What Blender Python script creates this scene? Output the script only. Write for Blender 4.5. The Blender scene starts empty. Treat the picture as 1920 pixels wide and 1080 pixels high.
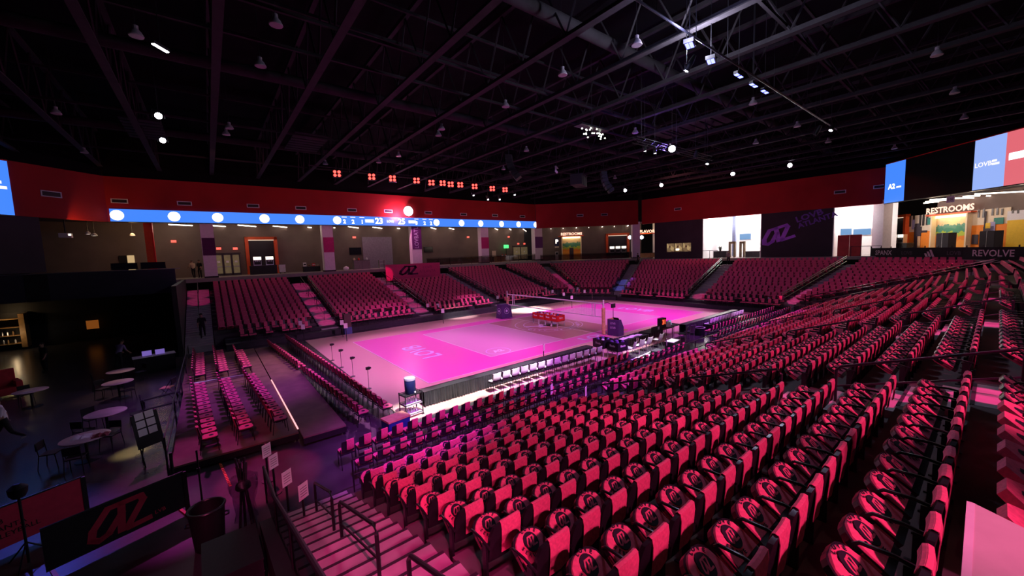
import bpy, bmesh, math, random
from mathutils import Vector, Matrix
random.seed(7)
S = bpy.context.scene
COL = S.collection
PI = math.pi

# ------------------------------------------------------------------ camera
CX, CY, CZ = -21.39, -22.43, 5.99
YAW, PITCH, ROLL, FPX = 0.904, -0.091, -0.036, 718.1
_f = Vector((math.cos(PITCH)*math.cos(YAW), math.cos(PITCH)*math.sin(YAW), math.sin(PITCH)))
_r = Vector((math.sin(YAW), -math.cos(YAW), 0))
_u = _r.cross(_f)
CR = _r*math.cos(ROLL) + _u*math.sin(ROLL)
CU = -_r*math.sin(ROLL) + _u*math.cos(ROLL)
CF = _f
cd = bpy.data.cameras.new('camera')
cam = bpy.data.objects.new('camera', cd)
COL.objects.link(cam)
cd.sensor_width = 36
cd.lens = FPX/1920*36
cd.clip_start = 0.05
cd.clip_end = 300
cam.matrix_world = Matrix(((CR.x, CU.x, -CF.x, CX), (CR.y, CU.y, -CF.y, CY), (CR.z, CU.z, -CF.z, CZ), (0, 0, 0, 1)))
S.camera = cam
CP = Vector((CX, CY, CZ))

def ray(x, y):
    return CF + CR*((x-960)/FPX) + CU*((540-y)/FPX)
def at_z(x, y, z=0):
    d = ray(x, y); return CP + d*((z-CZ)/d.z)
def at_y(x, y, Y):
    d = ray(x, y); return CP + d*((Y-CY)/d.y)
def at_x(x, y, X):
    d = ray(x, y); return CP + d*((X-CX)/d.x)
def pix(p):
    d = Vector(p)-CP; z = d.dot(CF)
    if z < 0.1: return (-9999, -9999, z)
    return (960+FPX*d.dot(CR)/z, 540-FPX*d.dot(CU)/z, z)

# ------------------------------------------------------------------ view, world
S.view_settings.view_transform = 'Standard'
S.view_settings.look = 'None'
S.view_settings.gamma = 1
S.view_settings.use_curve_mapping = False
S.view_settings.exposure = 0.0
w = bpy.data.worlds.new('world'); S.world = w
w.use_nodes = True
w.node_tree.nodes['Background'].inputs[0].default_value = (0.01, 0.008, 0.014, 1)
w.node_tree.nodes['Background'].inputs[1].default_value = 0.3

# ------------------------------------------------------------------ house lights: spots and washes hung from the roof pipes, plus the added ones marked below
def spot(name, loc, tgt, col, power, deg, blend=0.5, r=0.15):
    l = bpy.data.lights.new(name, 'SPOT')
    l.energy = power; l.color = col; l.spot_size = math.radians(deg); l.spot_blend = blend; l.shadow_soft_size = r
    o = bpy.data.objects.new(name, l); COL.objects.link(o)
    o.location = loc
    o.rotation_euler = (Vector(tgt)-Vector(loc)).to_track_quat('-Z', 'Y').to_euler()
    return o
def point(name, loc, col, power, r=0.2):
    l = bpy.data.lights.new(name, 'POINT')
    l.energy = power; l.color = col; l.shadow_soft_size = r
    o = bpy.data.objects.new(name, l); COL.objects.link(o); o.location = loc
    return o
MAG = (1, 0.10, 0.52)
PINK = (1, 0.30, 0.86)
VIO = (0.42, 0.12, 1.0)
WHT = (1.0, 0.94, 0.92)
# court wash
for x, y, px, py, pw in ((-11, -15.3, -11, -1, 12500), (-3.7, -15.3, -2, -2, 8000), (4, -15.3, 8, -2, 10500),
                         (-12, 11.8, -12, 1, 9500), (-5, 11.8, -4, 2, 5000), (6, 11.8, 9, 1, 9500)):
    spot('court_wash', (x, y, 13.0), (px, py, 0), PINK, pw, 50, 0.8, 0.3)
spot('court_magenta', (-8, -15.3, 13), (-9.5, -4, 0), (1, 0.06, 0.8), 7000, 46, 0.9, 0.3)
spot('court_magenta', (9, -9, 12), (10, -3, 0), (0.9, 0.06, 0.85), 6000, 60, 0.9, 0.3)
# the hot white patch on the far side of the court, and one beside the far tier
spot('white_key', (6, 1, 13), (4.4, 8.0, 0), (1, 0.9, 0.97), 42000, 23, 0.9, 0.15)
spot('white_key', (-4, 2, 13), (-2.6, 9.8, 0), (1, 0.8, 0.95), 16000, 15, 0.9, 0.15)
# white strip along the near benches and the scorers
for x, pw in ((-15.6, 26000), (-13.8, 28000), (-11.9, 30000), (-10.0, 26000), (-8.0, 13000), (-2.4, 30000), (-0.9, 16000), (12.4, 22000), (10.4, 6000)):
    spot('bench_key', (x+0.6, -15.3, 13.3), (x, -8.75 if x < -5 else -10.2 if x < 5 else -9.9, 0), (1, 0.95, 0.9), pw, 9.5, 0.7, 0.08)
spot('bench_violet', (-3, -15.3, 13.3), (-6.2, -9.2, 0.4), (0.5, 0.3, 1.0), 5000, 14, 0.8, 0.1)
spot('bench_violet', (6, -15.3, 13.3), (7.6, -9.8, 0.4), (0.4, 0.25, 1.0), 5000, 14, 0.8, 0.1)
spot('row_key', (6, -22, 13.0), (8.6, -12.4, 0.6), (1, 0.7, 0.9), 9000, 11, 0.6, 0.08)
spot('far_row_pink', (0, 2, 13), (0.5, 11.3, 0.8), (1, 0.3, 0.9), 9000, 20, 0.9, 0.1)
spot('far_row_pink', (-9, 2, 13), (-8.5, 11.5, 0.8), (0.9, 0.12, 0.8), 3500, 22, 0.9, 0.1)
spot('cabinet_warm', (-20, -24.5, 9.5), (-18.6, -22.8, 4.5), (1, 0.5, 0.42), 60, 40, 0.6, 0.1)
# violet and pink over the floor chairs and lower rows
for x, pw in ((-17, 11000), (-10, 12000), (-3, 12000), (5, 12000), (12, 11000)):
    spot('violet_wash', (x, -19.5, 13.4), (x, -11.2, 0.3), (0.6, 0.07, 1.0), pw, 24, 0.8, 0.3)
spot('violet_wash', (-19, -8, 13.4), (-20.5, -1, 0.5), (0.55, 0.08, 0.9), 5200, 40, 0.8, 0.3)
spot('violet_wash', (-14, 6, 13.4), (-17.6, 0, 0.5), (0.6, 0.08, 1.0), 1500, 60, 0.8, 0.3)
# near tier, from the lamps behind the last row
for k in range(13):
    x = -21.5+4*k
    spot('near_tier_wash', (x-1.5, -28.5, 9.4), (x+0.8, -18.4, 2.4), (1, 0.12, 0.36), (4200, 4400, 4200, 3600, 3000, 2600, 2300, 2100, 2000, 1900, 1800, 1700, 1600)[k], 25, 0.5, 0.25)
# far and end tiers
for x, pw in ((-18, 230), (-9, 240), (0, 280), (9, 280)):
    spot('far_tier_wash', (x, 1, 13.4), (x, 18, 2.5), (0.55, 0.05, 1.0), pw, 62, 0.9, 0.3)
for y, pw in ((9, 340), (0, 380), (-9, 380)):
    spot('end_tier_wash', (9, y*0.7, 13.2), (26, y*1.2, 2.6), (0.75, 0.06, 0.8), pw, 62, 0.9, 0.3)
spot('end_tier_wash', (6, -10, 13.2), (23, -18, 2.6), (0.9, 0.07, 0.6), 450, 55, 0.9, 0.3)
# hot pink on the stairs
for x in (-14.0, -5.5):
    for y, z in ((12.2, 0.8), (13.7, 1.1), (15.4, 1.5), (17.4, 2.0), (19.6, 2.6), (22.2, 3.3)):
        spot('stair_pink', (x+0.4, 5, 13.2), (x, y, z), (1, 0.02, 0.26), 8500, 5.4, 0.35, 0.04)
for y, z in ((20.2, 2.8), (22.4, 3.3)): spot('stair_pink', (-21.5, 4, 13.2), (-22.3, y, z), (1, 0.02, 0.26), 5500, 5.4, 0.4, 0.05)
for q in (0.18, 0.36, 0.55): spot('stair_pink', (8, -4, 13.2), (15.2+6.2*q, 10.9+12.2*q, 0.8+2.9*q), (1, 0.02, 0.26), 14000, 4.6, 0.6, 0.05)
for q in (0.12, 0.3): spot('stair_blue', (10, -6, 13.2), (17.8+13.2*q, 6.2+6.0*q, 0.8+2.9*q), (0.15, 0.18, 1.0), 16000, 6, 0.5, 0.05)
spot('stair_pink', (5, -6, 13.2), (18.4, -3.4, 0.9), (1, 0.05, 0.3), 12000, 5, 0.5, 0.05)
for q in (0.05, 0.15, 0.26): spot('stair_pink', (5, -8, 13.2), (17.8+13.2*q, -11.3-1.9*q, 0.8+2.9*q), (1, 0.05, 0.3), 16000, 4, 0.5, 0.05)
for y, z, pw in ((-13.6, 0.4, 1800), (-15.4, 1.0, 3200), (-17.2, 1.5, 5000), (-19.0, 2.1, 5500)):
    spot('stair_pink', (-22.5, -25.5, 13.0), (-19.85, y, z), (1, 0.035, 0.26), pw, 10.5, 0.3, 0.05)
for x in (-10.95, -2.35, 5.3):
    for y, z in ((-19.6, 2.2), (-21.0, 2.6), (-22.4, 3.1)): spot('stair_pink', (x-1.5, -25, 13.0), (x, y, z), (1, 0.035, 0.26), 9000, 5.6, 0.15, 0.03)
# lounge floor at the left
spot('floor_magenta', (-23.5, 3, 13.2), (-22.4, -8.9, 0), (0.85, 0.06, 0.6), 5500, 15, 0.6, 0.1)
spot('floor_pink', (-21, -1, 13.2), (-20.5, -9.9, 0), (1, 0.03, 0.2), 9000, 10, 0.4, 0.05)
spot('floor_blue', (-29, 4, 13.2), (-25.4, -9.4, 0), (0.12, 0.12, 1.0), 7000, 14, 0.7, 0.1)
spot('floor_violet', (-24, 6, 13.2), (-24.6, 0, 0), (0.62, 0.3, 0.8), 700, 60, 0.9, 0.3)
spot('floor_amber_reflection', (-22.5, 3, 13.2), (-23.85, -5.3, 0), (1, 0.75, 0.25), 26000, 4, 0.9, 0.1)  # added spot imitating a yellow lamp's reflection in the polished floor
spot('table_warm', (-24, 9, 13.2), (-25.2, 3.6, 0.7), (1, 0.55, 0.45), 1600, 14, 0.8, 0.1)
spot('floor_tan', (-15, 4, 13.4), (-19.4, 2, 0.3), (1, 0.5, 0.28), 3000, 34, 0.9, 0.3)
for y in (-7.8, -8.3): spot('deck_end_red', (-25, -20, 13.2), (-21.0, -7.6, 0.8), (1, 0.03, 0.2), 1200, 7, 0.5, 0.05)
# roof steel picked out in blue-white around the near pipe
point('pipe_glow', (-6.2, -15.0, 13.55), (0.78, 0.78, 1.0), 900, 0.15)
point('pipe_glow', (-8.3, -15.6, 13.2), (0.5, 0.5, 1.0), 300, 0.15)
point('truss_blue', (2.5, -8.6, 12.4), (0.25, 0.15, 1.0), 260, 0.2)
point('roof_purple', (0, -2, 11.5), (0.62, 0.34, 1.0), 30, 1.5)
point('roof_purple', (20, -8, 11.8), (0.6, 0.5, 1.0), 40, 1.5)
# red fascia
for x in (-20, -8, 4, 14):
    spot('fascia_red', (x, 11.8, 13.0), (x+1, 24.4, 11.6), (1, 0.35, 0.35), 420, 90, 0.9, 0.3)
spot('fascia_red', (20, 2, 13.0), (35, 2, 11.6), (1, 0.3, 0.3), 900, 100, 0.9, 0.3)
point('fascia_halo', (-2.45, 23.5, 11.1), (1, 0.3, 0.6), 900, 0.15)  # added point light imitating the pink halo around the floodlight

# ------------------------------------------------------------------ helpers
def prop(o, label=None, cat=None, group=None, kind=None):
    if label: o['label'] = label
    if cat: o['category'] = cat
    if group: o['group'] = group
    if kind: o['kind'] = kind
    return o

def empty(name, loc=(0, 0, 0), rz=0.0):
    o = bpy.data.objects.new(name, None); COL.objects.link(o)
    o.location = loc; o.rotation_euler = (0, 0, rz); o.empty_display_size = 0.1
    return o

def thing(name, label, cat, loc=(0, 0, 0), rz=0.0, group=None):
    return prop(empty(name, loc, rz), label, cat, group)

class MB:
    """collects shapes, build() links them as one mesh object"""
    def __init__(s): s.v = []; s.f = []; s.m = []; s.M = None
    def add(s, vs, fs, m=0):
        b = len(s.v)
        if s.M is not None: vs = [tuple(s.M @ Vector(p)) for p in vs]
        s.v += [tuple(p) for p in vs]; s.f += [tuple(i+b for i in f) for f in fs]; s.m += [m]*len(fs)
        return s
    def box(s, x0, x1, y0, y1, z0, z1, m=0):
        return s.add([(x0, y0, z0), (x1, y0, z0), (x1, y1, z0), (x0, y1, z0), (x0, y0, z1), (x1, y0, z1), (x1, y1, z1), (x0, y1, z1)],
                     [(0, 3, 2, 1), (4, 5, 6, 7), (0, 1, 5, 4), (1, 2, 6, 5), (2, 3, 7, 6), (3, 0, 4, 7)], m)
    def prism(s, poly, z0, z1, m=0):
        n = len(poly)
        return s.add([(p[0], p[1], z0) for p in poly]+[(p[0], p[1], z1) for p in poly],
                     [tuple(range(n))[::-1], tuple(range(n, 2*n))]+[(i, (i+1) % n, n+(i+1) % n, n+i) for i in range(n)], m)
    def hexa(s, lo, hi, m=0):
        return s.add(list(lo)+list(hi), [(0, 3, 2, 1), (4, 5, 6, 7), (0, 1, 5, 4), (1, 2, 6, 5), (2, 3, 7, 6), (3, 0, 4, 7)], m)
    def cyl(s, x, y, z0, z1, r0, r1=None, n=12, m=0):
        r1 = r0 if r1 is None else r1
        vs = []
        for z, r in ((z0, r0), (z1, r1)):
            vs += [(x+r*math.cos(2*PI*i/n), y+r*math.sin(2*PI*i/n), z) for i in range(n)]
        return s.add(vs, [tuple(range(n))[::-1], tuple(range(n, 2*n))]+[(i, (i+1) % n, n+(i+1) % n, n+i) for i in range(n)], m)
    def lathe(s, prof, n=14, m=0, c=(0, 0)):
        vs = []; fs = []
        for r, z in prof: vs += [(c[0]+r*math.cos(2*PI*i/n), c[1]+r*math.sin(2*PI*i/n), z) for i in range(n)]
        for k in range(len(prof)-1):
            for i in range(n): fs.append((k*n+i, k*n+(i+1) % n, (k+1)*n+(i+1) % n, (k+1)*n+i))
        fs.append(tuple(range(n))[::-1]); fs.append(tuple(range((len(prof)-1)*n, len(prof)*n)))
        return s.add(vs, fs, m)
    def tube(s, pts, r, n=6, m=0, closed=False):
        pts = [Vector(p) for p in pts]; k = len(pts); vs = []; fs = []
        for i, p in enumerate(pts):
            if closed: t = pts[(i+1) % k]-pts[i-1]
            else: t = pts[min(i+1, k-1)]-pts[max(i-1, 0)]
            t = t.normalized() if t.length > 1e-9 else Vector((0, 0, 1))
            up = Vector((0, 0, 1)) if abs(t.z) < 0.95 else Vector((0, 1, 0))
            a = t.cross(up).normalized(); b = a.cross(t)
            vs += [p+a*(r*math.cos(2*PI*j/n))+b*(r*math.sin(2*PI*j/n)) for j in range(n)]
        for i in range(k if closed else k-1):
            q = (i+1) % k
            for j in range(n): fs.append((i*n+j, i*n+(j+1) % n, q*n+(j+1) % n, q*n+j))
        if not closed:
            fs.append(tuple(range(n))[::-1]); fs.append(tuple(range((k-1)*n, k*n)))
        return s.add(vs, fs, m)
    def grid(s, P, m=0, closed_u=False):
        """P[i][j] points -> quads"""
        a = len(P); b = len(P[0])
        return s.add([p for r in P for p in r], [(i*b+j, i*b+j+1, (i+1)*b+j+1, (i+1)*b+j) for i in range(a-1) for j in range(b-1)], m)
    def shell(s, P, nrm, th, m=0):
        """a thick sheet: grid P offset by nrm*th, with rims"""
        a = len(P); b = len(P[0]); N = Vector(nrm)*th
        top = [Vector(p) for r in P for p in r]; bot = [p+N for p in top]; o = a*b
        fs = []
        for i in range(a-1):
            for j in range(b-1):
                q = (i*b+j, i*b+j+1, (i+1)*b+j+1, (i+1)*b+j)
                fs.append(q); fs.append(tuple(k+o for k in q[::-1]))
        rim = [j for j in range(b)]+[i*b+b-1 for i in range(1, a)]+[(a-1)*b+j for j in range(b-2, -1, -1)]+[i*b for i in range(a-2, 0, -1)]
        for k in range(len(rim)):
            x, y = rim[k], rim[(k+1) % len(rim)]; fs.append((x, x+o, y+o, y))
        return s.add([tuple(p) for p in top+bot], fs, m)
    def build(s, name, mats, parent=None, smooth=False, kind=None, world=False):
        me = bpy.data.meshes.new(name)
        me.from_pydata(s.v, [], s.f)
        if not isinstance(mats, (list, tuple)): mats = [mats]
        for mm in mats: me.materials.append(mm)
        if len(mats) > 1: me.polygons.foreach_set('material_index', s.m)
        bm = bmesh.new(); bm.from_mesh(me); bmesh.ops.recalc_face_normals(bm, faces=bm.faces); bm.to_mesh(me); bm.free()
        if smooth:
            me.polygons.foreach_set('use_smooth', [True]*len(me.polygons))
            try: me.set_sharp_from_angle(angle=math.radians(40))
            except Exception: pass
        me.update()
        o = bpy.data.objects.new(name, me); COL.objects.link(o)
        if parent:
            o.parent = parent
            if world: o.matrix_parent_inverse = world_of(parent).inverted()
        if kind: o['kind'] = kind
        return o

def link_mesh(name, me, parent=None, loc=(0, 0, 0), rz=0.0):
    o = bpy.data.objects.new(name, me); COL.objects.link(o)
    o.location = loc; o.rotation_euler = (0, 0, rz)
    if parent: o.parent = parent
    return o

def copy_tree(o, parent=None):
    c = o.copy(); COL.objects.link(c); c.parent = parent
    for ch in KIDS.get(o.name) or list(o.children): copy_tree(ch, c)
    return c
KIDS = {}

# ------------------------------------------------------------------ materials
MATS = {}
def mat(name, col, rough=0.7, metal=0.0, var=0.12, scale=6.0, bump=0.0, emit=None, estr=1.0, spec=0.4, alpha=1.0):
    if name in MATS: return MATS[name]
    m = bpy.data.materials.new(name); m.use_nodes = True
    nt = m.node_tree; b = nt.nodes['Principled BSDF']
    b.inputs['Roughness'].default_value = rough; b.inputs['Metallic'].default_value = metal
    b.inputs['Specular IOR Level'].default_value = spec
    if alpha < 1: b.inputs['Alpha'].default_value = alpha
    c = (*col, 1)
    if var > 0:
        tc = nt.nodes.new('ShaderNodeTexCoord'); nz = nt.nodes.new('ShaderNodeTexNoise')
        nz.inputs['Scale'].default_value = scale; nz.inputs['Detail'].default_value = 4
        nt.links.new(tc.outputs['Object'], nz.inputs['Vector'])
        rp = nt.nodes.new('ShaderNodeValToRGB')
        rp.color_ramp.elements[0].position = 0.3; rp.color_ramp.elements[1].position = 0.7
        rp.color_ramp.elements[0].color = (*[x*(1-var) for x in col], 1)
        rp.color_ramp.elements[1].color = (*[min(1, x*(1+var)) for x in col], 1)
        nt.links.new(nz.outputs['Fac'], rp.inputs['Fac']); nt.links.new(rp.outputs['Color'], b.inputs['Base Color'])
        if bump > 0:
            bp = nt.nodes.new('ShaderNodeBump'); bp.inputs['Strength'].default_value = bump
            nt.links.new(nz.outputs['Fac'], bp.inputs['Height']); nt.links.new(bp.outputs['Normal'], b.inputs['Normal'])
    else:
        b.inputs['Base Color'].default_value = c
    if emit is not None:
        b.inputs['Emission Color'].default_value = (*emit, 1); b.inputs['Emission Strength'].default_value = estr
    MATS[name] = m
    return m

def glass(name, col=(0.8, 0.85, 0.9), rough=0.03, a=0.25):
    if name in MATS: return MATS[name]
    m = bpy.data.materials.new(name); m.use_nodes = True
    nt = m.node_tree; nt.nodes.clear()
    out = nt.nodes.new('ShaderNodeOutputMaterial'); mx = nt.nodes.new('ShaderNodeMixShader')
    t = nt.nodes.new('ShaderNodeBsdfTransparent'); g = nt.nodes.new('ShaderNodeBsdfGlossy')
    t.inputs[0].default_value = (*col, 1); g.inputs['Roughness'].default_value = rough
    g.inputs['Color'].default_value = (0.8, 0.8, 0.8, 1)
    mx.inputs[0].default_value = a*0.4
    nt.links.new(t.outputs[0], mx.inputs[1]); nt.links.new(g.outputs[0], mx.inputs[2]); nt.links.new(mx.outputs[0], out.inputs[0])
    MATS[name] = m
    return m

black = mat('black_paint', (0.012, 0.012, 0.014), 0.55, var=0.2)
steel_black = mat('black_powder_coat', (0.02, 0.02, 0.024), 0.38, 0.3, var=0.15, scale=20)
seat_black = mat('black_seat_plastic', (0.016, 0.015, 0.018), 0.32, var=0.15, scale=14)
cloth_red = mat('coral_red_cotton', (0.78, 0.13, 0.24), 0.92, var=0.14, scale=26, bump=0.25)
cloth_white = mat('white_towel', (0.82, 0.8, 0.82), 0.95, var=0.06, scale=40, bump=0.3)
ink = mat('black_print', (0.012, 0.01, 0.02), 0.8, var=0.0)
print_red = mat('red_print', (0.8, 0.12, 0.22), 0.85, var=0.0)
concrete = mat('grey_tier_concrete', (0.34, 0.32, 0.32), 0.85, var=0.12, scale=2.5, bump=0.08)
white_paint = mat('white_paint', (0.75, 0.72, 0.76), 0.6, var=0.05)
paper = mat('white_paper', (0.85, 0.82, 0.84), 0.8, var=0.03)
chrome = mat('brushed_metal', (0.6, 0.6, 0.62), 0.3, 0.9, var=0.06)
def glow(name, col, st): return mat(name, (0.02, 0.02, 0.02), 0.5, var=0.0, emit=col, estr=st)
LED_BLUE = glow('blue_led_screen', (0.055, 0.24, 1.0), 1.05)
LED_WHITE = glow('white_led_pixels', (1, 0.98, 1), 2.6)
LED_PALE = glow('pale_blue_led_screen', (0.33, 0.48, 1.0), 0.95)
LED_PINK = glow('pink_red_led_screen', (0.85, 0.16, 0.2), 0.9)
LED_TXT = glow('white_led_lettering', (1, 0.95, 1), 1.1)
TUBE = glow('warm_white_tube', (1, 0.82, 0.66), 7.0)

# ------------------------------------------------------------------ text and stroke lettering
TMP = bpy.data.scenes.new('scratch')     # objects are evaluated here, away from the full scene
def evaluated_mesh(o):
    TMP.collection.objects.link(o)
    with bpy.context.temp_override(scene=TMP, view_layer=TMP.view_layers[0]):
        dg = bpy.context.evaluated_depsgraph_get(); dg.update()
        me = bpy.data.meshes.new_from_object(o.evaluated_get(dg))
    TMP.collection.objects.unlink(o); bpy.data.objects.remove(o)
    return me
def text_mesh(body, size, depth=0.004, align='CENTER', bold=0.0):
    c = bpy.data.curves.new('lettering', 'FONT'); c.body = body; c.size = size; c.align_x = align; c.align_y = 'CENTER'
    c.extrude = depth/2; c.offset = bold; c.resolution_u = 2
    return evaluated_mesh(bpy.data.objects.new('lettering', c))
def frame_matrix(loc, xdir, ydir):
    x = Vector(xdir).normalized(); y = Vector(ydir); y = (y-x*y.dot(x)).normalized(); z = x.cross(y)
    return Matrix(((x.x, y.x, z.x, loc[0]), (x.y, y.y, z.y, loc[1]), (x.z, y.z, z.z, loc[2]), (0, 0, 0, 1)))
def lettering(body, size, loc, xdir, ydir, m, parent, name='lettering', bold=0.0, sx=1.0, depth=0.004):
    me = text_mesh(body, size, depth, bold=bold*size); me.materials.append(m)
    me.transform(frame_matrix(loc, xdir, ydir) @ Matrix.Diagonal((sx, 1, 1, 1)))
    o = bpy.data.objects.new(name, me); COL.objects.link(o)
    if parent:
        o.parent = parent; o.matrix_parent_inverse = world_of(parent).inverted()
    return o
def world_of(o):
    M = Matrix.LocRotScale(o.location, o.rotation_euler, o.scale)
    return (world_of(o.parent) @ o.matrix_parent_inverse @ M) if o.parent else M
EMBLEM = [[(0.60, 0.0), (0.66, 0.97), (0.38, 0.97), (0.05, 0.42), (0.0, 0.12), (0.14, 0.0), (0.34, 0.10), (0.64, 0.62)],
          [(0.66, 0.97), (1.08, 0.97), (1.12, 0.80), (0.74, 0.06), (0.76, 0.0), (1.22, 0.02)]]
def strokes(mb, paths, w, M, t=0.004, m=0):
    for P in paths:
        for (x0, y0), (x1, y1) in zip(P, P[1:]):
            d = Vector((x1-x0, y1-y0)); L = d.length
            if L < 1e-6: continue
            d /= L; n = Vector((-d.y, d.x))*(w/2); e = d*(w*0.32)
            q = [Vector((x0, y0))-e-n, Vector((x1, y1))+e-n, Vector((x1, y1))+e+n, Vector((x0, y0))-e+n]
            lo = [M @ Vector((p.x, p.y, 0)) for p in q]; hi = [M @ Vector((p.x, p.y, t)) for p in q]
            mb.hexa(lo, hi, m)
    return mb
ORD = ['first', 'second', 'third', 'fourth', 'fifth', 'sixth', 'seventh', 'eighth', 'ninth', 'tenth', 'eleventh', 'twelfth', 'thirteenth', 'fourteenth', 'fifteenth',
       'sixteenth', 'seventeenth', 'eighteenth', 'nineteenth', 'twentieth'] + ['%dth' % i if i % 10 not in (1, 2, 3) else '%d%s' % (i, {1: 'st', 2: 'nd', 3: 'rd'}[i % 10]) for i in range(21, 99)]
# ================================================================== the hall
red_wall = mat('dark_red_wall_paint', (0.33, 0.008, 0.012), 0.8, var=0.1, scale=0.5)
dark_wall = mat('charcoal_wall_paint', (0.035, 0.03, 0.042), 0.85, var=0.15, scale=0.6)
brown_wall = mat('taupe_concourse_wall', (0.16, 0.115, 0.105), 0.85, var=0.1, scale=0.8)
roof_black = mat('black_roof_deck', (0.006, 0.0055, 0.007), 0.95, var=0.2, scale=0.4, spec=0.05)
roof_steel = mat('dark_roof_steel', (0.034, 0.03, 0.034), 0.85, 0.0, var=0.15, scale=2, spec=0.08)
lounge_floor = mat('dark_polished_concrete', (0.055, 0.05, 0.056), 0.26, var=0.2, scale=1.3, bump=0.04)
conc_floor = mat('concourse_terrazzo', (0.3, 0.27, 0.25), 0.4, var=0.1, scale=3)
white_room = mat('white_room_paint', (0.85, 0.82, 0.84), 0.7, var=0.03)
dark_base = mat('dark_tier_front', (0.03, 0.028, 0.035), 0.7, var=0.2, scale=3)

BIG = [(-44, -33), (50, -33), (50, 33), (-44, 33)]
MB().prism(BIG, -0.4, 0.0).build('floor', lounge_floor, kind='structure')
ceil = MB().prism(BIG, 17.8, 18.1).build('ceiling', roof_black, kind='structure')
for i, (a, b) in enumerate((((-44, -33), (50, -33)), ((50, -33), (50, 33)), ((50, 33), (-44, 33)), ((-44, 33), (-44, -33)))):
    (x0, y0), (x1, y1) = a, b
    d = Vector((x1-x0, y1-y0)).normalized(); n = Vector((d.y, -d.x))*0.3
    MB().prism([(x0, y0), (x1, y1), (x1+n.x, y1+n.y), (x0+n.x, y0+n.y)], -0.4, 18.1).build('wall_' + ('near', 'right_outer', 'far_outer', 'left')[i], dark_wall, kind='structure')

class Wall:
    def __init__(s, p0, p1):
        s.p0 = Vector((*p0, 0)); d = Vector((*p1, 0))-s.p0; s.L = d.length; s.u = d.normalized(); s.n = Vector((s.u.y, -s.u.x, 0))
    def P(s, u, z, d=0.0): return s.p0+s.u*u+s.n*d+Vector((0, 0, z))
    def uv(s, px, py, d=0.0):
        r = ray(px, py); t = (s.p0+s.n*d-CP).dot(s.n)/r.dot(s.n); q = CP+r*t
        return ((q-s.p0).dot(s.u), q.z)
    def rect(s, x0, y0, x1, y1, d=0.0):
        xm, ym = (x0+x1)/2, (y0+y1)/2
        return (s.uv(x0, ym, d)[0], s.uv(x1, ym, d)[0], s.uv(xm, y1, d)[1], s.uv(xm, y0, d)[1])
    def box(s, mb, u0, u1, z0, z1, d0, d1, m=0):
        lo = [s.P(u0, z0, d0), s.P(u1, z0, d0), s.P(u1, z0, d1), s.P(u0, z0, d1)]
        hi = [s.P(u0, z1, d0), s.P(u1, z1, d0), s.P(u1, z1, d1), s.P(u0, z1, d1)]
        return mb.hexa(lo, hi, m)
    def text(s, body, u, z, d, size, m, parent, name='lettering', bold=0.0, sx=1.0, slope=0.0):
        return lettering(body, size, s.P(u, z, d), s.u+Vector((0, 0, slope)), (0, 0, 1), m, parent, name, bold, sx)
W_LC = Wall((-37.0, 15.4), (-27.7, 24.4))
W_F = Wall((-27.7, 24.4), (20.7, 24.3))
W_C = Wall((20.7, 24.2), (33.2, 13.6))
W_R = Wall((33.6, 13.2), (35.9, -14.5))
W_N = Wall((35.9, -14.5), (26.7, -23.5))
W_L = Wall((-37.0, -16), (-37.0, 15.4))
ZB, ZT = 9.85, 13.65
FLOORZ = {'left': 4.65, 'far': 4.65, 'corner': 4.45, 'end': 4.25, 'near': 4.2}
# red band all round with black wall above it up to the deck
for nm, W, zt in (('left_corner', W_LC, ZT), ('far', W_F, ZT), ('far_corner', W_C, ZT), ('right', W_R, ZT), ('near_corner', W_N, ZT), ('left_band', W_L, ZT)):
    o = W.box(MB(), 0, W.L, ZB, zt, -0.5, 0).build('wall_'+nm, red_wall, kind='structure')
    W.box(MB(), 0, W.L, zt, 17.8, -0.5, -0.12).build('upper_wall', roof_black, o, world=True)
# concourse: floor slab, back wall, soffit behind each run
def concourse(nm, W, fz, depth, e0=0, e1=0, wm=brown_wall, edge=0.5):
    o = W.box(MB(), -e0, W.L+e1, fz-0.35, fz, -depth, edge).build('floor_concourse_'+nm, conc_floor, kind='structure')
    W.box(MB(), -e0, W.L+e1, fz, 10.6, -depth-0.3, -depth).build('wall_concourse_'+nm, wm, kind='structure')
    W.box(MB(), -e0, W.L+e1, 10.25, 10.45, -depth, -0.5).build('ceiling_concourse_'+nm, dark_wall, kind='structure')
    return o
concourse('far', W_F, FLOORZ['far'], 5.6, 6, 2.2)
concourse('far_corner', W_C, FLOORZ['corner'], 5.2, 0.5, 2)
concourse('right', W_R, FLOORZ['end'], 5.6, 1, 1, white_room)
concourse('near_corner', W_N, FLOORZ['near'], 6.5, 1.5, 6)
# the end wall is closed by two dark blocks, leaving openings between
def opaque(x0, x1, nm):
    u0 = W_R.uv(x0, 450)[0]; u1 = W_R.uv(x1, 450)[0]
    return W_R.box(MB(), u0, u1, FLOORZ['end'], ZB, -0.5, -0.02).build('wall_right_'+nm, dark_wall, kind='structure')
wr_a = opaque(1228, 1317, 'control'); wr_b = opaque(1427, 1561, 'blank')
# reveals between the white rooms and their neighbours
for x in (1228, 1317, 1427, 1561):
    u = W_R.uv(x, 450)[0]
    W_R.box(MB(), u-0.08, u+0.08, FLOORZ['end'], 10.2, -5.6, -0.05).build('wall_partition', white_room if x != 1228 else brown_wall, kind='structure')

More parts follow.
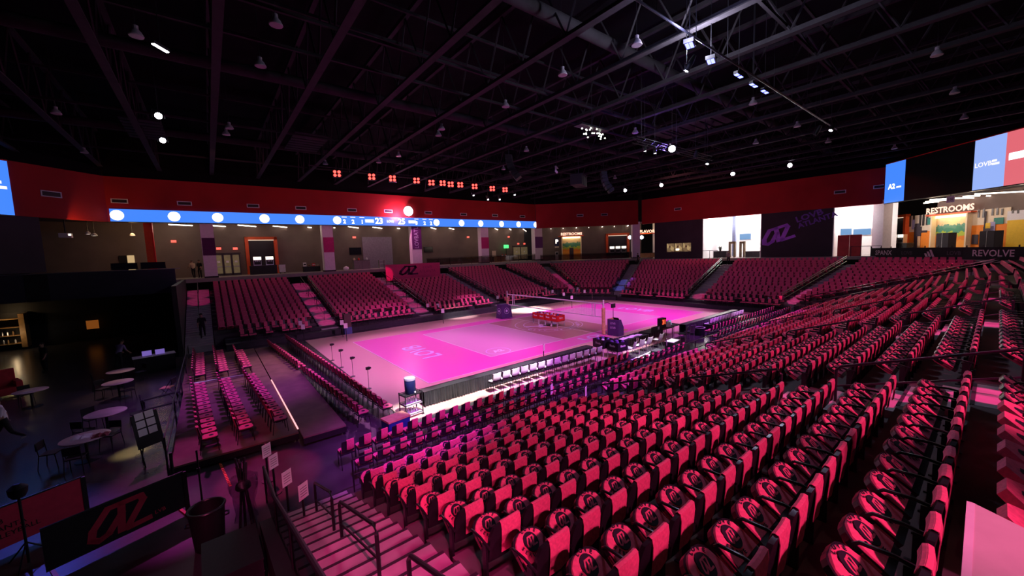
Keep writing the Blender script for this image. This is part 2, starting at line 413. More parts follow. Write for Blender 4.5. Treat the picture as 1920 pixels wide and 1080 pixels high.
# ------------------------------------------------------------------ roof steel: joists along Y every 3.66 m, girders along X
def joist_mesh(y0, y1):
    mb = MB()
    mb.box(-0.16, 0.16, y0, y1, 14.38, 14.43); mb.box(-0.03, 0.03, y0, y1, 14.43, 14.62)
    mb.box(-0.1, 0.1, y0, y1, 17.2, 17.4)
    return mb
def joist_web(y0, y1):
    mb = MB(); n = int((y1-y0)/2.6); st = (y1-y0)/n
    for i in range(n):
        a = y0+i*st
        mb.tube([(0, a, 14.55), (0, a+st/2, 17.25)], 0.05, 4); mb.tube([(0, a+st/2, 17.25), (0, a+st, 14.55)], 0.05, 4)
    return mb
j0 = joist_mesh(-25, 24.3).build('roof_joist', roof_steel, ceil, world=True)
w0 = joist_web(-25, 24.3).build('joist_web', roof_steel, j0)
jx = [-31.4+3.66*i for i in range(19)]
j0.location.x = jx[0]
for x in jx[1:]:
    c = link_mesh('roof_joist', j0.data, ceil, (x, 0, 0)); link_mesh('joist_web', w0.data, c)
for y, zb in ((-16.6, 14.75), (-6.25, 14.75), (-3.7, 14.75), (8.5, 14.75), (19.6, 14.9)):
    MB().box(-35, 35, y-0.06, y+0.06, zb, zb+0.12).box(-35, 35, y-0.05, y+0.05, zb+1.6, zb+1.72).build('roof_girder', roof_steel, ceil, world=True)
for k, (x, y, wx, wy) in enumerate(((-14.5, 12, 2.4, 5), (8, 14, 2.2, 6), (9, -7, 2.6, 5.5), (18, 4, 2.4, 5), (-24, 14, 2, 5))):
    mb = MB()
    for i in range(7): mb.box(x-wx/2, x+wx/2, y-wy/2+i*wy/7, y-wy/2+(i+0.8)*wy/7, 15.2, 15.3)
    mb.build('duct_panel', roof_steel, ceil, world=True)
mb = MB()
for y, z in ((1.5, 15.6), (15, 15.5), (-10.5, 15.7)):
    mb.tube([(-34, y, z), (34, y, z)], 0.28, 10)
mb.build('roof_duct', roof_steel, ceil, smooth=True, world=True)

# ------------------------------------------------------------------ court
def wood(name, col, rough=0.33):
    m = mat(name, col, rough, var=0.0)
    nt = m.node_tree; b = nt.nodes['Principled BSDF']
    tc = nt.nodes.new('ShaderNodeTexCoord'); mp = nt.nodes.new('ShaderNodeMapping'); mp.inputs['Scale'].default_value = (1.2, 14, 1)
    nz = nt.nodes.new('ShaderNodeTexNoise'); nz.inputs['Scale'].default_value = 1.6; nz.inputs['Detail'].default_value = 3
    rp = nt.nodes.new('ShaderNodeValToRGB')
    rp.color_ramp.elements[0].color = (*[c*0.93 for c in col], 1); rp.color_ramp.elements[1].color = (*[min(1, c*1.07) for c in col], 1)
    nt.links.new(tc.outputs['Object'], mp.inputs[0]); nt.links.new(mp.outputs[0], nz.inputs['Vector'])
    nt.links.new(nz.outputs['Fac'], rp.inputs[0]); nt.links.new(rp.outputs[0], b.inputs['Base Color'])
    return m
tan = wood('maple_court', (0.64, 0.42, 0.37)); magenta = wood('magenta_court_paint', (0.74, 0.10, 0.50))
lilac = wood('lilac_court_paint', (0.58, 0.33, 0.5)); brown = wood('rose_brown_court_paint', (0.40, 0.19, 0.21))
line_white = mat('white_court_line', (0.85, 0.8, 0.88), 0.4, var=0.02)
line_lilac = mat('pale_lilac_court_print', (0.72, 0.62, 0.95), 0.4, var=0.05)
court = MB().box(-16.2, 15.6, -9.4, 9.35, 0.0, 0.03).build('floor_court', tan, kind='structure')
MB().box(-13.75, 13.4, -6.2, 5.9, 0.03, 0.034).build('magenta_border', magenta, court, world=True)
MB().box(-9, 9, -4.5, 4.5, 0.034, 0.038).build('playing_area', lilac, court, world=True)
MB().box(-3, 3, -4.5, 4.5, 0.038, 0.042).build('attack_zone', brown, court, world=True)
def court_line(x0, x1, y0, y1): MB().box(x0, x1, y0, y1, 0.042, 0.046).build('court_line', line_white, court, world=True)
for x in (-9, 9, -3, 3): court_line(x-0.025, x+0.025, -4.5, 4.5)
court_line(-0.025, 0.025, -4.5, 4.5)
for y in (-4.5, 4.5): court_line(-9, 9, y-0.025, y+0.025)
for y in (-6.2, 5.9): court_line(-13.75, 13.4, y-0.025, y+0.025)
for x in (-13.75, 13.4): court_line(x-0.025, x+0.025, -6.2, 5.9)
# letters read from the far side at one end, from the near side at the other
lettering('LOVB', 1.75, (-11.35, -0.25, 0.045), (0, 1, 0), (-1, 0, 0), line_lilac, court, 'court_lettering', 0.02, 0.85)
lettering('LOVB', 1.75, (11.1, -0.6, 0.045), (0, -1, 0), (1, 0, 0), line_lilac, court, 'court_lettering', 0.02, 0.85)
lettering('LOVB', 0.95, (-0.4, -5.35, 0.045), (1, 0, 0), (0, 1, 0), line_lilac, court, 'court_lettering', 0.02, 1.6)
def ring(cx, cy, r, w, m, z=0.047, n=40):
    mb = MB(); vs = []
    for i in range(n):
        a = 2*PI*i/n
        vs += [(cx+(r-w/2)*math.cos(a), cy+(r-w/2)*math.sin(a), z), (cx+(r+w/2)*math.cos(a), cy+(r+w/2)*math.sin(a), z)]
    mb.add(vs, [(2*i, 2*i+1, 2*((i+1) % n)+1, 2*((i+1) % n)) for i in range(n)])
    return mb.build('court_ring', m, court, world=True)
ring(0.1, 0.2, 2.05, 0.06, line_lilac); ring(0.1, 0.2, 2.75, 0.05, line_lilac)
def arc_text(body, cx, cy, r, a0, a1, size, m, flip=1):
    n = len(body)
    for i, ch in enumerate(body):
        if ch == ' ': continue
        a = a0+(a1-a0)*i/(n-1)
        out = Vector((math.cos(a), math.sin(a), 0)); tan_ = Vector((-math.sin(a), math.cos(a), 0))*flip
        lettering(ch, size, (cx+r*out.x, cy+r*out.y, 0.047), tan_, (-out if flip > 0 else out), m, court, 'court_lettering', 0.03)
arc_text('CITY OF ATLANTA', 0.1, 0.2, 2.4, PI*1.05, PI*1.85, 0.42, line_lilac, 1)
mb = MB()
mb.box(-1.2, 0.4, -0.22, 0.1, 0.043, 0.047); mb.prism([(-2.0, 0.9), (-1.7, 0.95), (-0.2, 0.0), (-0.5, -0.1)], 0.043, 0.047)
mb.prism([(0.1+0.9*math.cos(i*PI/10), 0.3+0.55*math.sin(i*PI/10)) for i in range(20)], 0.043, 0.047)
mb.build('court_emblem', line_lilac, court, world=True)
ring(-7.9, -3.7, 0.75, 0.05, line_lilac)
lettering('A2', 0.6, (-7.9, -3.7, 0.047), (1, 0, 0), (0, 1, 0), line_white, court, 'court_lettering', 0.05)

# ------------------------------------------------------------------ tiers (sections of rows)
SECT = []
tread_dark = mat('dark_tier_tread', (0.10, 0.085, 0.085), 0.8, var=0.18, scale=1.6, bump=0.05)
def section(nm, fa, fb, ba, bb, n, z0, dz, label):
    """fa/fb: front edge ends, ba/bb: back edge ends, plan points"""
    fa, fb, ba, bb = (Vector(p) for p in (fa, fb, ba, bb))
    mb = MB(); hgt = []
    for k in range(n):
        a0, a1 = fa.lerp(ba, k/n), fa.lerp(ba, (k+1)/n); b0, b1 = fb.lerp(bb, k/n), fb.lerp(bb, (k+1)/n)
        z = z0+dz*k
        zb = 0.0
        mb.hexa([(a0.x, a0.y, zb), (b0.x, b0.y, zb), (b1.x, b1.y, zb), (a1.x, a1.y, zb)], [(a0.x, a0.y, z), (b0.x, b0.y, z), (b1.x, b1.y, z), (a1.x, a1.y, z)])
    o = mb.build('seating_tier_'+nm, tread_dark, kind='structure')
    SECT.append(dict(nm=nm, fa=fa, fb=fb, ba=ba, bb=bb, n=n, z0=z0, dz=dz, label=label, o=o))
NZ0, NDZ = 0.23, 0.272
for i, (x0, x1, lb) in enumerate(((-19.1, -11.7, 'beside the railed stairs'), (-10.2, -3.0, 'past the first aisle'), (-1.65, 4.6, 'past the second aisle'), (6.0, 12.7, 'past the third aisle'))):
    section('near', (x0, -12.84), (x1, -12.84), (x0, -23.99), (x1, -23.99), 13, NZ0, NDZ, lb)
section('near', (14.1, -12.84), (16.5, -12.84), (14.1, -23.99), (27.4, -23.5), 13, NZ0, NDZ, 'by the near corner')
for x0, x1 in ((-21.5, -14.75), (-13.3, -6.25), (-4.8, 2.5), (3.75, 12.1)):
    section('far', (x1, 12.51), (x0, 12.51), (x1, 23.66), (x0, 23.66), 13, 0.75, 0.228, 'far')
section('far', (14.9, 11.3), (13.2, 12.51), (20.4, 23.5), (13.6, 23.66), 13, 0.75, 0.228, 'far')
section('far_corner', (17.8, 7.0), (15.6, 10.5), (31, 13.6), (22.0, 22.9), 13, 0.75, 0.225, 'corner')
section('end', (17.8, -2.5), (17.8, 5.5), (31, -0.3), (31, 11.6), 14, 0.75, 0.205, 'end')
section('end', (17.8, -10.8), (17.8, -4.1), (31, -12.7), (31, -1.8), 14, 0.75, 0.205, 'end')
section('end', (17.2, -12.3), (17.8, -11.8), (28.5, -22.4), (31, -13.7), 14, 0.7, 0.208, 'end')

# ------------------------------------------------------------------ stairs between the sections
def stairs(nm, fl, fr, bl, br, n, z0, dz, parts=False, kerb=True):
    """two steps to a row; fl.. plan corners"""
    fl, fr, bl, br = (Vector(p) for p in (fl, fr, bl, br))
    N = n*2; mb = MB(); root = None
    if parts:
        root = empty('stair_'+nm, (fl.x, fl.y, 0)); root['kind'] = 'structure'
        w = (fr-fl).length; d = (bl-fl).length/N
        st = MB().box(0, w, -d-0.02, 0, -0.16, 0).build('step', concrete, root)
        nose = MB().box(0, w, -0.04, 0.012, -0.02, 0.006).build('step_nosing', dark_base, st)
    for k in range(N):
        z = z0-dz/2+dz/2*k+dz/2
        if parts:
            p = fl.lerp(bl, k/N)
            if k == 0:
                o = st
            else:
                o = link_mesh('step', st.data, root); link_mesh('step_nosing', nose.data, o)
            o.location = (p.x-fl.x, p.y-fl.y, z)
        else:
            a0, a1 = fl.lerp(bl, k/N), fl.lerp(bl, (k+1)/N); b0, b1 = fr.lerp(br, k/N), fr.lerp(br, (k+1)/N)
            mb.hexa([(a0.x, a0.y, 0), (b0.x, b0.y, 0), (b1.x, b1.y, 0), (a1.x, a1.y, 0)], [(a0.x, a0.y, z), (b0.x, b0.y, z), (b1.x, b1.y, z), (a1.x, a1.y, z)])
    if not parts: root = mb.build('stair_'+nm, concrete, kind='structure')
    return root
stairs('near', (-20.7, -12.4), (-19.12, -12.4), (-20.7, -23.99), (-19.12, -23.99), 13, NZ0-0.1, NDZ+0.008, parts=True)
stairs('near', (-11.68, -12.84), (-10.22, -12.84), (-11.68, -23.99), (-10.22, -23.99), 13, NZ0, NDZ, parts=True)
for x0, x1 in ((-2.98, -1.67), (4.62, 5.98), (12.72, 14.08)):
    stairs('near', (x0, -12.84), (x1, -12.84), (x0, -23.99), (x1, -23.99), 13, NZ0, NDZ)
for x0, x1 in ((-23.1, -21.55), (-14.7, -13.35), (-6.2, -4.85), (2.55, 3.7)):
    stairs('far', (x1, 11.0), (x0, 11.0), (x1, 23.66), (x0, 23.66), 15, 0.45, 0.218)
stairs('far', (13.15, 12.51), (12.15, 12.51), (13.55, 23.66), (12.15, 23.66), 13, 0.75, 0.228)
stairs('far', (15.55, 10.55), (14.95, 11.25), (21.9, 22.95), (20.5, 23.5), 13, 0.75, 0.226)
stairs('end', (17.8, 5.55), (17.8, 6.95), (31, 11.7), (31, 13.5), 14, 0.7, 0.21)
stairs('end', (17.8, -4.05), (17.8, -2.55), (31, -1.75), (31, -0.35), 14, 0.7, 0.21)
stairs('end', (17.8, -11.75), (17.8, -10.85), (31, -13.6), (31, -12.75), 14, 0.7, 0.21)
stairs('near_corner', (16.55, -12.7), (17.15, -12.35), (27.45, -23.4), (28.4, -22.5), 13, 0.3, 0.26)
# low risers under the chairs in front of the far and end tiers
for nm, poly, z in (('far', [(-20.9, 10.3), (12.6, 10.3), (12.6, 11.3), (-20.9, 11.3)], 0.36), ('far', [(-20.9, 11.3), (12.6, 11.3), (12.6, 12.5), (-20.9, 12.5)], 0.56),
                    ('end', [(16.0, -11.5), (16.9, -11.5), (16.9, 5.2), (16.0, 5.2)], 0.36), ('end', [(16.9, -11.5), (17.8, -11.5), (17.8, 5.2), (16.9, 5.2)], 0.56),
                    ('corner', [(12.7, 10.4), (16.0, 5.3), (17.7, 6.4), (15.1, 11.0), (13.4, 12.4), (12.7, 12.4)], 0.4)):
    MB().prism(poly, 0.0, z).build('riser_'+nm, dark_base, kind='structure')
# walls closing the tiers off at the left end, and the platform under the balcony
MB().box(-23.4, -23.15, 10.5, 24.2, 0, 4.65).build('wall_stair_side', black, kind='structure')
# ================================================================== tip-up arena seats
def rounded(w, l, r=0.14, n=4):
    """outline of a pan: straight hinge edge at l=0, round free end"""
    P = [(-w/2, 0), (w/2, 0)]
    for cx, a0 in ((w/2-r, 0), (-w/2+r, PI/2)):
        for i in range(n+1):
            a = a0+PI/2*i/n; P.append((cx+r*math.cos(a), l-r+r*math.sin(a)))
    return P
TILT = math.radians(33)
PAN_M = Matrix.Translation((0, 0.11, 0.40)) @ Matrix.Rotation(TILT, 4, 'X')
def seat_parts(root):
    # backrest: bowed shell with rounded shoulders
    P = []
    for i in range(7):
        t = i/6; z = 0.36+0.49*t; hw = 0.235-(0.05*max(0, (t-0.72)/0.28)**2) ; row = []
        for j in range(7):
            s_ = -1+2*j/6
            row.append((hw*s_, -0.02+0.016*s_*s_-0.07*(t-0.3), z-0.03*abs(s_)**3*(t > 0.8)))
        P.append(row)
    MB().shell(P, (0, -1, 0.1), 0.045).build('backrest', seat_black, root, smooth=True)
    mb = MB(); mb.M = PAN_M; mb.prism(rounded(0.43, 0.40), -0.05, 0.012)
    mb.build('seat_pan', seat_black, root)
    # shirt pulled over the free end of the pan, sagging between the edges
    mb = MB(); mb.M = PAN_M; U = []
    O = rounded(0.43, 0.40, 0.19, 5)
    n = len(O)
    lay = [(0.62, 0.034), (0.93, 0.03), (1.0, 0.0), (1.0, -0.05), (0.92, -0.075)]
    c = (0, 0.22)
    vs = [(0.0, 0.24, 0.042)]
    for sc, z in lay: vs += [(c[0]+(x-c[0])*sc, c[1]+(max(y, 0.06)-c[1])*sc, z+0.006*math.sin(k*2.3+sc*5)) for k, (x, y) in enumerate(O)]
    fs = [(0, 1+i, 1+(i+1) % n) for i in range(n)]
    for q in range(len(lay)-1): fs += [(1+q*n+i, 1+q*n+(i+1) % n, 1+(q+1)*n+(i+1) % n, 1+(q+1)*n+i) for i in range(n)]
    mb.add(vs, fs); sh = mb.build('shirt', cloth_red, root, smooth=True)
    mb = MB(); mb.M = PAN_M @ Matrix.Translation((0, 0.25, 0.040))
    mb.add([(0.092*math.cos(2*PI*i/18), 0.105*math.sin(2*PI*i/18), 0.008) for i in range(18)]+[(0.092*math.cos(2*PI*i/18), 0.105*math.sin(2*PI*i/18), -0.012) for i in range(18)],
           [tuple(range(18))]+[(i, (i+1) % 18, 18+(i+1) % 18, 18+i) for i in range(18)], 0)
    Mr = Matrix.Translation((-0.06, -0.045, 0.0085)) @ Matrix.Scale(0.098, 4)
    strokes(mb, EMBLEM, 0.17, Mr, 0.02, 1)
    for body, r, a0, a1 in (('SERVE', 0.135, PI*1.05, PI*1.5), ('LOVE', 0.130, PI*0.62, PI*0.2)):
        for i, ch in enumerate(body):
            a = a0+(a1-a0)*i/(len(body)-1)
            me = LET[ch]; M = Matrix.Translation((r*math.cos(a), r*math.sin(a)*1.05, 0.002)) @ Matrix.Rotation(a+(PI/2 if a > PI else -PI/2), 4, 'Z')
            mb.add([tuple(M @ v.co) for v in me.vertices], [tuple(p.vertices) for p in me.polygons], 0)
    mb.build('printed_emblem', [ink, cloth_red], sh)
    # towel over the back, hanging down behind
    P = []
    for i, (y, z) in enumerate(((-0.03, 0.78), (-0.052, 0.852), (-0.075, 0.866), (-0.106, 0.858), (-0.112, 0.78), (-0.104, 0.64), (-0.096, 0.47))):
        row = []
        for j in range(5):
            x = -0.09+0.31*j/4; s_ = x/0.235
            row.append((x+0.004*math.sin(i*1.7), y+0.016*s_*s_+0.006*math.sin(j*2.1+i)*(i > 3), z-0.012*s_*s_-(0.012*math.sin(j*1.3) if i > 5 else 0)))
        P.append(row)
    MB().shell(P, (0, -0.9, 0.4), 0.008).build('towel', cloth_red, root, smooth=True)
    for sx in (-0.262,):
        mb = MB()
        mb.tube([(sx, -0.1, 0.60), (sx, 0.1, 0.63), (sx, 0.30, 0.62), (sx, 0.34, 0.585)], 0.017, 6)
        a = mb.build('armrest', seat_black, root, smooth=True)
        MB().box(sx-0.016, sx+0.016, -0.03, 0.05, 0.0, 0.60).box(sx-0.018, sx+0.018, -0.1, 0.14, 0, 0.02).build('standard', steel_black, root)
    return root
LET = {ch: text_mesh(ch, 0.052, 0.004, bold=0.0012) for ch in 'SERVELO'}

def lod_seat():
    """one seat as flat lists: verts, faces, material (0 black, 1 cloth, 2 print)"""
    mb = MB()
    mb.hexa([(-0.235, 0.0, 0.36), (0.235, 0.0, 0.36), (0.235, -0.05, 0.36), (-0.235, -0.05, 0.36)], [(-0.2, -0.05, 0.86), (0.2, -0.05, 0.86), (0.2, -0.1, 0.86), (-0.2, -0.1, 0.86)], 0)
    b = MB(); b.M = PAN_M
    O = [(-0.23, 0), (0.23, 0), (0.23, 0.27), (0.12, 0.41), (-0.12, 0.41), (-0.23, 0.27)]
    b.prism(O, -0.06, 0.03, 1)
    b.add([(0.085*math.cos(k*PI/3), 0.24+0.085*math.sin(k*PI/3), 0.034) for k in range(6)], [tuple(range(6))], 2)
    b.add([(0.085*math.cos(k*PI/3), 0.26+0.085*math.sin(k*PI/3), -0.064) for k in range(6)], [tuple(range(6))[::-1]], 2)
    n0 = len(mb.v); mb.v += b.v; mb.f += [tuple(i+n0 for i in f) for f in b.f]; mb.m += b.m
    mb.hexa([(-0.09, -0.095, 0.47), (0.21, -0.095, 0.47), (0.21, -0.08, 0.47), (-0.09, -0.08, 0.47)], [(-0.09, -0.12, 0.87), (0.21, -0.12, 0.87), (0.21, -0.06, 0.875), (-0.09, -0.06, 0.875)], 1)
    mb.hexa([(-0.2, -0.01, 0.5), (0.2, -0.01, 0.5), (0.2, 0.005, 0.5), (-0.2, 0.005, 0.5)], [(-0.18, -0.06, 0.865), (0.18, -0.06, 0.865), (0.18, -0.035, 0.865), (-0.18, -0.035, 0.865)], 1)
    mb.box(-0.28, -0.245, -0.05, 0.3, 0.58, 0.63, 0); mb.box(-0.275, -0.25, -0.03, 0.04, 0.0, 0.6, 0)
    return mb
def lod_chair():
    mb = MB()
    mb.hexa([(-0.17, -0.17, 0.47), (0.17, -0.17, 0.47), (0.17, -0.20, 0.47), (-0.17, -0.20, 0.47)], [(-0.165, -0.24, 0.84), (0.165, -0.24, 0.84), (0.165, -0.27, 0.84), (-0.165, -0.27, 0.84)], 0)
    mb.box(-0.22, 0.22, -0.17, 0.24, 0.40, 0.46, 1)
    mb.hexa([(-0.03, -0.165, 0.5), (0.2, -0.165, 0.5), (0.2, -0.15, 0.5), (-0.03, -0.15, 0.5)], [(-0.03, -0.235, 0.85), (0.2, -0.235, 0.85), (0.2, -0.22, 0.85), (-0.03, -0.22, 0.85)], 1)
    mb.add([(0.08*math.cos(k*PI/3), 0.05+0.08*math.sin(k*PI/3), 0.463) for k in range(6)], [tuple(range(6))], 2)
    for x in (-0.2, 0.18):
        for y in (-0.18, 0.2): mb.box(x, x+0.025, y, y+0.025, 0, 0.42, 0)
    return mb
STUFF = MB()
def stuff_add(src, loc, rz):
    c, s_ = math.cos(rz), math.sin(rz); b = len(STUFF.v)
    STUFF.v += [(loc[0]+c*x-s_*y, loc[1]+s_*x+c*y, loc[2]+z) for x, y, z in src.v]
    STUFF.f += [tuple(i+b for i in f) for f in src.f]; STUFF.m += src.m

SEATS = []
for q in SECT:
    n = q['n']
    for k in range(n):
        t = (k+0.86)/n
        A = q['fa'].lerp(q['ba'], t); B = q['fb'].lerp(q['bb'], t)
        L = (B-A).length; cnt = int((L-0.1)/0.52)
        d = (B-A)/L; f = Vector((-d.y, d.x))
        if f.dot(q['fa']-q['ba']) < 0: f = -f
        rz = math.atan2(f.y, f.x)-PI/2
        off = (L-cnt*0.52)/2+0.27
        for j in range(cnt):
            p = A+d*(off+0.52*j); z = q['z0']+q['dz']*k
            SEATS.append((p.x, p.y, z, rz, q, k, j))
def inframe(p, mx=170):
    x, y, z = pix(p); return z > 0.6 and -mx < x < 1920+mx and -mx < y < 1080+mx
SEATS = [s_ for s_ in SEATS if inframe((s_[0], s_[1], s_[2]+0.5))]
# a banner covers the top rows of one far block
SEATS = [s_ for s_ in SEATS if not (s_[1] > 21.2 and -4.8 < s_[0] < 2.5)]
SEATS.sort(key=lambda s_: pix((s_[0], s_[1], s_[2]+0.7))[2] + (0 if -20 <= pix((s_[0], s_[1], s_[2]+0.7))[0] <= 1990 and pix((s_[0], s_[1], s_[2]+0.7))[1] <= 1180 else 100))
LODS = lod_seat(); LODC = lod_chair()
proto = empty('arena_seat'); seat_parts(proto)
KIDS[proto.name] = list(proto.children)
def seat_tree(src, parent=None):
    c = src.copy(); COL.objects.link(c); c.parent = parent
    for ch in list(src.children): seat_tree(ch, c)
    return c
BLK = {'beside the railed stairs': 'from the railed stairs', 'past the first aisle': 'past the first aisle', 'past the second aisle': 'past the second aisle',
       'past the third aisle': 'past the third aisle', 'by the near corner': 'by the near corner'}
for i, (x, y, z, rz, q, k, j) in enumerate(SEATS):
    if i < 300:
        o = proto if i == 0 else seat_tree(proto)
        o.location = (x, y, z); o.rotation_euler = (0, 0, rz)
        prop(o, 'black tip-up seat draped in red, %s row up, %s seat %s' % (ORD[k], ORD[j], BLK.get(q['label'], 'far block')), 'seat', 'red-draped tip-up seats in the near tier')
    else:
        stuff_add(LODS, (x, y, z), rz)
# ================================================================== loose chairs at floor level
def chair_parts(root, white=False):
    P = []
    for i in range(5):
        t = i/4; row = []
        for j in range(5):
            s_ = -1+j/2; row.append(((0.165+0.02*t-0.02*t*t)*s_, -0.17-0.075*t+0.02*s_*s_, 0.48+0.36*t-0.02*(t == 1)*s_*s_))
        P.append(row)
    MB().shell(P, (0, -1, 0), 0.022).build('backrest', seat_black, root, smooth=True)
    mb = MB(); mb.prism([(-0.2, -0.19), (0.2, -0.19), (0.22, 0.16), (0.15, 0.23), (-0.15, 0.23), (-0.22, 0.16)], 0.415, 0.455)
    mb.build('seat_pan', seat_black, root)
    cm = cloth_white if white else cloth_red
    mb = MB(); mb.prism([(-0.18, -0.14), (0.18, -0.15), (0.205, 0.15), (0.13, 0.225), (-0.14, 0.22), (-0.205, 0.15)], 0.455, 0.475)
    sh = mb.build('shirt' if not white else 'folded_towel', cm if not white else white_cushion, root)
    if not white:
        mb = MB(); mb.cyl(0, 0.07, 0.475, 0.478, 0.062, n=14); mb.build('printed_emblem', ink, sh)
    x0, wd = ((-0.035, 0.205) if not white else (-0.2, 0.4))
    P = []
    for i, (y, z) in enumerate(((-0.135, 0.56), (-0.17, 0.70), (-0.215, 0.852), (-0.275, 0.857), (-0.252, 0.70), (-0.225, 0.55))):
        P.append([(x0+wd*j/3, y+0.03*((x0+wd*j/3)/0.2)**2, z-(0.01*math.sin(j*2+i) if i in (0, 5) else 0)) for j in range(4)])
    MB().shell(P, (0, -0.5, 0.5), 0.01).build('towel', cm, root, smooth=True)
    for sx in (-1, 1):
        MB().tube([(sx*0.19, -0.23, 0.0), (sx*0.195, -0.17, 0.42), (sx*0.2, -0.2, 0.6)], 0.012, 5).build('leg', steel_black, root)
        MB().tube([(sx*0.195, -0.12, 0.40), (sx*0.195, 0.19, 0.41), (sx*0.19, 0.22, 0.0)], 0.012, 5).build('leg', steel_black, root)
    return root
white_cushion = mat('white_seat_cover', (0.7, 0.68, 0.74), 0.9, var=0.08, scale=20)
cproto = None; CH = []
def chair_at(x, y, z, rz, label, group, white=False):
    CH.append((x, y, z, rz, label, group, white))
def chair_row(p, q, z, rz, n, fmt, group, skip=()):
    for i in range(n):
        if i in skip: continue
        t = i/(n-1) if n > 1 else 0
        chair_at(p[0]+(q[0]-p[0])*t, p[1]+(q[1]-p[1])*t, z, rz+random.uniform(-0.05, 0.05), fmt % ORD[i], group)
# two rows on the floor before the near tier (backs at y -10.9 and -11.85)
XA = [-18.7+0.492*i for i in range(72)]
for i, x in enumerate(XA):
    if x < -5.0 or 3.6 < x < 15.0:
        chair_at(x, -10.95, 0.0, random.uniform(-0.05, 0.05), 'black chair with pink towel, front floor row before the near tier, %s from the left' % ORD[i], 'floor chairs before the near tier')
for i, x in enumerate(XA):
    x += 0.2
    if x < -1.5 or 2.6 < x < 15.6:
        chair_at(x, -11.92, 0.0, random.uniform(-0.05, 0.05), 'black chair with pink towel, second floor row before the near tier, %s from the left' % ORD[i], 'floor chairs before the near tier')
# two rows behind the end line
chair_row((-18.5, 7.4), (-17.5, -8.4), 0.0, -PI/2+0.06, 31, 'purple-lit chair in the rear row behind the end line, %s from the far end', 'chairs behind the end line', (15,))
chair_row((-17.3, 8.6), (-16.65, -8.5), 0.0, -PI/2+0.04, 33, 'purple-lit chair in the courtside row behind the end line, %s from the far end', 'chairs behind the end line')
# three short rows on each of two decks
DECK = 0.304
for r, (x, nm) in enumerate(((-20.2, 'nearest the court'), (-21.15, 'in the middle'), (-22.05, 'by the lounge'))):
    chair_row((x-0.2, 6.4-0.9*(r == 0)), (x-0.12, 0.95), DECK, -PI/2, 11 if r else 9, 'purple chair on the far deck, row '+nm+', %s from the far end', 'chairs on the low decks')
    chair_row((x-0.12, -1.0), (x+0.22, -7.75), DECK, -PI/2+0.05, 14, 'purple chair on the near deck, row '+nm+', %s from the far end', 'chairs on the low decks')
CH.sort(key=lambda c: pix((c[0], c[1], c[2]+0.5))[2])
cp = empty('stacking_chair'); chair_parts(cp); used = False
cn = 0
for (x, y, z, rz, lb, gp, wh) in CH:
    if not inframe((x, y, z+0.5), 60): continue
    cn += 1
    if cn <= 300:
        o = cp if not used else seat_tree(cp); used = True
        o.location = (x, y, z); o.rotation_euler = (0, 0, rz); prop(o, lb, 'chair', gp)
    else: stuff_add(LODC, (x, y, z), rz)
# far and end front rows of chairs on the risers join the seats too small to pick apart
for x0, x1 in ((-19.8, -15.3), (-12.8, -6.6), (-4.4, 2.2), (4.1, 11.8)):
    for y, z in ((10.95, 0.36), (12.05, 0.56)):
        x = x0
        while x < x1:
            if random.random() > 0.06: stuff_add(LODC, (x, y, z), PI+random.uniform(-.06, .06))
            x += 0.52
for y0, y1 in ((-10.9, -4.5), (-2.5, 4.9)):
    for x, z in ((16.5, 0.36), (17.45, 0.56)):
        y = y0
        while y < y1:
            if random.random() > 0.1: stuff_add(LODC, (x, y, z), PI/2+random.uniform(-.06, .06))
            y += 0.52
for k in range(9): stuff_add(LODC, (13.2+k*0.33, 11.2-k*0.62, 0.4), PI/2+0.5)
so = STUFF.build('distant_seats', [seat_black, cloth_red, ink], kind='stuff')
prop(so, 'hundreds of dark seats draped in magenta shirts filling the far tiers', 'seats')
# ================================================================== on and around the court
net_white = mat('white_net_tape', (0.85, 0.82, 0.88), 0.7, var=0.03)
purple_vinyl = mat('deep_purple_vinyl', (0.07, 0.03, 0.16), 0.45, var=0.1, scale=4)
wood_raw = mat('raw_plywood', (0.62, 0.36, 0.2), 0.6, var=0.18, scale=7)
red_vinyl = mat('bright_red_vinyl', (0.75, 0.02, 0.02), 0.5, var=0.06)
skirt_black = mat('black_satin_skirt', (0.035, 0.038, 0.042), 0.36, var=0.15, scale=8)
# ---- the net
net = thing('volleyball_net', 'white-taped volleyball net strung across the middle of the court', 'net', (0, 0, 0.03))
for sy in (-1, 1):
    MB().cyl(0, sy*5.5, 0, 2.48, 0.055, n=10).build('post', white_paint, net, smooth=True)
MB().cyl(0, -5.5, 0.05, 1.9, 0.13, n=12).build('post_pad', wood_raw, net, smooth=True)
MB().cyl(0, 5.5, 1.3, 1.9, 0.11, n=12).build('post_pad', wood_raw, net, smooth=True)
MB().box(-0.012, 0.012, -5.42, 5.42, 2.155, 2.245).build('top_tape', net_white, net)
MB().box(-0.012, 0.012, -5.42, 5.42, 1.205, 1.27).build('bottom_tape', net_white, net)
for y in (-4.5, 4.5, -4.75, 4.75): MB().box(-0.014, 0.014, y-0.03, y+0.03, 1.22, 2.24).build('side_band', net_white, net)
mb = MB()
for i in range(97):
    y = -4.8+i*0.1; mb.box(-0.0012, 0.0012, y-0.0012, y+0.0012, 1.25, 2.2)
for i in range(1, 10): mb.box(-0.0012, 0.0012, -4.8, 4.8, 1.25+i*0.095-0.0012, 1.25+i*0.095+0.0012)
prop(mb.build('netting', steel_black, net), kind='stuff')
for y in (-4.5, 4.5):
    a = MB().cyl(0.03, y, 1.25, 3.05, 0.006, n=6).build('antenna', net_white, net)
    for k in range(5): MB().cyl(0.03, y, 2.3+k*0.16, 2.38+k*0.16, 0.008, n=6).build('antenna_stripe', red_vinyl, a)
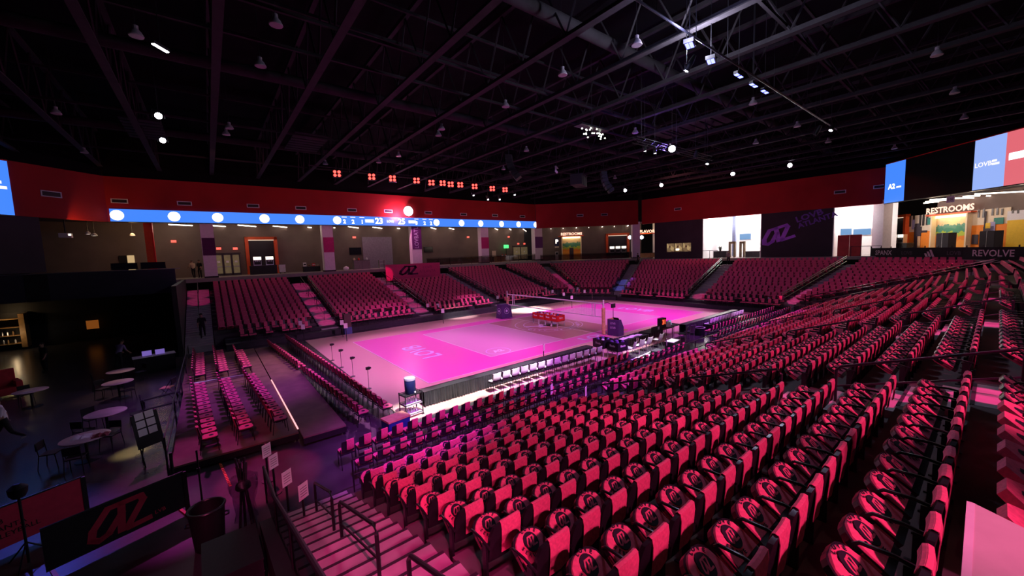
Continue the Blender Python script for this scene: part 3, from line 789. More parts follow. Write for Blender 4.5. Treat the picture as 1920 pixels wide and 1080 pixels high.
for y in (5.42, -5.42):
    mb = MB(); [mb.tube([(0, y, z), (0, y+(0.08 if y > 0 else -0.08), z)], 0.01, 5) for z in (1.25, 1.72, 2.2)]; mb.build('tension_strap', net_white, net)
# ---- padded block at the far post, with a ring emblem
pad = thing('post_base_pad', 'purple padded block with round emblem at the far net post', 'pad', (-0.25, 5.75, 0.03))
mb = MB(); mb.hexa([(-0.62, -0.45, 0), (0.62, -0.45, 0), (0.62, 0.45, 0), (-0.62, 0.45, 0)], [(-0.5, -0.36, 1.3), (0.5, -0.36, 1.3), (0.5, 0.36, 1.3), (-0.5, 0.36, 1.3)])
mb.build('body', purple_vinyl, pad)
for side in (0, 1):
    mb = MB(); n = 24
    F = (lambda a, r: (r*math.cos(a), -0.45+0.09*(0.68+r*math.sin(a))/1.3-0.008, 0.68+r*math.sin(a))) if side == 0 else (lambda a, r: (-0.62+0.12*(0.68+r*math.sin(a))/1.3-0.008, -r*math.cos(a), 0.68+r*math.sin(a)))
    vs = [F(2*PI*i/n, r) for i in range(n) for r in (0.25, 0.28)]
    mb.add(vs, [(2*i, 2*i+1, 2*((i+1) % n)+1, 2*((i+1) % n)) for i in range(n)])
    mb.add([F(2*PI*i/n, 0.12) for i in range(n)], [tuple(range(n))])
    mb.build('ring_emblem', line_lilac, pad)
# ---- referee stand: open-backed box with a sloping top at the near post
rs = thing('referee_stand', 'purple referee stand box with open plywood back at the near net post', 'stand', (0.75, -6.15, 0.03), 0.05)
for y, P, m_ in ((-0.55, [(-0.75, 0), (0.0, 0), (0.0, 0.6), (-0.4, 1.25), (-0.75, 1.25)], purple_vinyl), (0.55, [(-0.75, 0), (0.75, 0), (0.75, 0.62), (0.05, 1.25), (-0.75, 1.25)], wood_raw)):
    mb = MB(); mb.add([(x, y-0.03, z) for x, z in P]+[(x, y+0.03, z) for x, z in P], [(0, 1, 2, 3, 4), (9, 8, 7, 6, 5)]+[(i, (i+1) % 5, 5+(i+1) % 5, 5+i) for i in range(5)])
    mb.build('side_panel', m_, rs)
MB().box(-0.78, -0.72, -0.52, 0.52, 0, 1.25).build('front_panel', purple_vinyl, rs)
MB().box(0.1, 0.72, -0.52, 0.52, 0.3, 0.34).build('step', wood_raw, rs); MB().box(-0.72, 0.1, -0.52, 0.52, 0.6, 0.64).build('platform', wood_raw, rs)
mb = MB(); mb.hexa([(0.75, 0.0, 0.6), (0.75, 0.6, 0.6), (0.05, 0.6, 1.23), (0.05, 0.0, 1.23)], [(0.77, 0.0, 0.64), (0.77, 0.6, 0.64), (0.07, 0.6, 1.27), (0.07, 0.0, 1.27)]); mb.build('sloping_rim', black, rs)
for z, t in ((0.95, 'LOVB'), (0.62, 'LOVB')):
    me = text_mesh(t, 0.22, 0.006); me.materials.append(line_lilac); me.transform(frame_matrix((-0.786, 0, z), (0, -1, 0), (0, 0, 1))); link_mesh('lettering', me, rs)
rs.scale = (0.8, 0.8, 0.92)
mon = thing('monitor_stand', 'small dark monitor on a thin pole behind the referee stand', 'monitor', (1.5, -5.2, 0.03))
MB().cyl(0, 0, 0.0, 1.75, 0.02, n=8).build('pole', steel_black, mon); MB().cyl(0, 0, 0, 0.03, 0.22, n=14).build('base', steel_black, mon)
MB().box(-0.2, 0.2, -0.05, 0.05, 1.72, 2.02).build('screen', black, mon); MB().tube([(0, 0, 1.9), (-0.5, 0.1, 2.15), (-0.85, 0.1, 2.15)], 0.02, 6).build('arm', steel_black, mon)
# ---- ball carts
def ball(name, m, r, parent, loc):
    mb = MB(); mb.lathe([(0.001, -r)]+[(r*math.sin(PI*k/8), -r*math.cos(PI*k/8)) for k in range(1, 8)]+[(0.001, r)], 12)
    o = mb.build(name, m, parent, smooth=True); o.location = loc; return o
ball_w = mat('white_volleyball_leather', (0.75, 0.72, 0.8), 0.5, var=0.05); ball_p = mat('purple_volleyball_leather', (0.12, 0.05, 0.3), 0.5, var=0.05)
def ball_cart(lbl, loc, rz, m, w, d, txt, ends, gp, seed):
    c = thing('ball_cart', lbl, 'ball cart', loc, rz, gp)
    z0, z1 = 0.46, 0.94
    for nm, b in (('front_panel', (-w/2, w/2, -d/2, -d/2+0.02)), ('back_panel', (-w/2, w/2, d/2-0.02, d/2)), ('side_panel', (-w/2, -w/2+0.02, -d/2, d/2)), ('side_panel', (w/2-0.02, w/2, -d/2, d/2))):
        MB().box(*b, z0, z1).build(nm, m, c)
    MB().box(-w/2, w/2, -d/2, d/2, z0, z0+0.03).build('base_panel', m, c)
    for sx in (-1, 1):
        for sy in (-1, 1): MB().cyl(sx*(w/2-0.04), sy*(d/2-0.04), 0, z0, 0.025, n=8).build('leg', white_paint, c)
    for e in ((0,) if not ends else (0, ends)):
        mb = MB(); L = 0.0
        for q in range(6):     # the print is too small to read: a line of small white marks
            wq = (0.07, 0.03, 0.06, 0.05, 0.06, 0.05)[q]; hq = (0.12, 0.1, 0.08, 0.08, 0.1, 0.08)[q]; x = -0.18+L; L += wq+0.012
            if e == 0: mb.box(x, x+wq, -d/2-0.006, -d/2, 0.68, 0.68+hq)
            elif e > 0: mb.box(w/2, w/2+0.006, x, x+wq, 0.68, 0.68+hq)
        mb.build('printed_mark', white_paint, c)
    rnd = random.Random(seed)
    for i in range(2):
        for j in range(2): ball('ball', rnd.choice((ball_w, ball_p, ball_p)), 0.105, c, (-w/4+i*w/2+rnd.uniform(-.02, .02), -d/4+j*d/2, 0.88+rnd.uniform(-.03, .03)))
    return c
for i, nm in enumerate(('farthest of the four', 'second from the far end', 'third from the far end', 'nearest of the four')):
    ball_cart('red ball cart on white legs under the net, '+nm, (-0.05, 1.33-0.73*i-0.18, 0.045), -PI/2, red_vinyl, 0.71, 0.85, None, 1 if i == 3 else 0, 'red ball carts under the net', i)
cart_black = mat('black_cart_vinyl', (0.015, 0.015, 0.02), 0.45, var=0.1)
ball_cart('black ball cart beside the scoring table, the one nearer the court', (-4.15, -8.72, 0.03), -PI/2-0.1, cart_black, 0.8, 0.8, None, 0, 'black ball carts', 11)
ball_cart('black ball cart beside the scoring table, the one nearer the seats', (-4.05, -9.62, 0.0), -PI/2-0.1, cart_black, 0.8, 0.8, None, 1, 'black ball carts', 12)
# ---- pleated black skirting along the near sideline
def skirted_board(lbl, x0, x1, y, h=0.62):
    t = thing('skirted_board', lbl, 'barrier', (x0, y, 0.03)); L = x1-x0
    MB().box(0, L, 0.10, 0.16, 0.0, h).build('board', black, t); MB().box(0, L, -0.3, 0.16, h-0.02, h).build('top_shelf', skirt_black, t)
    n = int(L/0.62)
    for k in range(n):
        P = []; m = 22
        for i in range(4):
            z = h-0.02-(h-0.05)*i/3; row = []
            for j in range(m+1):
                x = L*k/n+L/n*j/m; a = 0.02+0.022*i/3
                row.append((x, -0.3-a*math.sin(j/m*2*PI*5.0+0.6*math.sin(k*1.9))+0.012*math.sin(x*9+k), z-0.015*(i == 3)*math.sin(j*1.3+k)))
            P.append(row)
        MB().grid(P).build('skirt_panel', skirt_black, t, smooth=True)
    return t
skirted_board('long pleated black skirting before the white bench chairs on the left', -15.15, -4.95, -8.35)
skirted_board('pleated black skirting before the bench chairs on the right', 3.6, 12.0, -9.25, 0.7)
# ---- bench chairs with white covers
bp = empty('bench_chair'); chair_parts(bp, True); first = True
for grp, xs, y, lb in (('left bench chairs', [-12.1+0.505*i for i in range(14)], -9.15, 'left bench'), ('right bench chairs', [6.2+0.47*i for i in range(12)], -9.85, 'right bench')):
    for i, x in enumerate(xs):
        o = bp if first else seat_tree(bp); first = False
        o.location = (x, y-0.017*(i if 'left' in lb else 0.3*i), 0.0 if y < -9.4 else 0.03); o.rotation_euler = (0, 0, random.uniform(-.04, .04))
        prop(o, 'white-covered folding chair on the %s, %s from the left' % (lb, ORD[i]), 'chair', grp)
# ---- scoring tables
def folding_table(lbl, loc, w, d, rz=0, m=None, skirt=True):
    t = thing('scoring_table', lbl, 'table', loc, rz)
    MB().box(-w/2, w/2, -d/2, d/2, 0.71, 0.75).build('tabletop', m or black, t)
    for sx in (-1, 1):
        for sy in (-1, 1): MB().cyl(sx*(w/2-0.1), sy*(d/2-0.08), 0, 0.71, 0.018, n=6).build('leg', steel_black, t)
    if skirt:
        P = []
        for i in range(3): P.append([(-w/2+w*j/40, d/2+0.03+0.02*math.sin(j*1.6), 0.75-0.36*i) for j in range(41)])
        MB().grid(P).build('skirt', skirt_black, t, smooth=True)
    return t
folding_table('black skirted scoring table nearest the ball carts, covered in papers', (-2.1, -9.1, 0.03), 2.6, 0.75)
folding_table('black skirted scoring table under the red numbered display', (0.9, -9.05, 0.03), 2.9, 0.75)
def pap(lbl, loc, w, d, rz=0, m=paper, th=0.006):
    o = MB().box(-w/2, w/2, -d/2, d/2, 0, th).build('paper_sheet', m); o.location = loc; o.rotation_euler = (0, 0, rz); return prop(o, lbl, 'paper', 'papers on the scoring table')
for k in range(5): pap('white score sheet on the scoring table, %s from the left' % ORD[k], (-3.1+0.45*k, -9.15+0.06*(k % 2), 0.78), 0.4, 0.34, 0.2*math.sin(k*2))
LEDR = glow('red_scoreboard_digits', (1, 0.06, 0.02), 4.0)
sb = thing('number_display', 'black tabletop display showing red digits on the scoring table', 'scoreboard', (1.55, -9.0, 0.78))
MB().box(-0.3, 0.3, -0.14, 0.14, 0, 0.62).build('case', black, sb)
me = text_mesh('31', 0.42, 0.008, bold=0.01); me.materials.append(LEDR); me.transform(frame_matrix((0.03, -0.146, 0.36), (1, 0, 0), (0, 0, 1))); link_mesh('lettering', me, sb)
fl = thing('control_box', 'white cased control box beside the red number display', 'box', (2.1, -9.1, 0.78))
MB().box(-0.16, 0.16, -0.13, 0.13, 0, 0.3).build('case', white_paint, fl); MB().tube([(-0.1, 0, 0.3), (-0.1, 0, 0.38), (0.1, 0, 0.38), (0.1, 0, 0.3)], 0.014, 6).build('handle', black, fl)
scr = glow('laptop_screen', (0.35, 0.5, 0.75), 0.8)
folding_table('small black side table carrying the open laptop', (2.95, -9.0, 0.03), 0.95, 0.7, 0, black, False)
lp = thing('laptop', 'open laptop with bluish screen on the side table', 'laptop', (2.75, -9.05, 0.78))
MB().box(-0.2, 0.2, -0.14, 0.14, 0, 0.02).build('keyboard_base', chrome, lp)
mb = MB(); mb.hexa([(-0.2, 0.13, 0.02), (0.2, 0.13, 0.02), (0.2, 0.15, 0.02), (-0.2, 0.15, 0.02)], [(-0.2, 0.22, 0.3), (0.2, 0.22, 0.3), (0.2, 0.24, 0.3), (-0.2, 0.24, 0.3)]); s_ = mb.build('lid', chrome, lp)
mb = MB(); mb.add([(-0.18, 0.131, 0.035), (0.18, 0.131, 0.035), (0.18, 0.21, 0.285), (-0.18, 0.21, 0.285)], [(0, 1, 2, 3)]); mb.build('screen', scr, s_)
tg = thing('desk_sign', 'black table sign with a white M on the scoring table', 'sign', (0.35, -9.38, 0.78))
MB().box(-0.62, 0.62, -0.02, 0.02, 0, 0.32).build('panel', black, tg)
me = text_mesh('M', 0.26, 0.006, bold=0.012); me.materials.append(white_paint); me.transform(frame_matrix((0.15, -0.025, 0.16), (1, 0, 0), (0, 0, 1))); link_mesh('lettering', me, tg)
# shell office chairs behind the scorers
grey_shell = mat('grey_green_shell', (0.42, 0.45, 0.42), 0.45, var=0.06)
def shell_chair(lbl, loc, rz):
    t = thing('shell_chair', lbl, 'chair', loc, rz, 'shell chairs at the scoring table'); P = []
    prof = [(0.25, 0.47), (0.2, 0.44), (0.0, 0.42), (-0.16, 0.45), (-0.22, 0.56), (-0.25, 0.70), (-0.30, 0.86)]
    for y, z in prof: P.append([(-0.22+0.44*j/4, y+0.03*abs(j/2-1)**2, z+0.05*abs(j/2-1)**2) for j in range(5)])
    MB().shell(P, (0, -0.4, -0.9), 0.02).build('shell', grey_shell, t, smooth=True)
    for sx in (-1, 1):
        for sy in (-1, 1): MB().tube([(sx*0.12, sy*0.1, 0.42), (sx*0.22, sy*0.2, 0.0)], 0.012, 5).build('leg', chrome, t)
for k, (x, y) in enumerate(((-3.3, -10.0), (-2.5, -9.98), (-1.7, -9.96), (-0.5, -9.95))):
    shell_chair('grey moulded chair at the scoring table, %s from the ball carts' % ORD[k], (x, y, 0), random.uniform(-.25, .25))
# dark armchairs, drum case, cases and screens in the media corner
dk = mat('dark_grey_fabric', (0.05, 0.05, 0.06), 0.9, var=0.2, scale=14)
def mesh_chair(lbl, loc, rz):
    t = thing('task_chair', lbl, 'chair', loc, rz, 'task chairs behind the laptop')
    MB().box(-0.24, 0.24, -0.2, 0.24, 0.44, 0.5).build('seat', dk, t)
    P = [[(-0.23+0.46*j/4, -0.2-0.08*i/3+0.03*abs(j/2-1), 0.52+0.42*i/3) for j in range(5)] for i in range(4)]
    MB().shell(P, (0, -1, 0), 0.02).build('backrest', dk, t, smooth=True)
    MB().tube([(-0.22, -0.2, 0.52), (-0.24, -0.28, 0.95), (0.24, -0.28, 0.95), (0.22, -0.2, 0.52)], 0.015, 6).build('back_frame', chrome, t)
    for sx in (-1, 1):
        for sy in (-1, 1): MB().cyl(sx*0.2, sy*0.19, 0, 0.44, 0.014, n=6).build('leg', chrome, t)
for k, (x, y, r) in enumerate(((2.0, -10.2, 0.3), (2.75, -10.25, -0.2))): mesh_chair(('dark mesh task chair behind the display', 'dark mesh task chair behind the laptop')[k], (x, y, 0), r)
dr = thing('drum_case', 'dark open drum with a white rim behind the right skirting', 'drum', (4.3, -10.15, 0.0))
MB().lathe([(0.3, 0), (0.33, 0.1), (0.34, 0.5), (0.32, 0.52), (0.28, 0.5), (0.27, 0.2)], 18).build('shell', black, dr, smooth=True); MB().tube([(0.335*math.cos(a*PI/10), 0.335*math.sin(a*PI/10), 0.53) for a in range(20)], 0.018, 6, closed=True).build('rim', white_paint, dr)
for k, (x, y, w, d, h, nm) in enumerate(((-0.55, -10.9, 0.9, 0.5, 0.55, 'with a pale lid beside the media screen'), (-1.9, -10.75, 0.7, 0.45, 0.2, 'lying flat on the white-lit floor'))):
    c = thing('equipment_case', 'black equipment case '+nm, 'case', (x, y, 0), 0.1)
    MB().box(-w/2, w/2, -d/2, d/2, 0, h).build('body', black, c); MB().box(-w/2, w/2, -d/2, d/2, h, h+0.03).build('lid', white_paint if k == 0 else dk, c); MB().box(-0.1, 0.1, -d/2-0.02, -d/2, h*0.6, h*0.7).build('handle', chrome, c)
mat_w = mat('white_floor_mat', (0.8, 0.78, 0.82), 0.6, var=0.05)
for k, (x, y, r) in enumerate(((-3.55, -10.55, 0.1), (-2.75, -10.5, 0.08), (-1.95, -10.42, 0.05))):
    c = thing('floor_decal', 'white-bordered dark floor mat behind the scorers, %s from the left' % ORD[k], 'mat', (x, y, 0.0), r, 'floor mats behind the scorers')
    MB().box(-0.36, 0.36, -0.22, 0.22, 0, 0.012).build('border', mat_w, c); MB().box(-0.26, 0.26, -0.13, 0.13, 0.012, 0.02).build('centre', black, c)
# ---- the drinks cart
cart = thing('drinks_cart', 'black three-tier trolley carrying the drinks cooler at the court corner', 'trolley', (-15.85, -9.0, 0.0), 0.12)
for z in (0.12, 0.5, 0.86):
    sh = MB().box(-0.36, 0.36, -0.24, 0.24, z, z+0.025).build('shelf', black if z > 0.8 else white_paint, cart)
    MB().tube([(-0.36, -0.24, z+0.05), (0.36, -0.24, z+0.05), (0.36, 0.24, z+0.05), (-0.36, 0.24, z+0.05)], 0.014, 5, closed=True).build('shelf_rim', black, sh)
for sx in (-1, 1):
    for sy in (-1, 1):
        l = MB().cyl(sx*0.35, sy*0.23, 0.08, 0.95, 0.02, n=8).build('upright', black, cart)
        MB().tube([(sx*0.35-0.0, sy*0.23-0.02, 0.045), (sx*0.35, sy*0.23+0.02, 0.045)], 0.045, 10).build('caster', black, cart)
navy = mat('navy_cooler_plastic', (0.012, 0.016, 0.08), 0.4, var=0.1)
clr = thing('drinks_cooler', 'navy round drinks cooler with a pale lid on the black trolley', 'cooler', (-15.85, -9.0, 0.885))
MB().lathe([(0.17, 0), (0.19, 0.03), (0.205, 0.3), (0.205, 0.5), (0.19, 0.52)], 18).build('body', navy, clr, smooth=True); MB().lathe([(0.21, 0.52), (0.215, 0.58), (0.2, 0.61), (0.05, 0.62)], 18).build('lid', mat('lavender_lid', (0.35, 0.32, 0.45), 0.6), clr, smooth=True); MB().cyl(0.1, -0.2, 0.05, 0.1, 0.03, n=8).build('tap', white_paint, clr)
bottle_w = mat('clear_white_bottle', (0.7, 0.7, 0.78), 0.2, var=0.05)
for z, tier in ((0.525, 'middle'), (0.145, 'bottom')):
    for k in range(5):
        b = thing('water_bottle', 'white water bottle on the %s shelf of the trolley, %s from the left' % (tier, ORD[k]), 'bottle', (-16.05+0.1*k, -9.0+0.03*(k % 2), z), 0, 'bottles on the drinks trolley')
        MB().lathe([(0.032, 0), (0.034, 0.13), (0.014, 0.18)], 8).build('body', bottle_w, b, smooth=True); MB().cyl(0, 0, 0.18, 0.2, 0.016, n=8).build('cap', navy, b)
bin_ = thing('ice_chest', 'dark blue ice chest with a tan lid under the end-line chairs', 'cooler', (-16.75, -9.75, 0.0), 0.15)
blue_pl = mat('blue_plastic', (0.02, 0.05, 0.25), 0.45, var=0.1)
MB().box(-0.4, 0.4, -0.26, 0.26, 0, 0.44).build('body', blue_pl, bin_); MB().box(-0.42, 0.42, -0.28, 0.28, 0.44, 0.5).build('lid', wood_raw, bin_); MB().tube([(0.42, -0.1, 0.3), (0.47, -0.1, 0.26), (0.47, 0.1, 0.26), (0.42, 0.1, 0.3)], 0.015, 6).build('handle', black, bin_)
# padded pillar by the far tier
pl = thing('padded_pillar', 'blue and brown padded post before the far chairs', 'post', (-13.05, 9.75, 0))
MB().box(-0.28, 0.28, -0.25, 0.25, 0, 0.55).build('lower_pad', mat('slate_blue_pad', (0.08, 0.1, 0.3), 0.6), pl); MB().box(-0.26, 0.26, -0.23, 0.23, 0.55, 1.6).build('upper_pad', mat('brown_pad', (0.10, 0.05, 0.05), 0.7), pl)
# ---- four small camera stands before the courtside row
for k, (px, py) in enumerate(((593, 652), (612, 663), (637, 677), (667, 697))):
    p = at_z(px, py, 0.95); c = thing('camera_stand', 'small dark camera on a pole before the end-line chairs, %s from the far end' % ORD[k], 'camera', (max(p.x, -16.1), p.y, 0.03), 0, 'camera stands at the end line')
    c.scale = (0.75, 0.75, 0.9)
    MB().cyl(0, 0, 0, 1.0, 0.015, n=6).build('pole', steel_black, c); MB().cyl(0, 0, 0, 0.02, 0.15, n=12).build('base', steel_black, c); MB().box(-0.1, 0.12, -0.06, 0.06, 1.0, 1.14).box(0.12, 0.2, -0.04, 0.04, 1.03, 1.11).build('camera_head', black, c)
# ---- row-number placards on posts around the bowl
def placard(lbl, loc, h=1.15, rz=0.0, s=1.0, gp='placards on posts', txt=''):
    c = thing('placard_post', lbl, 'placard', loc, rz, gp)
    MB().cyl(0, 0.03, 0, h, 0.025, n=8).build('post', steel_black, c); MB().cyl(0, 0.03, 0, 0.02, 0.16, n=12).build('base', steel_black, c)
    c2 = MB().box(-0.13*s, 0.13*s, -0.012, 0.0, h-0.36*s, h).build('sheet', paper, c)
    if txt:
        for i in range(4): MB().box(-0.09*s, 0.09*s, -0.016, -0.012, h-(0.1+0.06*i)*s, h-(0.09+0.06*i)*s).build('print_line', ink, c2)
    return c
for k, (px, py, z) in enumerate(((1034, 728, 0.95), (1098, 733, 0.95), (1250, 640, 0.95), (1350, 608, 1.0), (1020, 652, 0.9))):
    p = at_z(px, py, z); placard('white sheet on a dark post among the near floor chairs, %s from the left' % ORD[(2, 3, 4, 5, 1)[k]-1], (p.x, p.y, 0), 1.1, 0.5, 1.0, 'sheets among the near floor chairs')
for k, (px, py) in enumerate(((563, 605), (568, 612), (641, 604), (648, 610), (789, 567), (802, 572), (821, 572), (830, 582), (919, 552), (933, 557), (1023, 541), (1036, 546), (1057, 551), (1072, 557), (1083, 541), (1096, 546), (1285, 541), (1452, 549), (1442, 556))):
    p = at_z(px, py, 1.2); placard('small white sheet on a post before the far tiers, %s from the left' % ORD[k], (p.x, p.y, 0.0), 1.35, -0.5, 1.0, 'sheets before the far tiers')
# ================================================================== the lounge floor at the left
deck_brown = mat('brown_deck_carpet', (0.2, 0.13, 0.10), 0.9, var=0.15, scale=2.0)
strip_m = glow('pinkish_deck_edge_strip', (1, 0.4, 0.42), 1.6)
amber = glow('amber_marker_light', (1, 0.5, 0.12), 2.5)
def deck(lbl, x0, x1, y0, y1, z, n):
    t = thing('seating_deck', lbl, 'platform', (x0, y0, 0))
    for k in range(n):
        a, b = (y1-y0)*k/n, (y1-y0)*(k+1)/n
        MB().box(0.0, x1-x0, a+0.006, b-0.006, z-0.05, z-0.002*(k % 2)).build('deck_panel', deck_brown, t)
    MB().box(0, x1-x0, 0, 0.03, z-0.24, z-0.05).build('deck_fascia', black, t); MB().box(0, x1-x0, y1-y0-0.03, y1-y0, z-0.24, z-0.05).build('deck_fascia', black, t)
    for x in (0.06, x1-x0-0.06):
        for k in range(n+1): MB().cyl(x, min(max((y1-y0)*k/n, 0.06), y1-y0-0.06), 0, z-0.05, 0.035, n=6).build('deck_leg', steel_black, t)
    return t
deck('far brown seating deck carrying three short rows of purple chairs', -22.85, -19.5, 0.05, 8.0, 0.30, 3)
dk_near = deck('near brown seating deck carrying three longer rows of purple chairs', -22.75, -19.5, -8.25, 0.0, 0.30, 3)
dk2 = deck('brown walkway deck between the deck chairs and the end-line chairs', -19.46, -18.15, -8.85, 7.6, DECK+0.02, 3)
st = MB().box(-19.50, -19.46, -8.0, -1.0, DECK+0.002, DECK+0.03).build('edge_light_strip', strip_m); prop(st, 'thin glowing pink light strip along the walkway deck edge', 'light strip')
mb = MB(); mb.tube([(-22.5, -0.1, 0.3), (-22.5, -0.1, 0.62), (-20.3, -0.25, 0.62), (-20.3, -0.25, 0.3)], 0.04, 8)
prop(mb.build('deck_rail', chrome, smooth=True), 'grey tube rail dividing the two seating decks', 'rail')
mb = MB()
for y in (-8.1, -4.2, -0.2, 3.8, 7.6): mb.cyl(-22.78, y, 0.0, 1.15, 0.025, n=6)
for z in (0.65, 1.15): mb.tube([(-22.78, -8.1, z), (-22.78, 7.6, z)], 0.02, 6)
prop(mb.build('guard_rail', steel_black), 'dark guard rail along the lounge side of the seating decks', 'railing')
# ---- round tables
top_m = mat('pink_grey_table_laminate', (0.55, 0.42, 0.42), 0.4, var=0.25, scale=1.6)
def round_table(lbl, x, y, r=0.55, h=0.75):
    t = thing('round_table', lbl, 'table', (x, y, 0), 0, 'round lounge tables')
    MB().lathe([(r-0.01, h-0.03), (r, h-0.02), (r, h-0.005), (r-0.01, h)], 28).build('tabletop', top_m, t, smooth=True)
    MB().cyl(0, 0, 0.03, h-0.03, 0.04, n=10).build('column', steel_black, t); MB().lathe([(0.3, 0), (0.3, 0.015), (0.06, 0.04)], 16).build('base', steel_black, t)
    return t
def stool(lbl, x, y, rz):
    t = thing('lounge_chair', lbl, 'chair', (x, y, 0), rz, 'dark chairs at the round tables')
    MB().prism([(-0.19, -0.19), (0.19, -0.19), (0.2, 0.17), (-0.2, 0.17)], 0.43, 0.46).build('seat', black, t)
    for sx in (-1, 1):
        MB().tube([(sx*0.2, -0.24, 0), (sx*0.18, -0.19, 0.45), (sx*0.18, -0.23, 0.84)], 0.012, 5).build('leg', steel_black, t); MB().tube([(sx*0.18, 0.15, 0.43), (sx*0.2, 0.2, 0)], 0.012, 5).build('leg', steel_black, t)
    MB().box(-0.18, 0.18, -0.245, -0.225, 0.6, 0.84).build('backrest', black, t)
TB = [(-25.34, 4.96, 'farthest of the lit pair'), (-25.1, 2.36, 'nearer of the lit pair'), (-24.77, -2.56, 'large in the middle of the lounge'), (-24.86, -5.01, 'nearest, scattered with cloths'), (-27.97, 3.61, 'by itself near the red sofa')]
for k, (x, y, nm) in enumerate(TB):
    round_table('round lounge table, '+nm, x, y, 0.56 if k in (2, 3) else 0.53)
    for j, a in enumerate(((0.6, 3.4), (2.4, 5.2), (0.2, 2.2, 4.1), (1.0, 2.9, 4.6), (2.0,))[k]):
        stool('dark lounge chair, %s around the table %s' % (ORD[j], ('farthest in the lit pair', 'nearer in the lit pair', 'in the middle', 'nearest the easel', 'by the red sofa')[k]), x+0.78*math.cos(a), y+0.78*math.sin(a), a+PI/2)
def cloth_heap(lbl, x, y, z, m, s=0.2, seed=1):
    rnd = random.Random(seed); P = []
    for i in range(8):
        P.append([(x+s*(i/3.5-1)+rnd.uniform(-.02, .02), y+s*(j/3.5-1)+rnd.uniform(-.02, .02), z+0.003+(0.09*math.sin(i*1.1+seed)**2*math.sin(j*0.9+0.5)**2 if 0 < i < 7 and 0 < j < 7 else 0)) for j in range(8)])
    return prop(MB().grid(P).build('crumpled_cloth', m, smooth=True), lbl, 'cloth')
cloth_heap('crumpled pale cloth lying on the nearest round table', -24.95, -4.95, 0.751, white_cushion, 0.22, 3)
cloth_heap('crumpled dark red cloth lying on the nearest round table', -24.5, -5.2, 0.751, mat('dark_red_cloth', (0.25, 0.05, 0.06), 0.9), 0.2, 5)
# ---- red sofa, console and DJ table in the dark
sofa_m = mat('dark_red_upholstery', (0.5, 0.03, 0.05), 0.8, var=0.15, scale=5)
sf = thing('sofa', 'dark red high-backed sofa at the left edge', 'sofa', (-30.0, 6.6, 0), 0.4)
MB().box(-0.9, 0.9, -0.4, 0.4, 0.12, 0.45).build('seat', sofa_m, sf); MB().box(-0.9, 0.9, 0.3, 0.5, 0.45, 1.25).build('backrest', sofa_m, sf)
for sx in (-1, 1): MB().box(sx*0.9-0.1, sx*0.9+0.1, -0.4, 0.5, 0.12, 0.7).build('armrest', sofa_m, sf); MB().box(sx*0.8-0.04, sx*0.8+0.04, -0.35, -0.27, 0, 0.12).build('foot', black, sf)
dj = thing('media_table', 'dark table with lit screens at the back of the lounge', 'table', (-24.25, 7.2, 0), 0.15)
MB().box(-0.9, 0.9, -0.35, 0.35, 0.9, 0.94).build('tabletop', white_cushion, dj); MB().box(-0.85, 0.85, -0.28, 0.3, 0, 0.9).build('front_cloth', black, dj)
vs = glow('violet_lit_screen', (0.32, 0.2, 0.8), 0.5)
for k, x in enumerate((-0.3, 0.25)):
    l = thing('laptop', ('left' if k == 0 else 'right')+' laptop with a violet screen on the dark media table', 'laptop', (-24.25+x, 7.2, 0.942), 0.15)
    MB().box(-0.2, 0.2, -0.12, 0.12, 0, 0.02).build('keyboard_base', black, l); MB().box(-0.2, 0.2, -0.14, -0.12, 0.02, 0.3).build('screen', vs, l)
gt = thing('gate_frame', 'dark folding frame leaning beside the near deck in the lounge', 'frame', (-23.3, -1.6, 0), 0.3)
for z in (0.35, 0.75): MB().box(-0.7, 0.5, -0.25, -0.1, z, z+0.04).build('slat', black, gt)
for x in (-0.65, 0.45): MB().tube([(x, -0.3, 0), (x, 0.1, 0.95)], 0.025, 6).build('leg', steel_black, gt)
fc = thing('folding_chair', 'open folding chair with a tan seat beside the far deck', 'chair', (-23.35, 0.85, 0), 1.2)
MB().box(-0.2, 0.2, -0.2, 0.2, 0.43, 0.46).build('seat', wood_raw, fc); MB().box(-0.2, 0.2, -0.3, -0.27, 0.6, 0.85).build('backrest', black, fc)
for sx in (-1, 1): MB().tube([(sx*0.2, 0.25, 0), (sx*0.2, -0.3, 0.85)], 0.014, 5).build('leg', steel_black, fc); MB().tube([(sx*0.18, -0.25, 0), (sx*0.18, 0.15, 0.45)], 0.014, 5).build('leg', steel_black, fc)
# ---- easel board with sheets
ez = thing('notice_easel', 'tall black easel board pinned with six pink-lit sheets', 'easel', (-23.2, -6.7, 0), 0.55)
mb = MB(); mb.hexa([(-0.32, 0, 0.55), (0.32, 0, 0.55), (0.32, 0.03, 0.55), (-0.32, 0.03, 0.55)], [(-0.32, 0.22, 1.55), (0.32, 0.22, 1.55), (0.32, 0.25, 1.55), (-0.32, 0.25, 1.55)]); bd = mb.build('board', black, ez)
for i in range(3):
    for j in range(2):
        z = 0.9+0.24*i; y = (z-0.55)*0.22-0.008
        MB().hexa([(-0.24+0.25*j, y, z), (-0.03+0.25*j, y, z), (-0.03+0.25*j, y+0.005, z), (-0.24+0.25*j, y+0.005, z)], [(-0.24+0.25*j, y+0.044, z+0.2), (-0.03+0.25*j, y+0.044, z+0.2), (-0.03+0.25*j, y+0.049, z+0.2), (-0.24+0.25*j, y+0.049, z+0.2)]).build('sheet', paper, bd)
for sx in (-1, 1): MB().tube([(sx*0.27, -0.12, 0), (sx*0.27, 0.04, 0.6)], 0.02, 6).build('leg', steel_black, ez)
MB().tube([(0, 0.6, 0), (0, 0.2, 1.4)], 0.02, 6).build('leg', steel_black, ez)
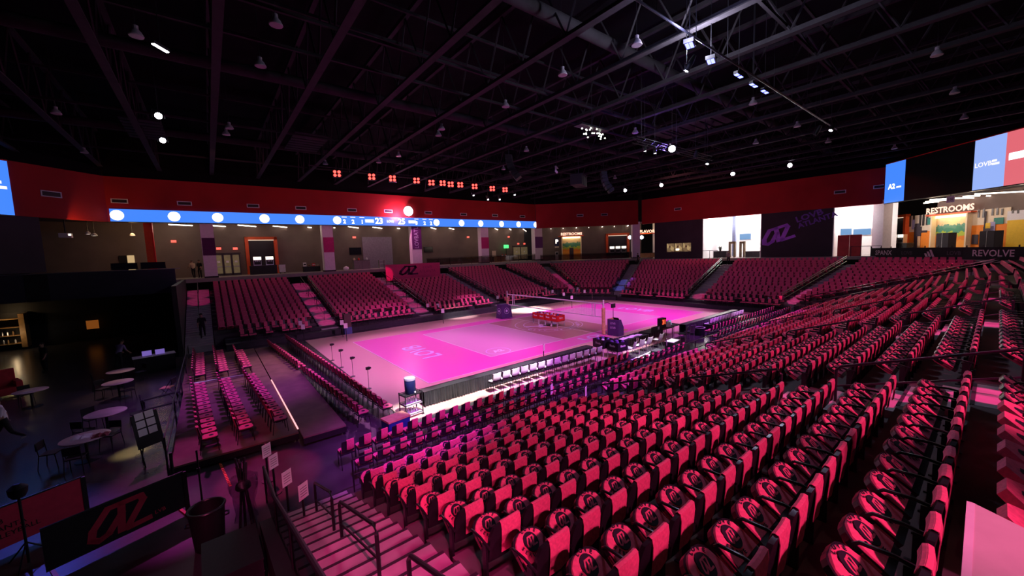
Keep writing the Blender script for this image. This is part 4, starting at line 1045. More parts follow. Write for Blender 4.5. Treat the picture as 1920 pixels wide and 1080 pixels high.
# ---- two banner frames
ban_red = mat('red_banner_cloth', (0.6, 0.03, 0.08), 0.85, var=0.08); ban_blk = mat('black_banner_cloth', (0.012, 0.01, 0.014), 0.85, var=0.1)
def banner(lbl, p0, p1, z0, z1, m):
    p0, p1 = Vector(p0), Vector(p1); d = p1-p0; L = d.length
    t = thing('banner_frame', lbl, 'banner', (p0.x, p0.y, 0), math.atan2(d.y, d.x))
    MB().box(0, L, -0.02, 0.02, z0, z1).build('cloth', m, t); MB().tube([(0, 0, z1+0.01), (L, 0, z1+0.01)], 0.025, 6).build('top_rail', steel_black, t); MB().box(L-0.02, L+0.06, -0.03, 0.03, 0.0, z1).build('end_post', black, t)
    for x in (0.1, L-0.05): MB().box(x-0.03, x+0.03, -0.3, 0.3, 0.0, 0.04).build('foot', red_vinyl, t)
    return t, L
bt, L = banner('black banner frame with a large red emblem on the lounge floor', (-24.35, -11.3), (-22.3, -10.5), 0.16, 1.02, ban_blk)
mb = MB(); strokes(mb, EMBLEM, 0.17, Matrix.Translation((0.62, -0.022, 0.3)) @ Matrix.Rotation(PI/2, 4, 'X') @ Matrix.Diagonal((0.75, 0.62, 1, 1)), 0.004); mb.build('emblem', ban_red, bt)
me = text_mesh('LVB', 0.12, 0.004); me.materials.append(ban_red); me.transform(frame_matrix((1.72, -0.024, 0.36), (1, 0, 0), (0, 0, 1))); link_mesh('lettering', me, bt)
rt, L = banner('red banner frame with dark lettering at the left edge', (-26.6, -10.35), (-24.2, -9.1), 0.16, 1.02, ban_red)
mb = MB(); strokes(mb, EMBLEM, 0.17, Matrix.Translation((0.3, -0.022, 0.32)) @ Matrix.Rotation(PI/2, 4, 'X') @ Matrix.Diagonal((0.6, 0.55, 1, 1)), 0.004); mb.build('emblem', ban_blk, rt)
for k, tx in enumerate(('LOVB', 'ATLANTA', 'VOLLEYBALL')):
    me = text_mesh(tx, 0.15, 0.004, 'LEFT'); me.materials.append(ban_blk); me.transform(frame_matrix((1.15, -0.024, 0.74-0.16*k), (1, 0, 0), (0, 0, 1))); link_mesh('lettering', me, rt)
# ---- lamp on a stand, bin, bundle of poles, orange marker pole
ls = thing('light_stand', 'dark spotlight on a tall thin stand at the lower left', 'light stand', (-24.8, -10.35, 0), 0.4)
MB().cyl(0, 0, 0.0, 1.45, 0.022, n=8).build('pole', steel_black, ls); MB().lathe([(0.09, 1.42), (0.13, 1.5), (0.14, 1.62), (0.05, 1.7)], 12).build('lamp_head', black, ls, smooth=True)
for k in range(3): MB().tube([(0, 0, 0.45), (0.4*math.cos(k*2.1), 0.4*math.sin(k*2.1), 0.0)], 0.015, 5).build('leg', steel_black, ls)
tb = thing('rubbish_bin', 'large dark round rubbish bin at the bottom left of the stairs', 'bin', (-21.86, -12.3, 0))
MB().lathe([(0.24, 0), (0.26, 0.03), (0.31, 0.8), (0.31, 0.86), (0.28, 0.86), (0.26, 0.5), (0.22, 0.06)], 22).build('body', black, tb, smooth=True); MB().tube([(0.315*math.cos(a*PI/12), 0.315*math.sin(a*PI/12), 0.87) for a in range(24)], 0.028, 6, closed=True).build('rim', seat_black, tb, smooth=True)
for sx in (-1, 1): MB().tube([(sx*0.3, -0.08, 0.6), (sx*0.36, -0.06, 0.6), (sx*0.36, 0.06, 0.6), (sx*0.3, 0.08, 0.6)], 0.018, 5).build('handle', seat_black, tb)
ts = thing('queue_post', 'thin black post standing beyond the rubbish bin', 'post', (-22.0, -10.6, 0)); MB().cyl(0, 0, 0, 1.5, 0.02, n=8).build('pole', steel_black, ts); MB().lathe([(0.2, 0), (0.2, 0.03), (0.03, 0.06)], 14).build('base', steel_black, ts); MB().cyl(0, 0, 0.95, 1.05, 0.035, n=8).build('clamp', steel_black, ts)
ts2 = thing('queue_post', 'short wide black post with a round base by the near deck', 'post', (-22.6, -9.1, 0)); MB().cyl(0, 0, 0, 0.95, 0.035, n=8).build('pole', steel_black, ts2); MB().lathe([(0.26, 0), (0.26, 0.03), (0.04, 0.07)], 16).build('base', black, ts2); MB().box(-0.03, 0.03, -0.03, 0.03, 0.95, 1.05).build('tape_head', black, ts2)
orange_m = mat('orange_tape', (0.9, 0.2, 0.05), 0.6)
op = thing('marker_tape', 'orange and black striped tape running from the deck to the pole bundle', 'tape', (-21.62, -8.2, 0.0))
for k in range(16):
    q = Vector((0, 0, 0)).lerp(Vector((0.2, -1.75, 0)), k/16); r = Vector((0, 0, 0)).lerp(Vector((0.2, -1.75, 0)), (k+0.5)/16)
    MB().hexa([(q.x-0.03, q.y, 0.0), (q.x+0.03, q.y, 0.0), (r.x+0.03, r.y, 0.0), (r.x-0.03, r.y, 0.0)], [(q.x-0.03, q.y, 0.012), (q.x+0.03, q.y, 0.012), (r.x+0.03, r.y, 0.012), (r.x-0.03, r.y, 0.012)]).build('orange_stripe', orange_m, op)
MB().box(-0.02, 0.02, 0, 0.01, 0, 0.004).build('backing', black, op)
bn = thing('pole_bundle', 'upright bundle of black poles wrapped in plastic beside the stairs', 'bundle', (-21.2, -12.35, 0))
for k in range(7):
    a = k*0.9; MB().tube([(0.16*math.cos(a), 0.16*math.sin(a), 0), (0.05*math.cos(a), 0.05*math.sin(a), 1.0), (0.1*math.cos(a+1), 0.1*math.sin(a+1)+0.1, 1.55+0.08*(k % 3))], 0.022, 6).build('pole', steel_black, bn)
P = []
for i in range(9):
    z = 0.35+0.12*i; P.append([((0.22-0.05*math.sin(i*0.7)+0.03*math.sin(j*2.2+i))*math.cos(2*PI*j/16), (0.2+0.03*math.sin(j*1.7+i*2))*math.sin(2*PI*j/16), z) for j in range(17)])
MB().grid(P).build('plastic_wrap', glass('clear_plastic', (0.75, 0.7, 0.8), 0.15, 0.6), bn, smooth=True)
MB().lathe([(0.08, 1.0), (0.15, 1.05), (0.14, 1.15), (0.07, 1.2)], 10).build('strap', black, bn, smooth=True)
cs = thing('flight_case', 'low black flight case in the dark below the stairs', 'case', (-21.5, -14.0, 0), 0.02)
MB().box(-0.42, 0.42, -0.6, 0.6, 0.08, 0.75).build('body', black, cs)
for z in (0.09, 0.5, 0.73): MB().box(-0.43, 0.43, -0.61, 0.61, z, z+0.025).build('metal_edge', steel_black, cs)
for sx in (-1, 1):
    for sy in (-1, 1): MB().cyl(sx*0.34, sy*0.5, 0, 0.08, 0.04, n=8).build('caster', black, cs)
# ---- sheets on posts at the foot of the stairs
for k, (px, py, z) in enumerate(((499, 842, 1.05), (512, 862, 1.05), (537, 893, 1.05), (568, 917, 1.05))):
    p = at_z(px, py, z-0.14); placard('white sheet on a black post at the stair foot, %s from the far end' % ORD[k], (p.x, p.y, 0), 1.05, 0.62, 1.0, 'sheets at the stair foot', 'x')
# ---- stair rails
def tz(y): return NZ0+NDZ*(-13.6-y)/0.858   # tread height of the near tier at y
def rail_loop(mb, x, y0, y1, zf, h=0.95):
    mb.tube([(x, y0, zf(y0)), (x, y0, zf(y0)+h-0.1), (x, y0-0.08, zf(y0)+h), (x, y1+0.08, zf(y1)+h), (x, y1, zf(y1)+h-0.1), (x, y1, zf(y1))], 0.028, 8)
    return mb
def handrail(lbl, x, y0, y1, gp=None, zf=tz):
    t = thing('handrail', lbl, 'handrail', (x, y0, 0), 0, gp); t.location = (0, 0, 0)
    rail_loop(MB(), x, y0, y1, zf).build('loop', steel_black, t, smooth=True)
    MB().tube([(x, y0, zf(y0)+0.5), (x, y1, zf(y1)+0.5)], 0.02, 6).build('mid_rail', steel_black, t, smooth=True)
    for y in (y0, y1): MB().cyl(x, y, zf(y)-0.02, zf(y)+0.02, 0.06, n=10).build('floor_flange', steel_black, t)
    return t
for k, (a, b) in enumerate(((-13.1, -14.8), (-15.4, -17.45), (-18.55, -20.6))):
    handrail('dark handrail loop along the near stairs, %s from the bottom' % ORD[k], -19.93, a, b, 'stair handrail loops')
for x, nm in ((-11.0, 'first aisle'), (-2.3, 'second aisle'), (5.3, 'third aisle')):
    for k, (a, b) in enumerate(((-13.6, -15.9), (-17.0, -19.4), (-20.4, -22.8))): handrail('dark handrail loop in the %s, %s from the bottom' % (nm, ORD[k]), x, a, b, 'aisle handrail loops')
zf_ = lambda y: 0.75+0.228*(y-12.5)/0.858
for x, nm in ((-22.3, 'leftmost'), (-14.0, 'second'), (-5.5, 'third'), (3.1, 'fourth')):
    for k, (a, b) in enumerate(((13.0, 15.6), (16.4, 19.0), (19.8, 22.6))):
        t = thing('handrail', 'thin handrail on the %s stairs of the far tier, %s up' % (nm, ORD[k]), 'handrail', (0, 0, 0), 0, 'far stair handrails')
        MB().tube([(x, a, zf_(a)), (x, a, zf_(a)+0.95), (x, b, zf_(b)+0.95), (x, b, zf_(b))], 0.025, 6).build('loop', steel_black, t); MB().tube([(x, a, zf_(a)+0.5), (x, b, zf_(b)+0.5)], 0.018, 5).build('mid_rail', steel_black, t)
brass = mat('pale_handrail_metal', (0.6, 0.5, 0.42), 0.35, 0.6, var=0.05)
gl = thing('stair_balustrade', 'glass balustrade with a black handrail on the left of the near stairs', 'balustrade', (0, 0, 0))
X = -20.74; ys = [-11.4, -13.6, -15.8, -18.0, -20.2]
zz = lambda y: tz(min(y, -12.6))
MB().tube([(X, y, zz(y)+1.02) for y in ys], 0.035, 8).build('handrail', steel_black, gl, smooth=True)
for a, b in zip(ys, ys[1:]): MB().hexa([(X-0.006, a-0.05, zz(a)+0.1), (X+0.006, a-0.05, zz(a)+0.1), (X+0.006, b+0.05, zz(b)+0.1), (X-0.006, b+0.05, zz(b)+0.1)], [(X-0.006, a-0.05, zz(a)+0.95), (X+0.006, a-0.05, zz(a)+0.95), (X+0.006, b+0.05, zz(b)+0.95), (X-0.006, b+0.05, zz(b)+0.95)]).build('glass_panel', glass('smoky_glass', (0.5, 0.42, 0.48), 0.05, 0.35), gl)
for y in ys: MB().cyl(X, y, zz(y)-0.1, zz(y)+1.0, 0.025, n=8).build('post', steel_black, gl)
mb = MB(); mb.hexa([(-20.98, -12.4, 0), (-20.72, -12.4, 0), (-20.72, -24, 0), (-20.98, -24, 0)], [(-20.98, -12.4, 0.16), (-20.72, -12.4, 0.16), (-20.72, -24, tz(-24)+0.1), (-20.98, -24, tz(-24)+0.1)]); mb.build('wall_stair_near', black, kind='structure')
# front rail before the first raised row of the near tier
fr = thing('front_rail', 'dark horizontal rail along the foot of the near tier', 'railing', (0, 0, 0))
for z in (0.62, 1.02): MB().tube([(-19.0, -12.72, z), (16.0, -12.72, z)], 0.022, 6).build('bar', steel_black, fr)
for k in range(19): MB().cyl(-19.0+k*1.945, -12.72, 0, 1.02, 0.02, n=6).build('post', steel_black, fr)
# rails down the section edges of the far tiers
def edge_rail(lbl, p, q, z0, z1):
    t = thing('section_rail', lbl, 'railing', (0, 0, 0), 0, 'dark rails down the tier edges'); p, q = Vector(p), Vector(q)
    for h in (0.45, 0.8, 1.0): MB().tube([(p.x, p.y, z0+h), (q.x, q.y, z1+h)], 0.035, 6).build('bar', steel_black, t)
    for k in range(6):
        c = p.lerp(q, k/5); z = z0+(z1-z0)*k/5; MB().cyl(c.x, c.y, z, z+1.0, 0.025, n=6).build('post', steel_black, t)
for k, (p, q) in enumerate((((-13.2, 12.4), (-13.2, 23.4)), ((-4.7, 12.4), (-4.7, 23.4)), ((3.85, 12.4), (3.85, 23.4)), ((13.2, 12.4), (13.6, 23.3)), ((15.7, 10.5), (22.1, 22.6)), ((17.9, 5.45), (30.8, 11.5)), ((17.9, -2.5), (30.8, -0.3)), ((17.9, -10.8), (30.8, -12.7)), ((16.5, -12.9), (27.3, -23.3)))):
    edge_rail('dark sloping rail down a tier edge, %s from the left' % ORD[k], p, q, 0.6, 3.45)
# ---- balcony and the dark bar under it
bal = thing('balcony', 'black balcony front with a dark parapet over the lounge', 'balcony', (-28.5, 17, 0)); bal.location = (0, 0, 0)
bal_m = mat('blue_black_balcony_panel', (0.03, 0.03, 0.045), 0.6, var=0.2, scale=1)
MB().box(-36.8, -23.45, 17.0, 17.2, 3.9, 5.72).build('parapet', bal_m, bal); MB().box(-36.8, -23.45, 17.2, 24.2, 4.1, 4.4).build('slab', black, bal); MB().box(-36.8, -23.15, 16.97, 17.24, 5.72, 5.76).build('coping', chrome, bal)
MB().box(-30.9, -29.9, 16.95, 17.0, 3.9, 5.7).build('panel_joint', black, bal)
scb = mat('dark_glass_screen', (0.02, 0.02, 0.03), 0.15, var=0.0)
for k, x in enumerate((-26.2, -24.65)):
    t = thing('parapet_screen', ('left' if k == 0 else 'right')+' dark screen panel standing on the balcony parapet', 'screen', (x, 17.1, 5.76), 0, 'parapet screens'); MB().box(-0.68, 0.68, -0.02, 0.02, 0.03, 0.48).build('panel', scb, t); MB().tube([(-0.7, 0, 0), (-0.7, 0, 0.5), (0.7, 0, 0.5), (0.7, 0, 0)], 0.02, 5).build('frame', steel_black, t)
W_LC.box(MB(), 0, 8.6, 5.8, ZB, -0.4, -0.05).build('wall_left_corner_lower', dark_wall, kind='structure')
MB().box(-43, -23.4, 24.3, 24.5, 0, 4.1).build('wall_under_balcony', black, kind='structure')
bar = thing('back_bar', 'warm lit shelving of the bar at the left edge under the balcony', 'bar', (-33.6, 23.6, 0))
gold = mat('warm_bar_wood', (0.35, 0.2, 0.08), 0.5, var=0.2)
for k in range(4): MB().box(-1.4, 0.75, -0.4, 0.4, 0.5+0.62*k, 0.54+0.62*k).build('shelf', gold, bar)
MB().box(0.62, 0.9, -0.42, 0.42, 0.2, 2.75).build('side_post', gold, bar); MB().box(-1.5, 0.9, 0.4, 0.45, 0, 2.8).build('back_panel', black, bar)
point('bar_glow', (-33.6, 22.9, 2.9), (1, 0.65, 0.32), 22, 0.1); point('bar_glow', (-33.2, 22.6, 1.3), (1, 0.7, 0.4), 12, 0.1)
rnd = random.Random(5)
for k in range(14):
    b = thing('bar_bottle', 'small bottle on the lit bar shelving, %s from the lower left' % ORD[k], 'bottle', (-34.7+0.27*(k % 6)+rnd.uniform(-.05, .05), 23.45, 0.54+0.62*(k//6)), 0, 'bottles on the lit bar'); MB().lathe([(0.04, 0), (0.045, 0.2), (0.015, 0.3)], 8).build('body', rnd.choice((white_paint, gold, chrome)), b, smooth=True); MB().cyl(0, 0, 0.3, 0.34, 0.018, n=6).build('cap', black, b)
og = thing('bar_sign', 'faint orange glowing sign in the dark under the balcony', 'sign', (-29.3, 23.7, 0)); MB().box(-0.35, 0.35, -0.03, 0.03, 1.0, 1.7).build('panel', glow('faint_orange_sign', (0.5, 0.14, 0.02), 0.35), og); MB().cyl(0.0, 0.05, 0, 1.7, 0.03, n=6).build('post', steel_black, og)
# ---- pale cabinet top close to the camera at the lower right
wp = thing('white_cabinet', 'pale laminate cabinet corner at the lower right, close to the camera', 'cabinet', (-18.14, -22.42, 0), math.atan2(-0.85, -0.53))
pale = mat('pale_laminate', (0.62, 0.58, 0.55), 0.5, var=0.05)
wp.location = (-18.14, -22.42, 0); wp.rotation_euler = (0, 0, 0)
poly = [(0, 0), (-0.5, -0.8), (-2.4, -0.8), (-2.4, -0.03)]
MB().prism([(x*0.985-0.01, y*0.985-0.01) for x, y in poly], tz(-22.5)-0.3, 4.47).build('body', pale, wp); MB().prism(poly, 4.47, 4.5).build('top', pale, wp)
MB().hexa([(0.0, 0.0, 4.47), (-2.4, -0.03, 4.47), (-2.4, 0.0, 4.47), (0.0, 0.03, 4.47)], [(0.0, 0.0, 4.502), (-2.4, -0.03, 4.502), (-2.4, 0.0, 4.502), (0.0, 0.03, 4.502)]).build('edge_trim', white_paint, wp)
# ================================================================== concourse, screens and signs
FZ = FLOORZ
orange_frame = mat('orange_red_portal_paint', (0.72, 0.09, 0.02), 0.5, var=0.06)
col_grey = mat('pale_column_cladding', (0.8, 0.72, 0.82), 0.6, var=0.05)
metal_dk = mat('dark_bronze_frame', (0.06, 0.05, 0.05), 0.4, 0.4)
amberglass = mat('lit_glass_door', (0.25, 0.2, 0.12), 0.15, var=0.2, scale=3, emit=(0.5, 0.38, 0.2), estr=0.12)
cream = mat('cream_paint', (0.75, 0.62, 0.45), 0.6, var=0.05)
wood_lt = mat('light_wood_counter', (0.5, 0.3, 0.16), 0.5, var=0.15, scale=6)
red_sign = glow('red_exit_sign', (1, 0.12, 0.08), 1.6); grn_sign = glow('green_lit_sign', (0.1, 0.9, 0.25), 1.3)
lit_white = glow('lit_machine_panel', (1, 0.85, 0.7), 2.2); sign_white = glow('lit_sign_letters', (1, 0.86, 0.72), 2.6); sign_red = glow('warm_sign_letters', (1, 0.55, 0.4), 1.8)
tv_m = mat('dark_tv_glass', (0.012, 0.012, 0.018), 0.1, var=0.0)

def wbox(W, r, d0, d1, nm, m, parent=None):
    return W.box(MB(), r[0], r[1], r[2], r[3], d0, d1).build(nm, m, parent, world=bool(parent))
def wthing(W, px, py, d, nm, lbl, cat, gp=None, fz=None):
    u, z = W.uv(px, py, d); p = W.P(u, fz if fz is not None else z, d)
    return thing(nm, lbl, cat, tuple(p), 0, gp)
# ---- ribbon board along the far fascia
W = W_F
r0, r1 = W.uv(206, 404, 0.1)[0], W.uv(1010, 422, 0.1)[0]
zl0, zl1 = 9.87, 10.93
rib = thing('ribbon_board', 'long blue video ribbon with white discs and scores along the far fascia', 'video board', tuple(W.P(r0, zl0, 0.1)))
W.box(MB(), r0, r1, zl0, zl1, 0.0, 0.12).build('screen', LED_BLUE, rib, world=True)
W.box(MB(), r0-0.03, r1+0.03, zl0-0.05, zl0, 0.0, 0.16).build('lower_trim', black, rib, world=True)
zc = (zl0+zl1)/2
def led_disc(px):
    u = max(W.uv(px, 410, 0.12)[0], r0+0.43); u = min(u, r1-0.43); n = 24
    mb = MB(); mb.add([W.P(u+0.43*math.cos(2*PI*i/n), zc+0.43*math.sin(2*PI*i/n), 0.128) for i in range(n)]+[W.P(u, zc, 0.128)], [(i, (i+1) % n, n) for i in range(n)])
    mb.build('white_disc', LED_WHITE, rib, world=True)
for px in (219, 327, 408.5, 496, 562, 632, 818, 865, 901, 940, 972, 1004): led_disc(px)
for px, tx, sz, up in ((646, '2', 0.62, 0), (662, '2', 0.62, 0), (679, '1', 0.62, 0), (711, '23', 0.95, 1), (732, 'LOVB', 0.36, 1), (753, '25', 0.95, 1), (781, '3', 0.62, 0), (796, '2', 0.62, 0), (808, '2', 0.62, 0)):
    u = W.uv(px, 415, 0.125)[0]
    W.text(tx, u, zc-(0.0 if up else 0.14), 0.128, sz, LED_WHITE, rib, 'lettering', 0.03)
    if not up:
        W.box(MB(), u-0.28, u+0.28, zl1-0.2, zl1-0.1, 0.12, 0.13).build('caption_mark', LED_TXT, rib, world=True)
for px in (693, 773):
    u = W.uv(px, 415, 0.125)[0]; W.box(MB(), u-0.5, u+0.5, zc-0.17, zc+0.17, 0.12, 0.13).build('caption_mark', LED_WHITE, rib, world=True)
# ---- wall vents
def vent(W, px, py, k, nm, w=1.05, h=0.38):
    u, z = W.uv(px, py)
    t = thing('wall_vent', 'pale framed air vent on the red %s, %s from the left' % (nm, ORD[k]), 'vent', tuple(W.P(u, z, 0)), 0, 'vents on the red band')
    for a, b, c, d in ((u-w/2, u+w/2, z+h/2-0.06, z+h/2), (u-w/2, u+w/2, z-h/2, z-h/2+0.06), (u-w/2, u-w/2+0.07, z-h/2, z+h/2), (u+w/2-0.07, u+w/2, z-h/2, z+h/2)): W.box(MB(), a, b, c, d, 0, 0.04).build('frame_bar', white_cushion, t, world=True)
    W.box(MB(), u-w/2, u+w/2, z-h/2, z+h/2, 0.0, 0.012).build('recess', black, t, world=True)
    for q in range(2): W.box(MB(), u-w/2+0.07, u+w/2-0.07, z-0.1+0.12*q, z-0.07+0.12*q, 0.01, 0.03).build('slat', dark_wall, t, world=True)
for k, (px, py) in enumerate(((224, 377), (346, 381.5), (474.5, 386), (564, 390), (660, 394), (728, 396), (803, 399), (869, 402), (928, 404), (979.5, 406))): vent(W_F, px, py, k, 'far band')
vent(W_LC, 96, 364, 0, 'left corner band', 1.2, 0.45)
for k, (px, py) in enumerate(((1087.5, 404), (1133, 402.5))): vent(W_C, px, py, k, 'far corner band')
for k, (px, py) in enumerate(((1271, 392), (1575, 360), (1650, 350))): vent(W_R, px, py, k, 'end band')
# ---- columns
def column(W, px0, px1, fz, d, panel, pm, lbl, txt=None, ym=450):
    u0, u1 = W.uv(px0, ym, d)[0], W.uv(px1, ym, d)[0]
    t = thing('column', lbl, 'column', tuple(W.P((u0+u1)/2, fz, d-0.4)), 0, 'concourse columns')
    W.box(MB(), u0, u1, fz, ZB+0.4, d-0.85, d).build('shaft', col_grey, t, world=True)
    if panel:
        z0, z1 = W.uv((px0+px1)/2, panel[1], d)[1], W.uv((px0+px1)/2, panel[0], d)[1]
        p = W.box(MB(), u0+0.04, u1+0.02, z0, z1, d, d+0.03).build('banner', pm, t, world=True)
        if txt: lettering(txt, (u1-u0)*0.62, W.P((u0+u1)/2, (z0+z1)/2, d+0.034), (0, 0, 1), -W.u, line_lilac, t, 'lettering', 0.0, 0.8)
    W.box(MB(), u0-0.05, u1+0.05, fz, fz+0.15, d-0.9, d+0.04).build('plinth', dark_wall, t, world=True)
ban_pur = mat('dark_plum_banner', (0.10, 0.02, 0.10), 0.8); ban_mag = mat('magenta_banner', (0.55, 0.03, 0.2), 0.8); ban_vio = mat('violet_banner', (0.14, 0.03, 0.18), 0.8)
column(W_F, 377, 402, FZ['far'], -0.05, (446, 479), ban_pur, 'pale concourse column with a dark plum band, first from the left')
column(W_F, 605, 625, FZ['far'], -0.05, (445, 473), ban_mag, 'pale concourse column with a magenta band, second from the left')
column(W_F, 772, 790, FZ['far'], -0.05, (424, 467), ban_vio, 'pale concourse column with a vertical violet lettered banner', 'LOVBATL')
column(W_F, 902, 916, FZ['far'], -0.05, (445, 466), ban_mag, 'pale concourse column with a magenta band, beside the green sign')
column(W_F, 1003, 1017, FZ['far'], -0.05, (444, 465), ban_vio, 'pale concourse column at the far corner of the ribbon board')
column(W_C, 1186, 1200, FZ['corner'], -0.05, None, None, 'lilac concourse column beside the yellow-lit opening')
column(W_N, 1635, 1655, FZ['near'], 0.0, None, None, 'lilac concourse column at the left end of the video board', ym=440)
u = W_LC.uv(284, 470, -3)[0]
rc = thing('red_column', 'slim red column at the left end of the concourse', 'column', tuple(W_F.P(W_F.uv(284, 480, -1.2)[0], FZ['far'], -1.2)))
MB().box(-0.28, 0.28, -0.28, 0.28, 0, 5.6).build('shaft', orange_frame, rc); MB().box(0.2, 0.3, -0.3, 0.3, 0, 5.6).build('flange', red_vinyl, rc)
# ---- strip lights under the concourse ceilings (each a lit tube in a channel)
def tube_light(a, b, k, z=9.98, nm='far concourse', r=0.05):
    p, q = at_z(*a, z), at_z(*b, z)
    t = thing('strip_light', 'warm linear strip light under the %s ceiling, %s from the left' % (nm, ORD[k]), 'light', tuple(p), 0, 'concourse strip lights')
    t.location = (0, 0, 0)
    MB().tube([p, q], r, 6).build('tube', TUBE, t); MB().tube([p+Vector((0, 0, 0.09)), q+Vector((0, 0, 0.09))], r*0.9, 4).build('channel', black, t)
    m = (p+q)/2; MB().tube([m+Vector((0, 0, 0.1)), (m.x, m.y, 10.26)], 0.012, 4).build('hanger', steel_black, t)
for k, (a, b) in enumerate((((316, 421), (361, 423)), ((316, 426), (359, 428)), ((398, 423), (463, 428)), ((446, 422), (480, 425)), ((494, 426), (523, 429)), ((512, 424), (565, 428.5)), ((577, 426), (601, 428.5)), ((626, 427), (652, 430)), ((653, 425), (672, 427.5)),
        ((680, 428), (697, 430)), ((699, 426), (730, 430)), ((745, 428), (760, 430)), ((808, 427), (818, 429.5)), ((822, 430), (832, 432)), ((842, 428), (860, 431.5)), ((928, 428.5), (939, 433)), ((955, 429), (960, 432)), ((981, 429.5), (987, 434)))): tube_light(a, b, k)
for k, (a, b) in enumerate((((1031, 433), (1033, 429)), ((1054, 431.5), (1056, 428)), ((1075, 431), (1081, 427)), ((1098, 430.5), (1104, 426.5)), ((1120, 429), (1130, 425)), ((1146, 427), (1152, 424.5)), ((1167, 427), (1178, 423)))): tube_light(a, b, k, 9.95, 'far corner')
for k, (a, b) in enumerate((((1732, 381), (1760, 378)), ((1735, 378.5), (1775, 375)), ((1743, 375), (1780, 372)), ((1790, 372), (1858, 370.5)), ((1806, 368.5), (1837, 367)), ((1850, 367.5), (1870, 366.5)), ((1828, 364), (1920, 359)), ((1871, 365.5), (1883, 365)))): tube_light(a, b, k, 9.8, 'mural concourse', 0.06)
for x in (-24, -18, -12, -6, 0, 6, 12, 18): point('concourse_glow', (x, 27.2, 9.5), (1, 0.78, 0.6), 62, 0.4)
for q in (3, 8, 13): p = W_C.P(q, 9.4, -2.6); point('concourse_glow', tuple(p), (1, 0.76, 0.58), 30, 0.4)
for q in (2, 6, 10, 15): p = W_N.P(q, 9.2, -3.2); point('concourse_glow', tuple(p), (1, 0.78, 0.56), 130, 0.5)
p = W_C.P(W_C.uv(1214, 450, -2)[0], 9.0, -2.2); point('room_glow', tuple(p), (1, 0.72, 0.42), 120, 0.3)
for x, pw in ((1345, 900), (1395, 900), (1598, 800)):
    u = W_R.uv(x, 440, -2.8)[0]; point('room_glow', tuple(W_R.P(u, 9.3, -2.8)), (1, 0.93, 0.88), pw, 0.5)
p = W_F.P(1.2, 9.55, -2.2); point('corner_amber', tuple(p), (1, 0.62, 0.24), 60, 0.2)
spot('amber_wash', (-29.5, 21.8, 8.7), (-28.3, 23.9, 10.8), (1, 0.4, 0.12), 200, 70, 0.6, 0.05)
# ---- far concourse: things against the back wall (d = -5.6) or standing in front of it
D = -5.55
def far_rect(x0, y0, x1, y1, d=D): return W_F.rect(x0, y0, x1, y1, d)
def doors(px0, px1, py0, n, lbl, W=W_F, d=D, fz=None):
    fz = fz if fz is not None else FZ['far']; u0, u1, _, z1 = W.rect(px0, py0, px1, 510, d); z1 = W.uv((px0+px1)/2, py0, d)[1]
    t = thing('entrance_doors', lbl, 'doors', tuple(W.P((u0+u1)/2, fz, d)))
    W.box(MB(), u0-0.1, u1+0.1, z1, z1+0.12, d, d+0.12).build('head_frame', metal_dk, t, world=True)
    for k in range(n):
        a, b = u0+(u1-u0)*k/n, u0+(u1-u0)*(k+1)/n
        for (c, e, f, g) in ((a, a+0.1, fz, z1), (b-0.1, b, fz, z1), (a, b, fz, fz+0.25), (a, b, z1-0.12, z1)): W.box(MB(), c, e, f, g, d, d+0.08).build('leaf_frame', metal_dk, t, world=True)
        lf = W.box(MB(), a+0.1, b-0.1, fz+0.25, z1-0.12, d+0.02, d+0.04).build('pane', amberglass, t, world=True)
        W.box(MB(), a+0.12, b-0.12, fz+0.95, fz+1.02, d+0.08, d+0.14).build('push_bar', chrome, t, world=True)
        W.box(MB(), (a+b)/2-0.13, (a+b)/2+0.13, fz+1.4, fz+1.62, d+0.045, d+0.05).build('notice', paper, lf, world=True)
doors(402, 451, 476, 3, 'three-leaf glass entrance doors under the exit signs on the far concourse')
doors(962, 990, 462, 2, 'double glass doors near the green sign on the far concourse')
def exit_sign(W, px, py, d, lbl, m=red_sign, w=0.42, h=0.26):
    u, z = W.uv(px, py, d); t = thing('exit_sign', lbl, 'sign', tuple(W.P(u, z, d)), 0, 'lit exit signs')
    W.box(MB(), u-w/2, u+w/2, z-h/2, z+h/2, d+0.02, d+0.06).build('lit_face', m, t, world=True); W.box(MB(), u-w/2-0.03, u+w/2+0.03, z+h/2, z+h/2+0.05, d, d+0.08).build('housing', black, t, world=True)
    W.text('EXIT', u, z, d+0.064, h*0.85, white_paint, t)
for k, (px, py) in enumerate(((410, 466), (441, 466), (664, 445), (877.5, 444.5), (953.5, 444), (325.5, 452.5), (971.5, 457), (983, 457))): exit_sign(W_F, px, py, D, 'small red lit exit sign on the far concourse wall, %s' % ('over the left door leaf', 'over the right door leaf', 'above the blank television', 'right of the banner column', 'above the green sign', 'left of the plum column', 'over the double doors, left', 'over the double doors, right')[k])
gs = wthing(W_F, 949, 462, D+0.6, 'green_sign', 'bright green lit panel above the wooden desk', 'sign'); r = far_rect(944.5, 459, 953.5, 465.5, D+0.6)
wbox(W_F, r, D+0.58, D+0.64, 'lit_face', grn_sign, gs); W_F.box(MB(), (r[0]+r[1])/2-0.04, (r[0]+r[1])/2+0.04, FZ['far'], r[2], D+0.55, D+0.62).build('post', steel_black, gs, world=True)
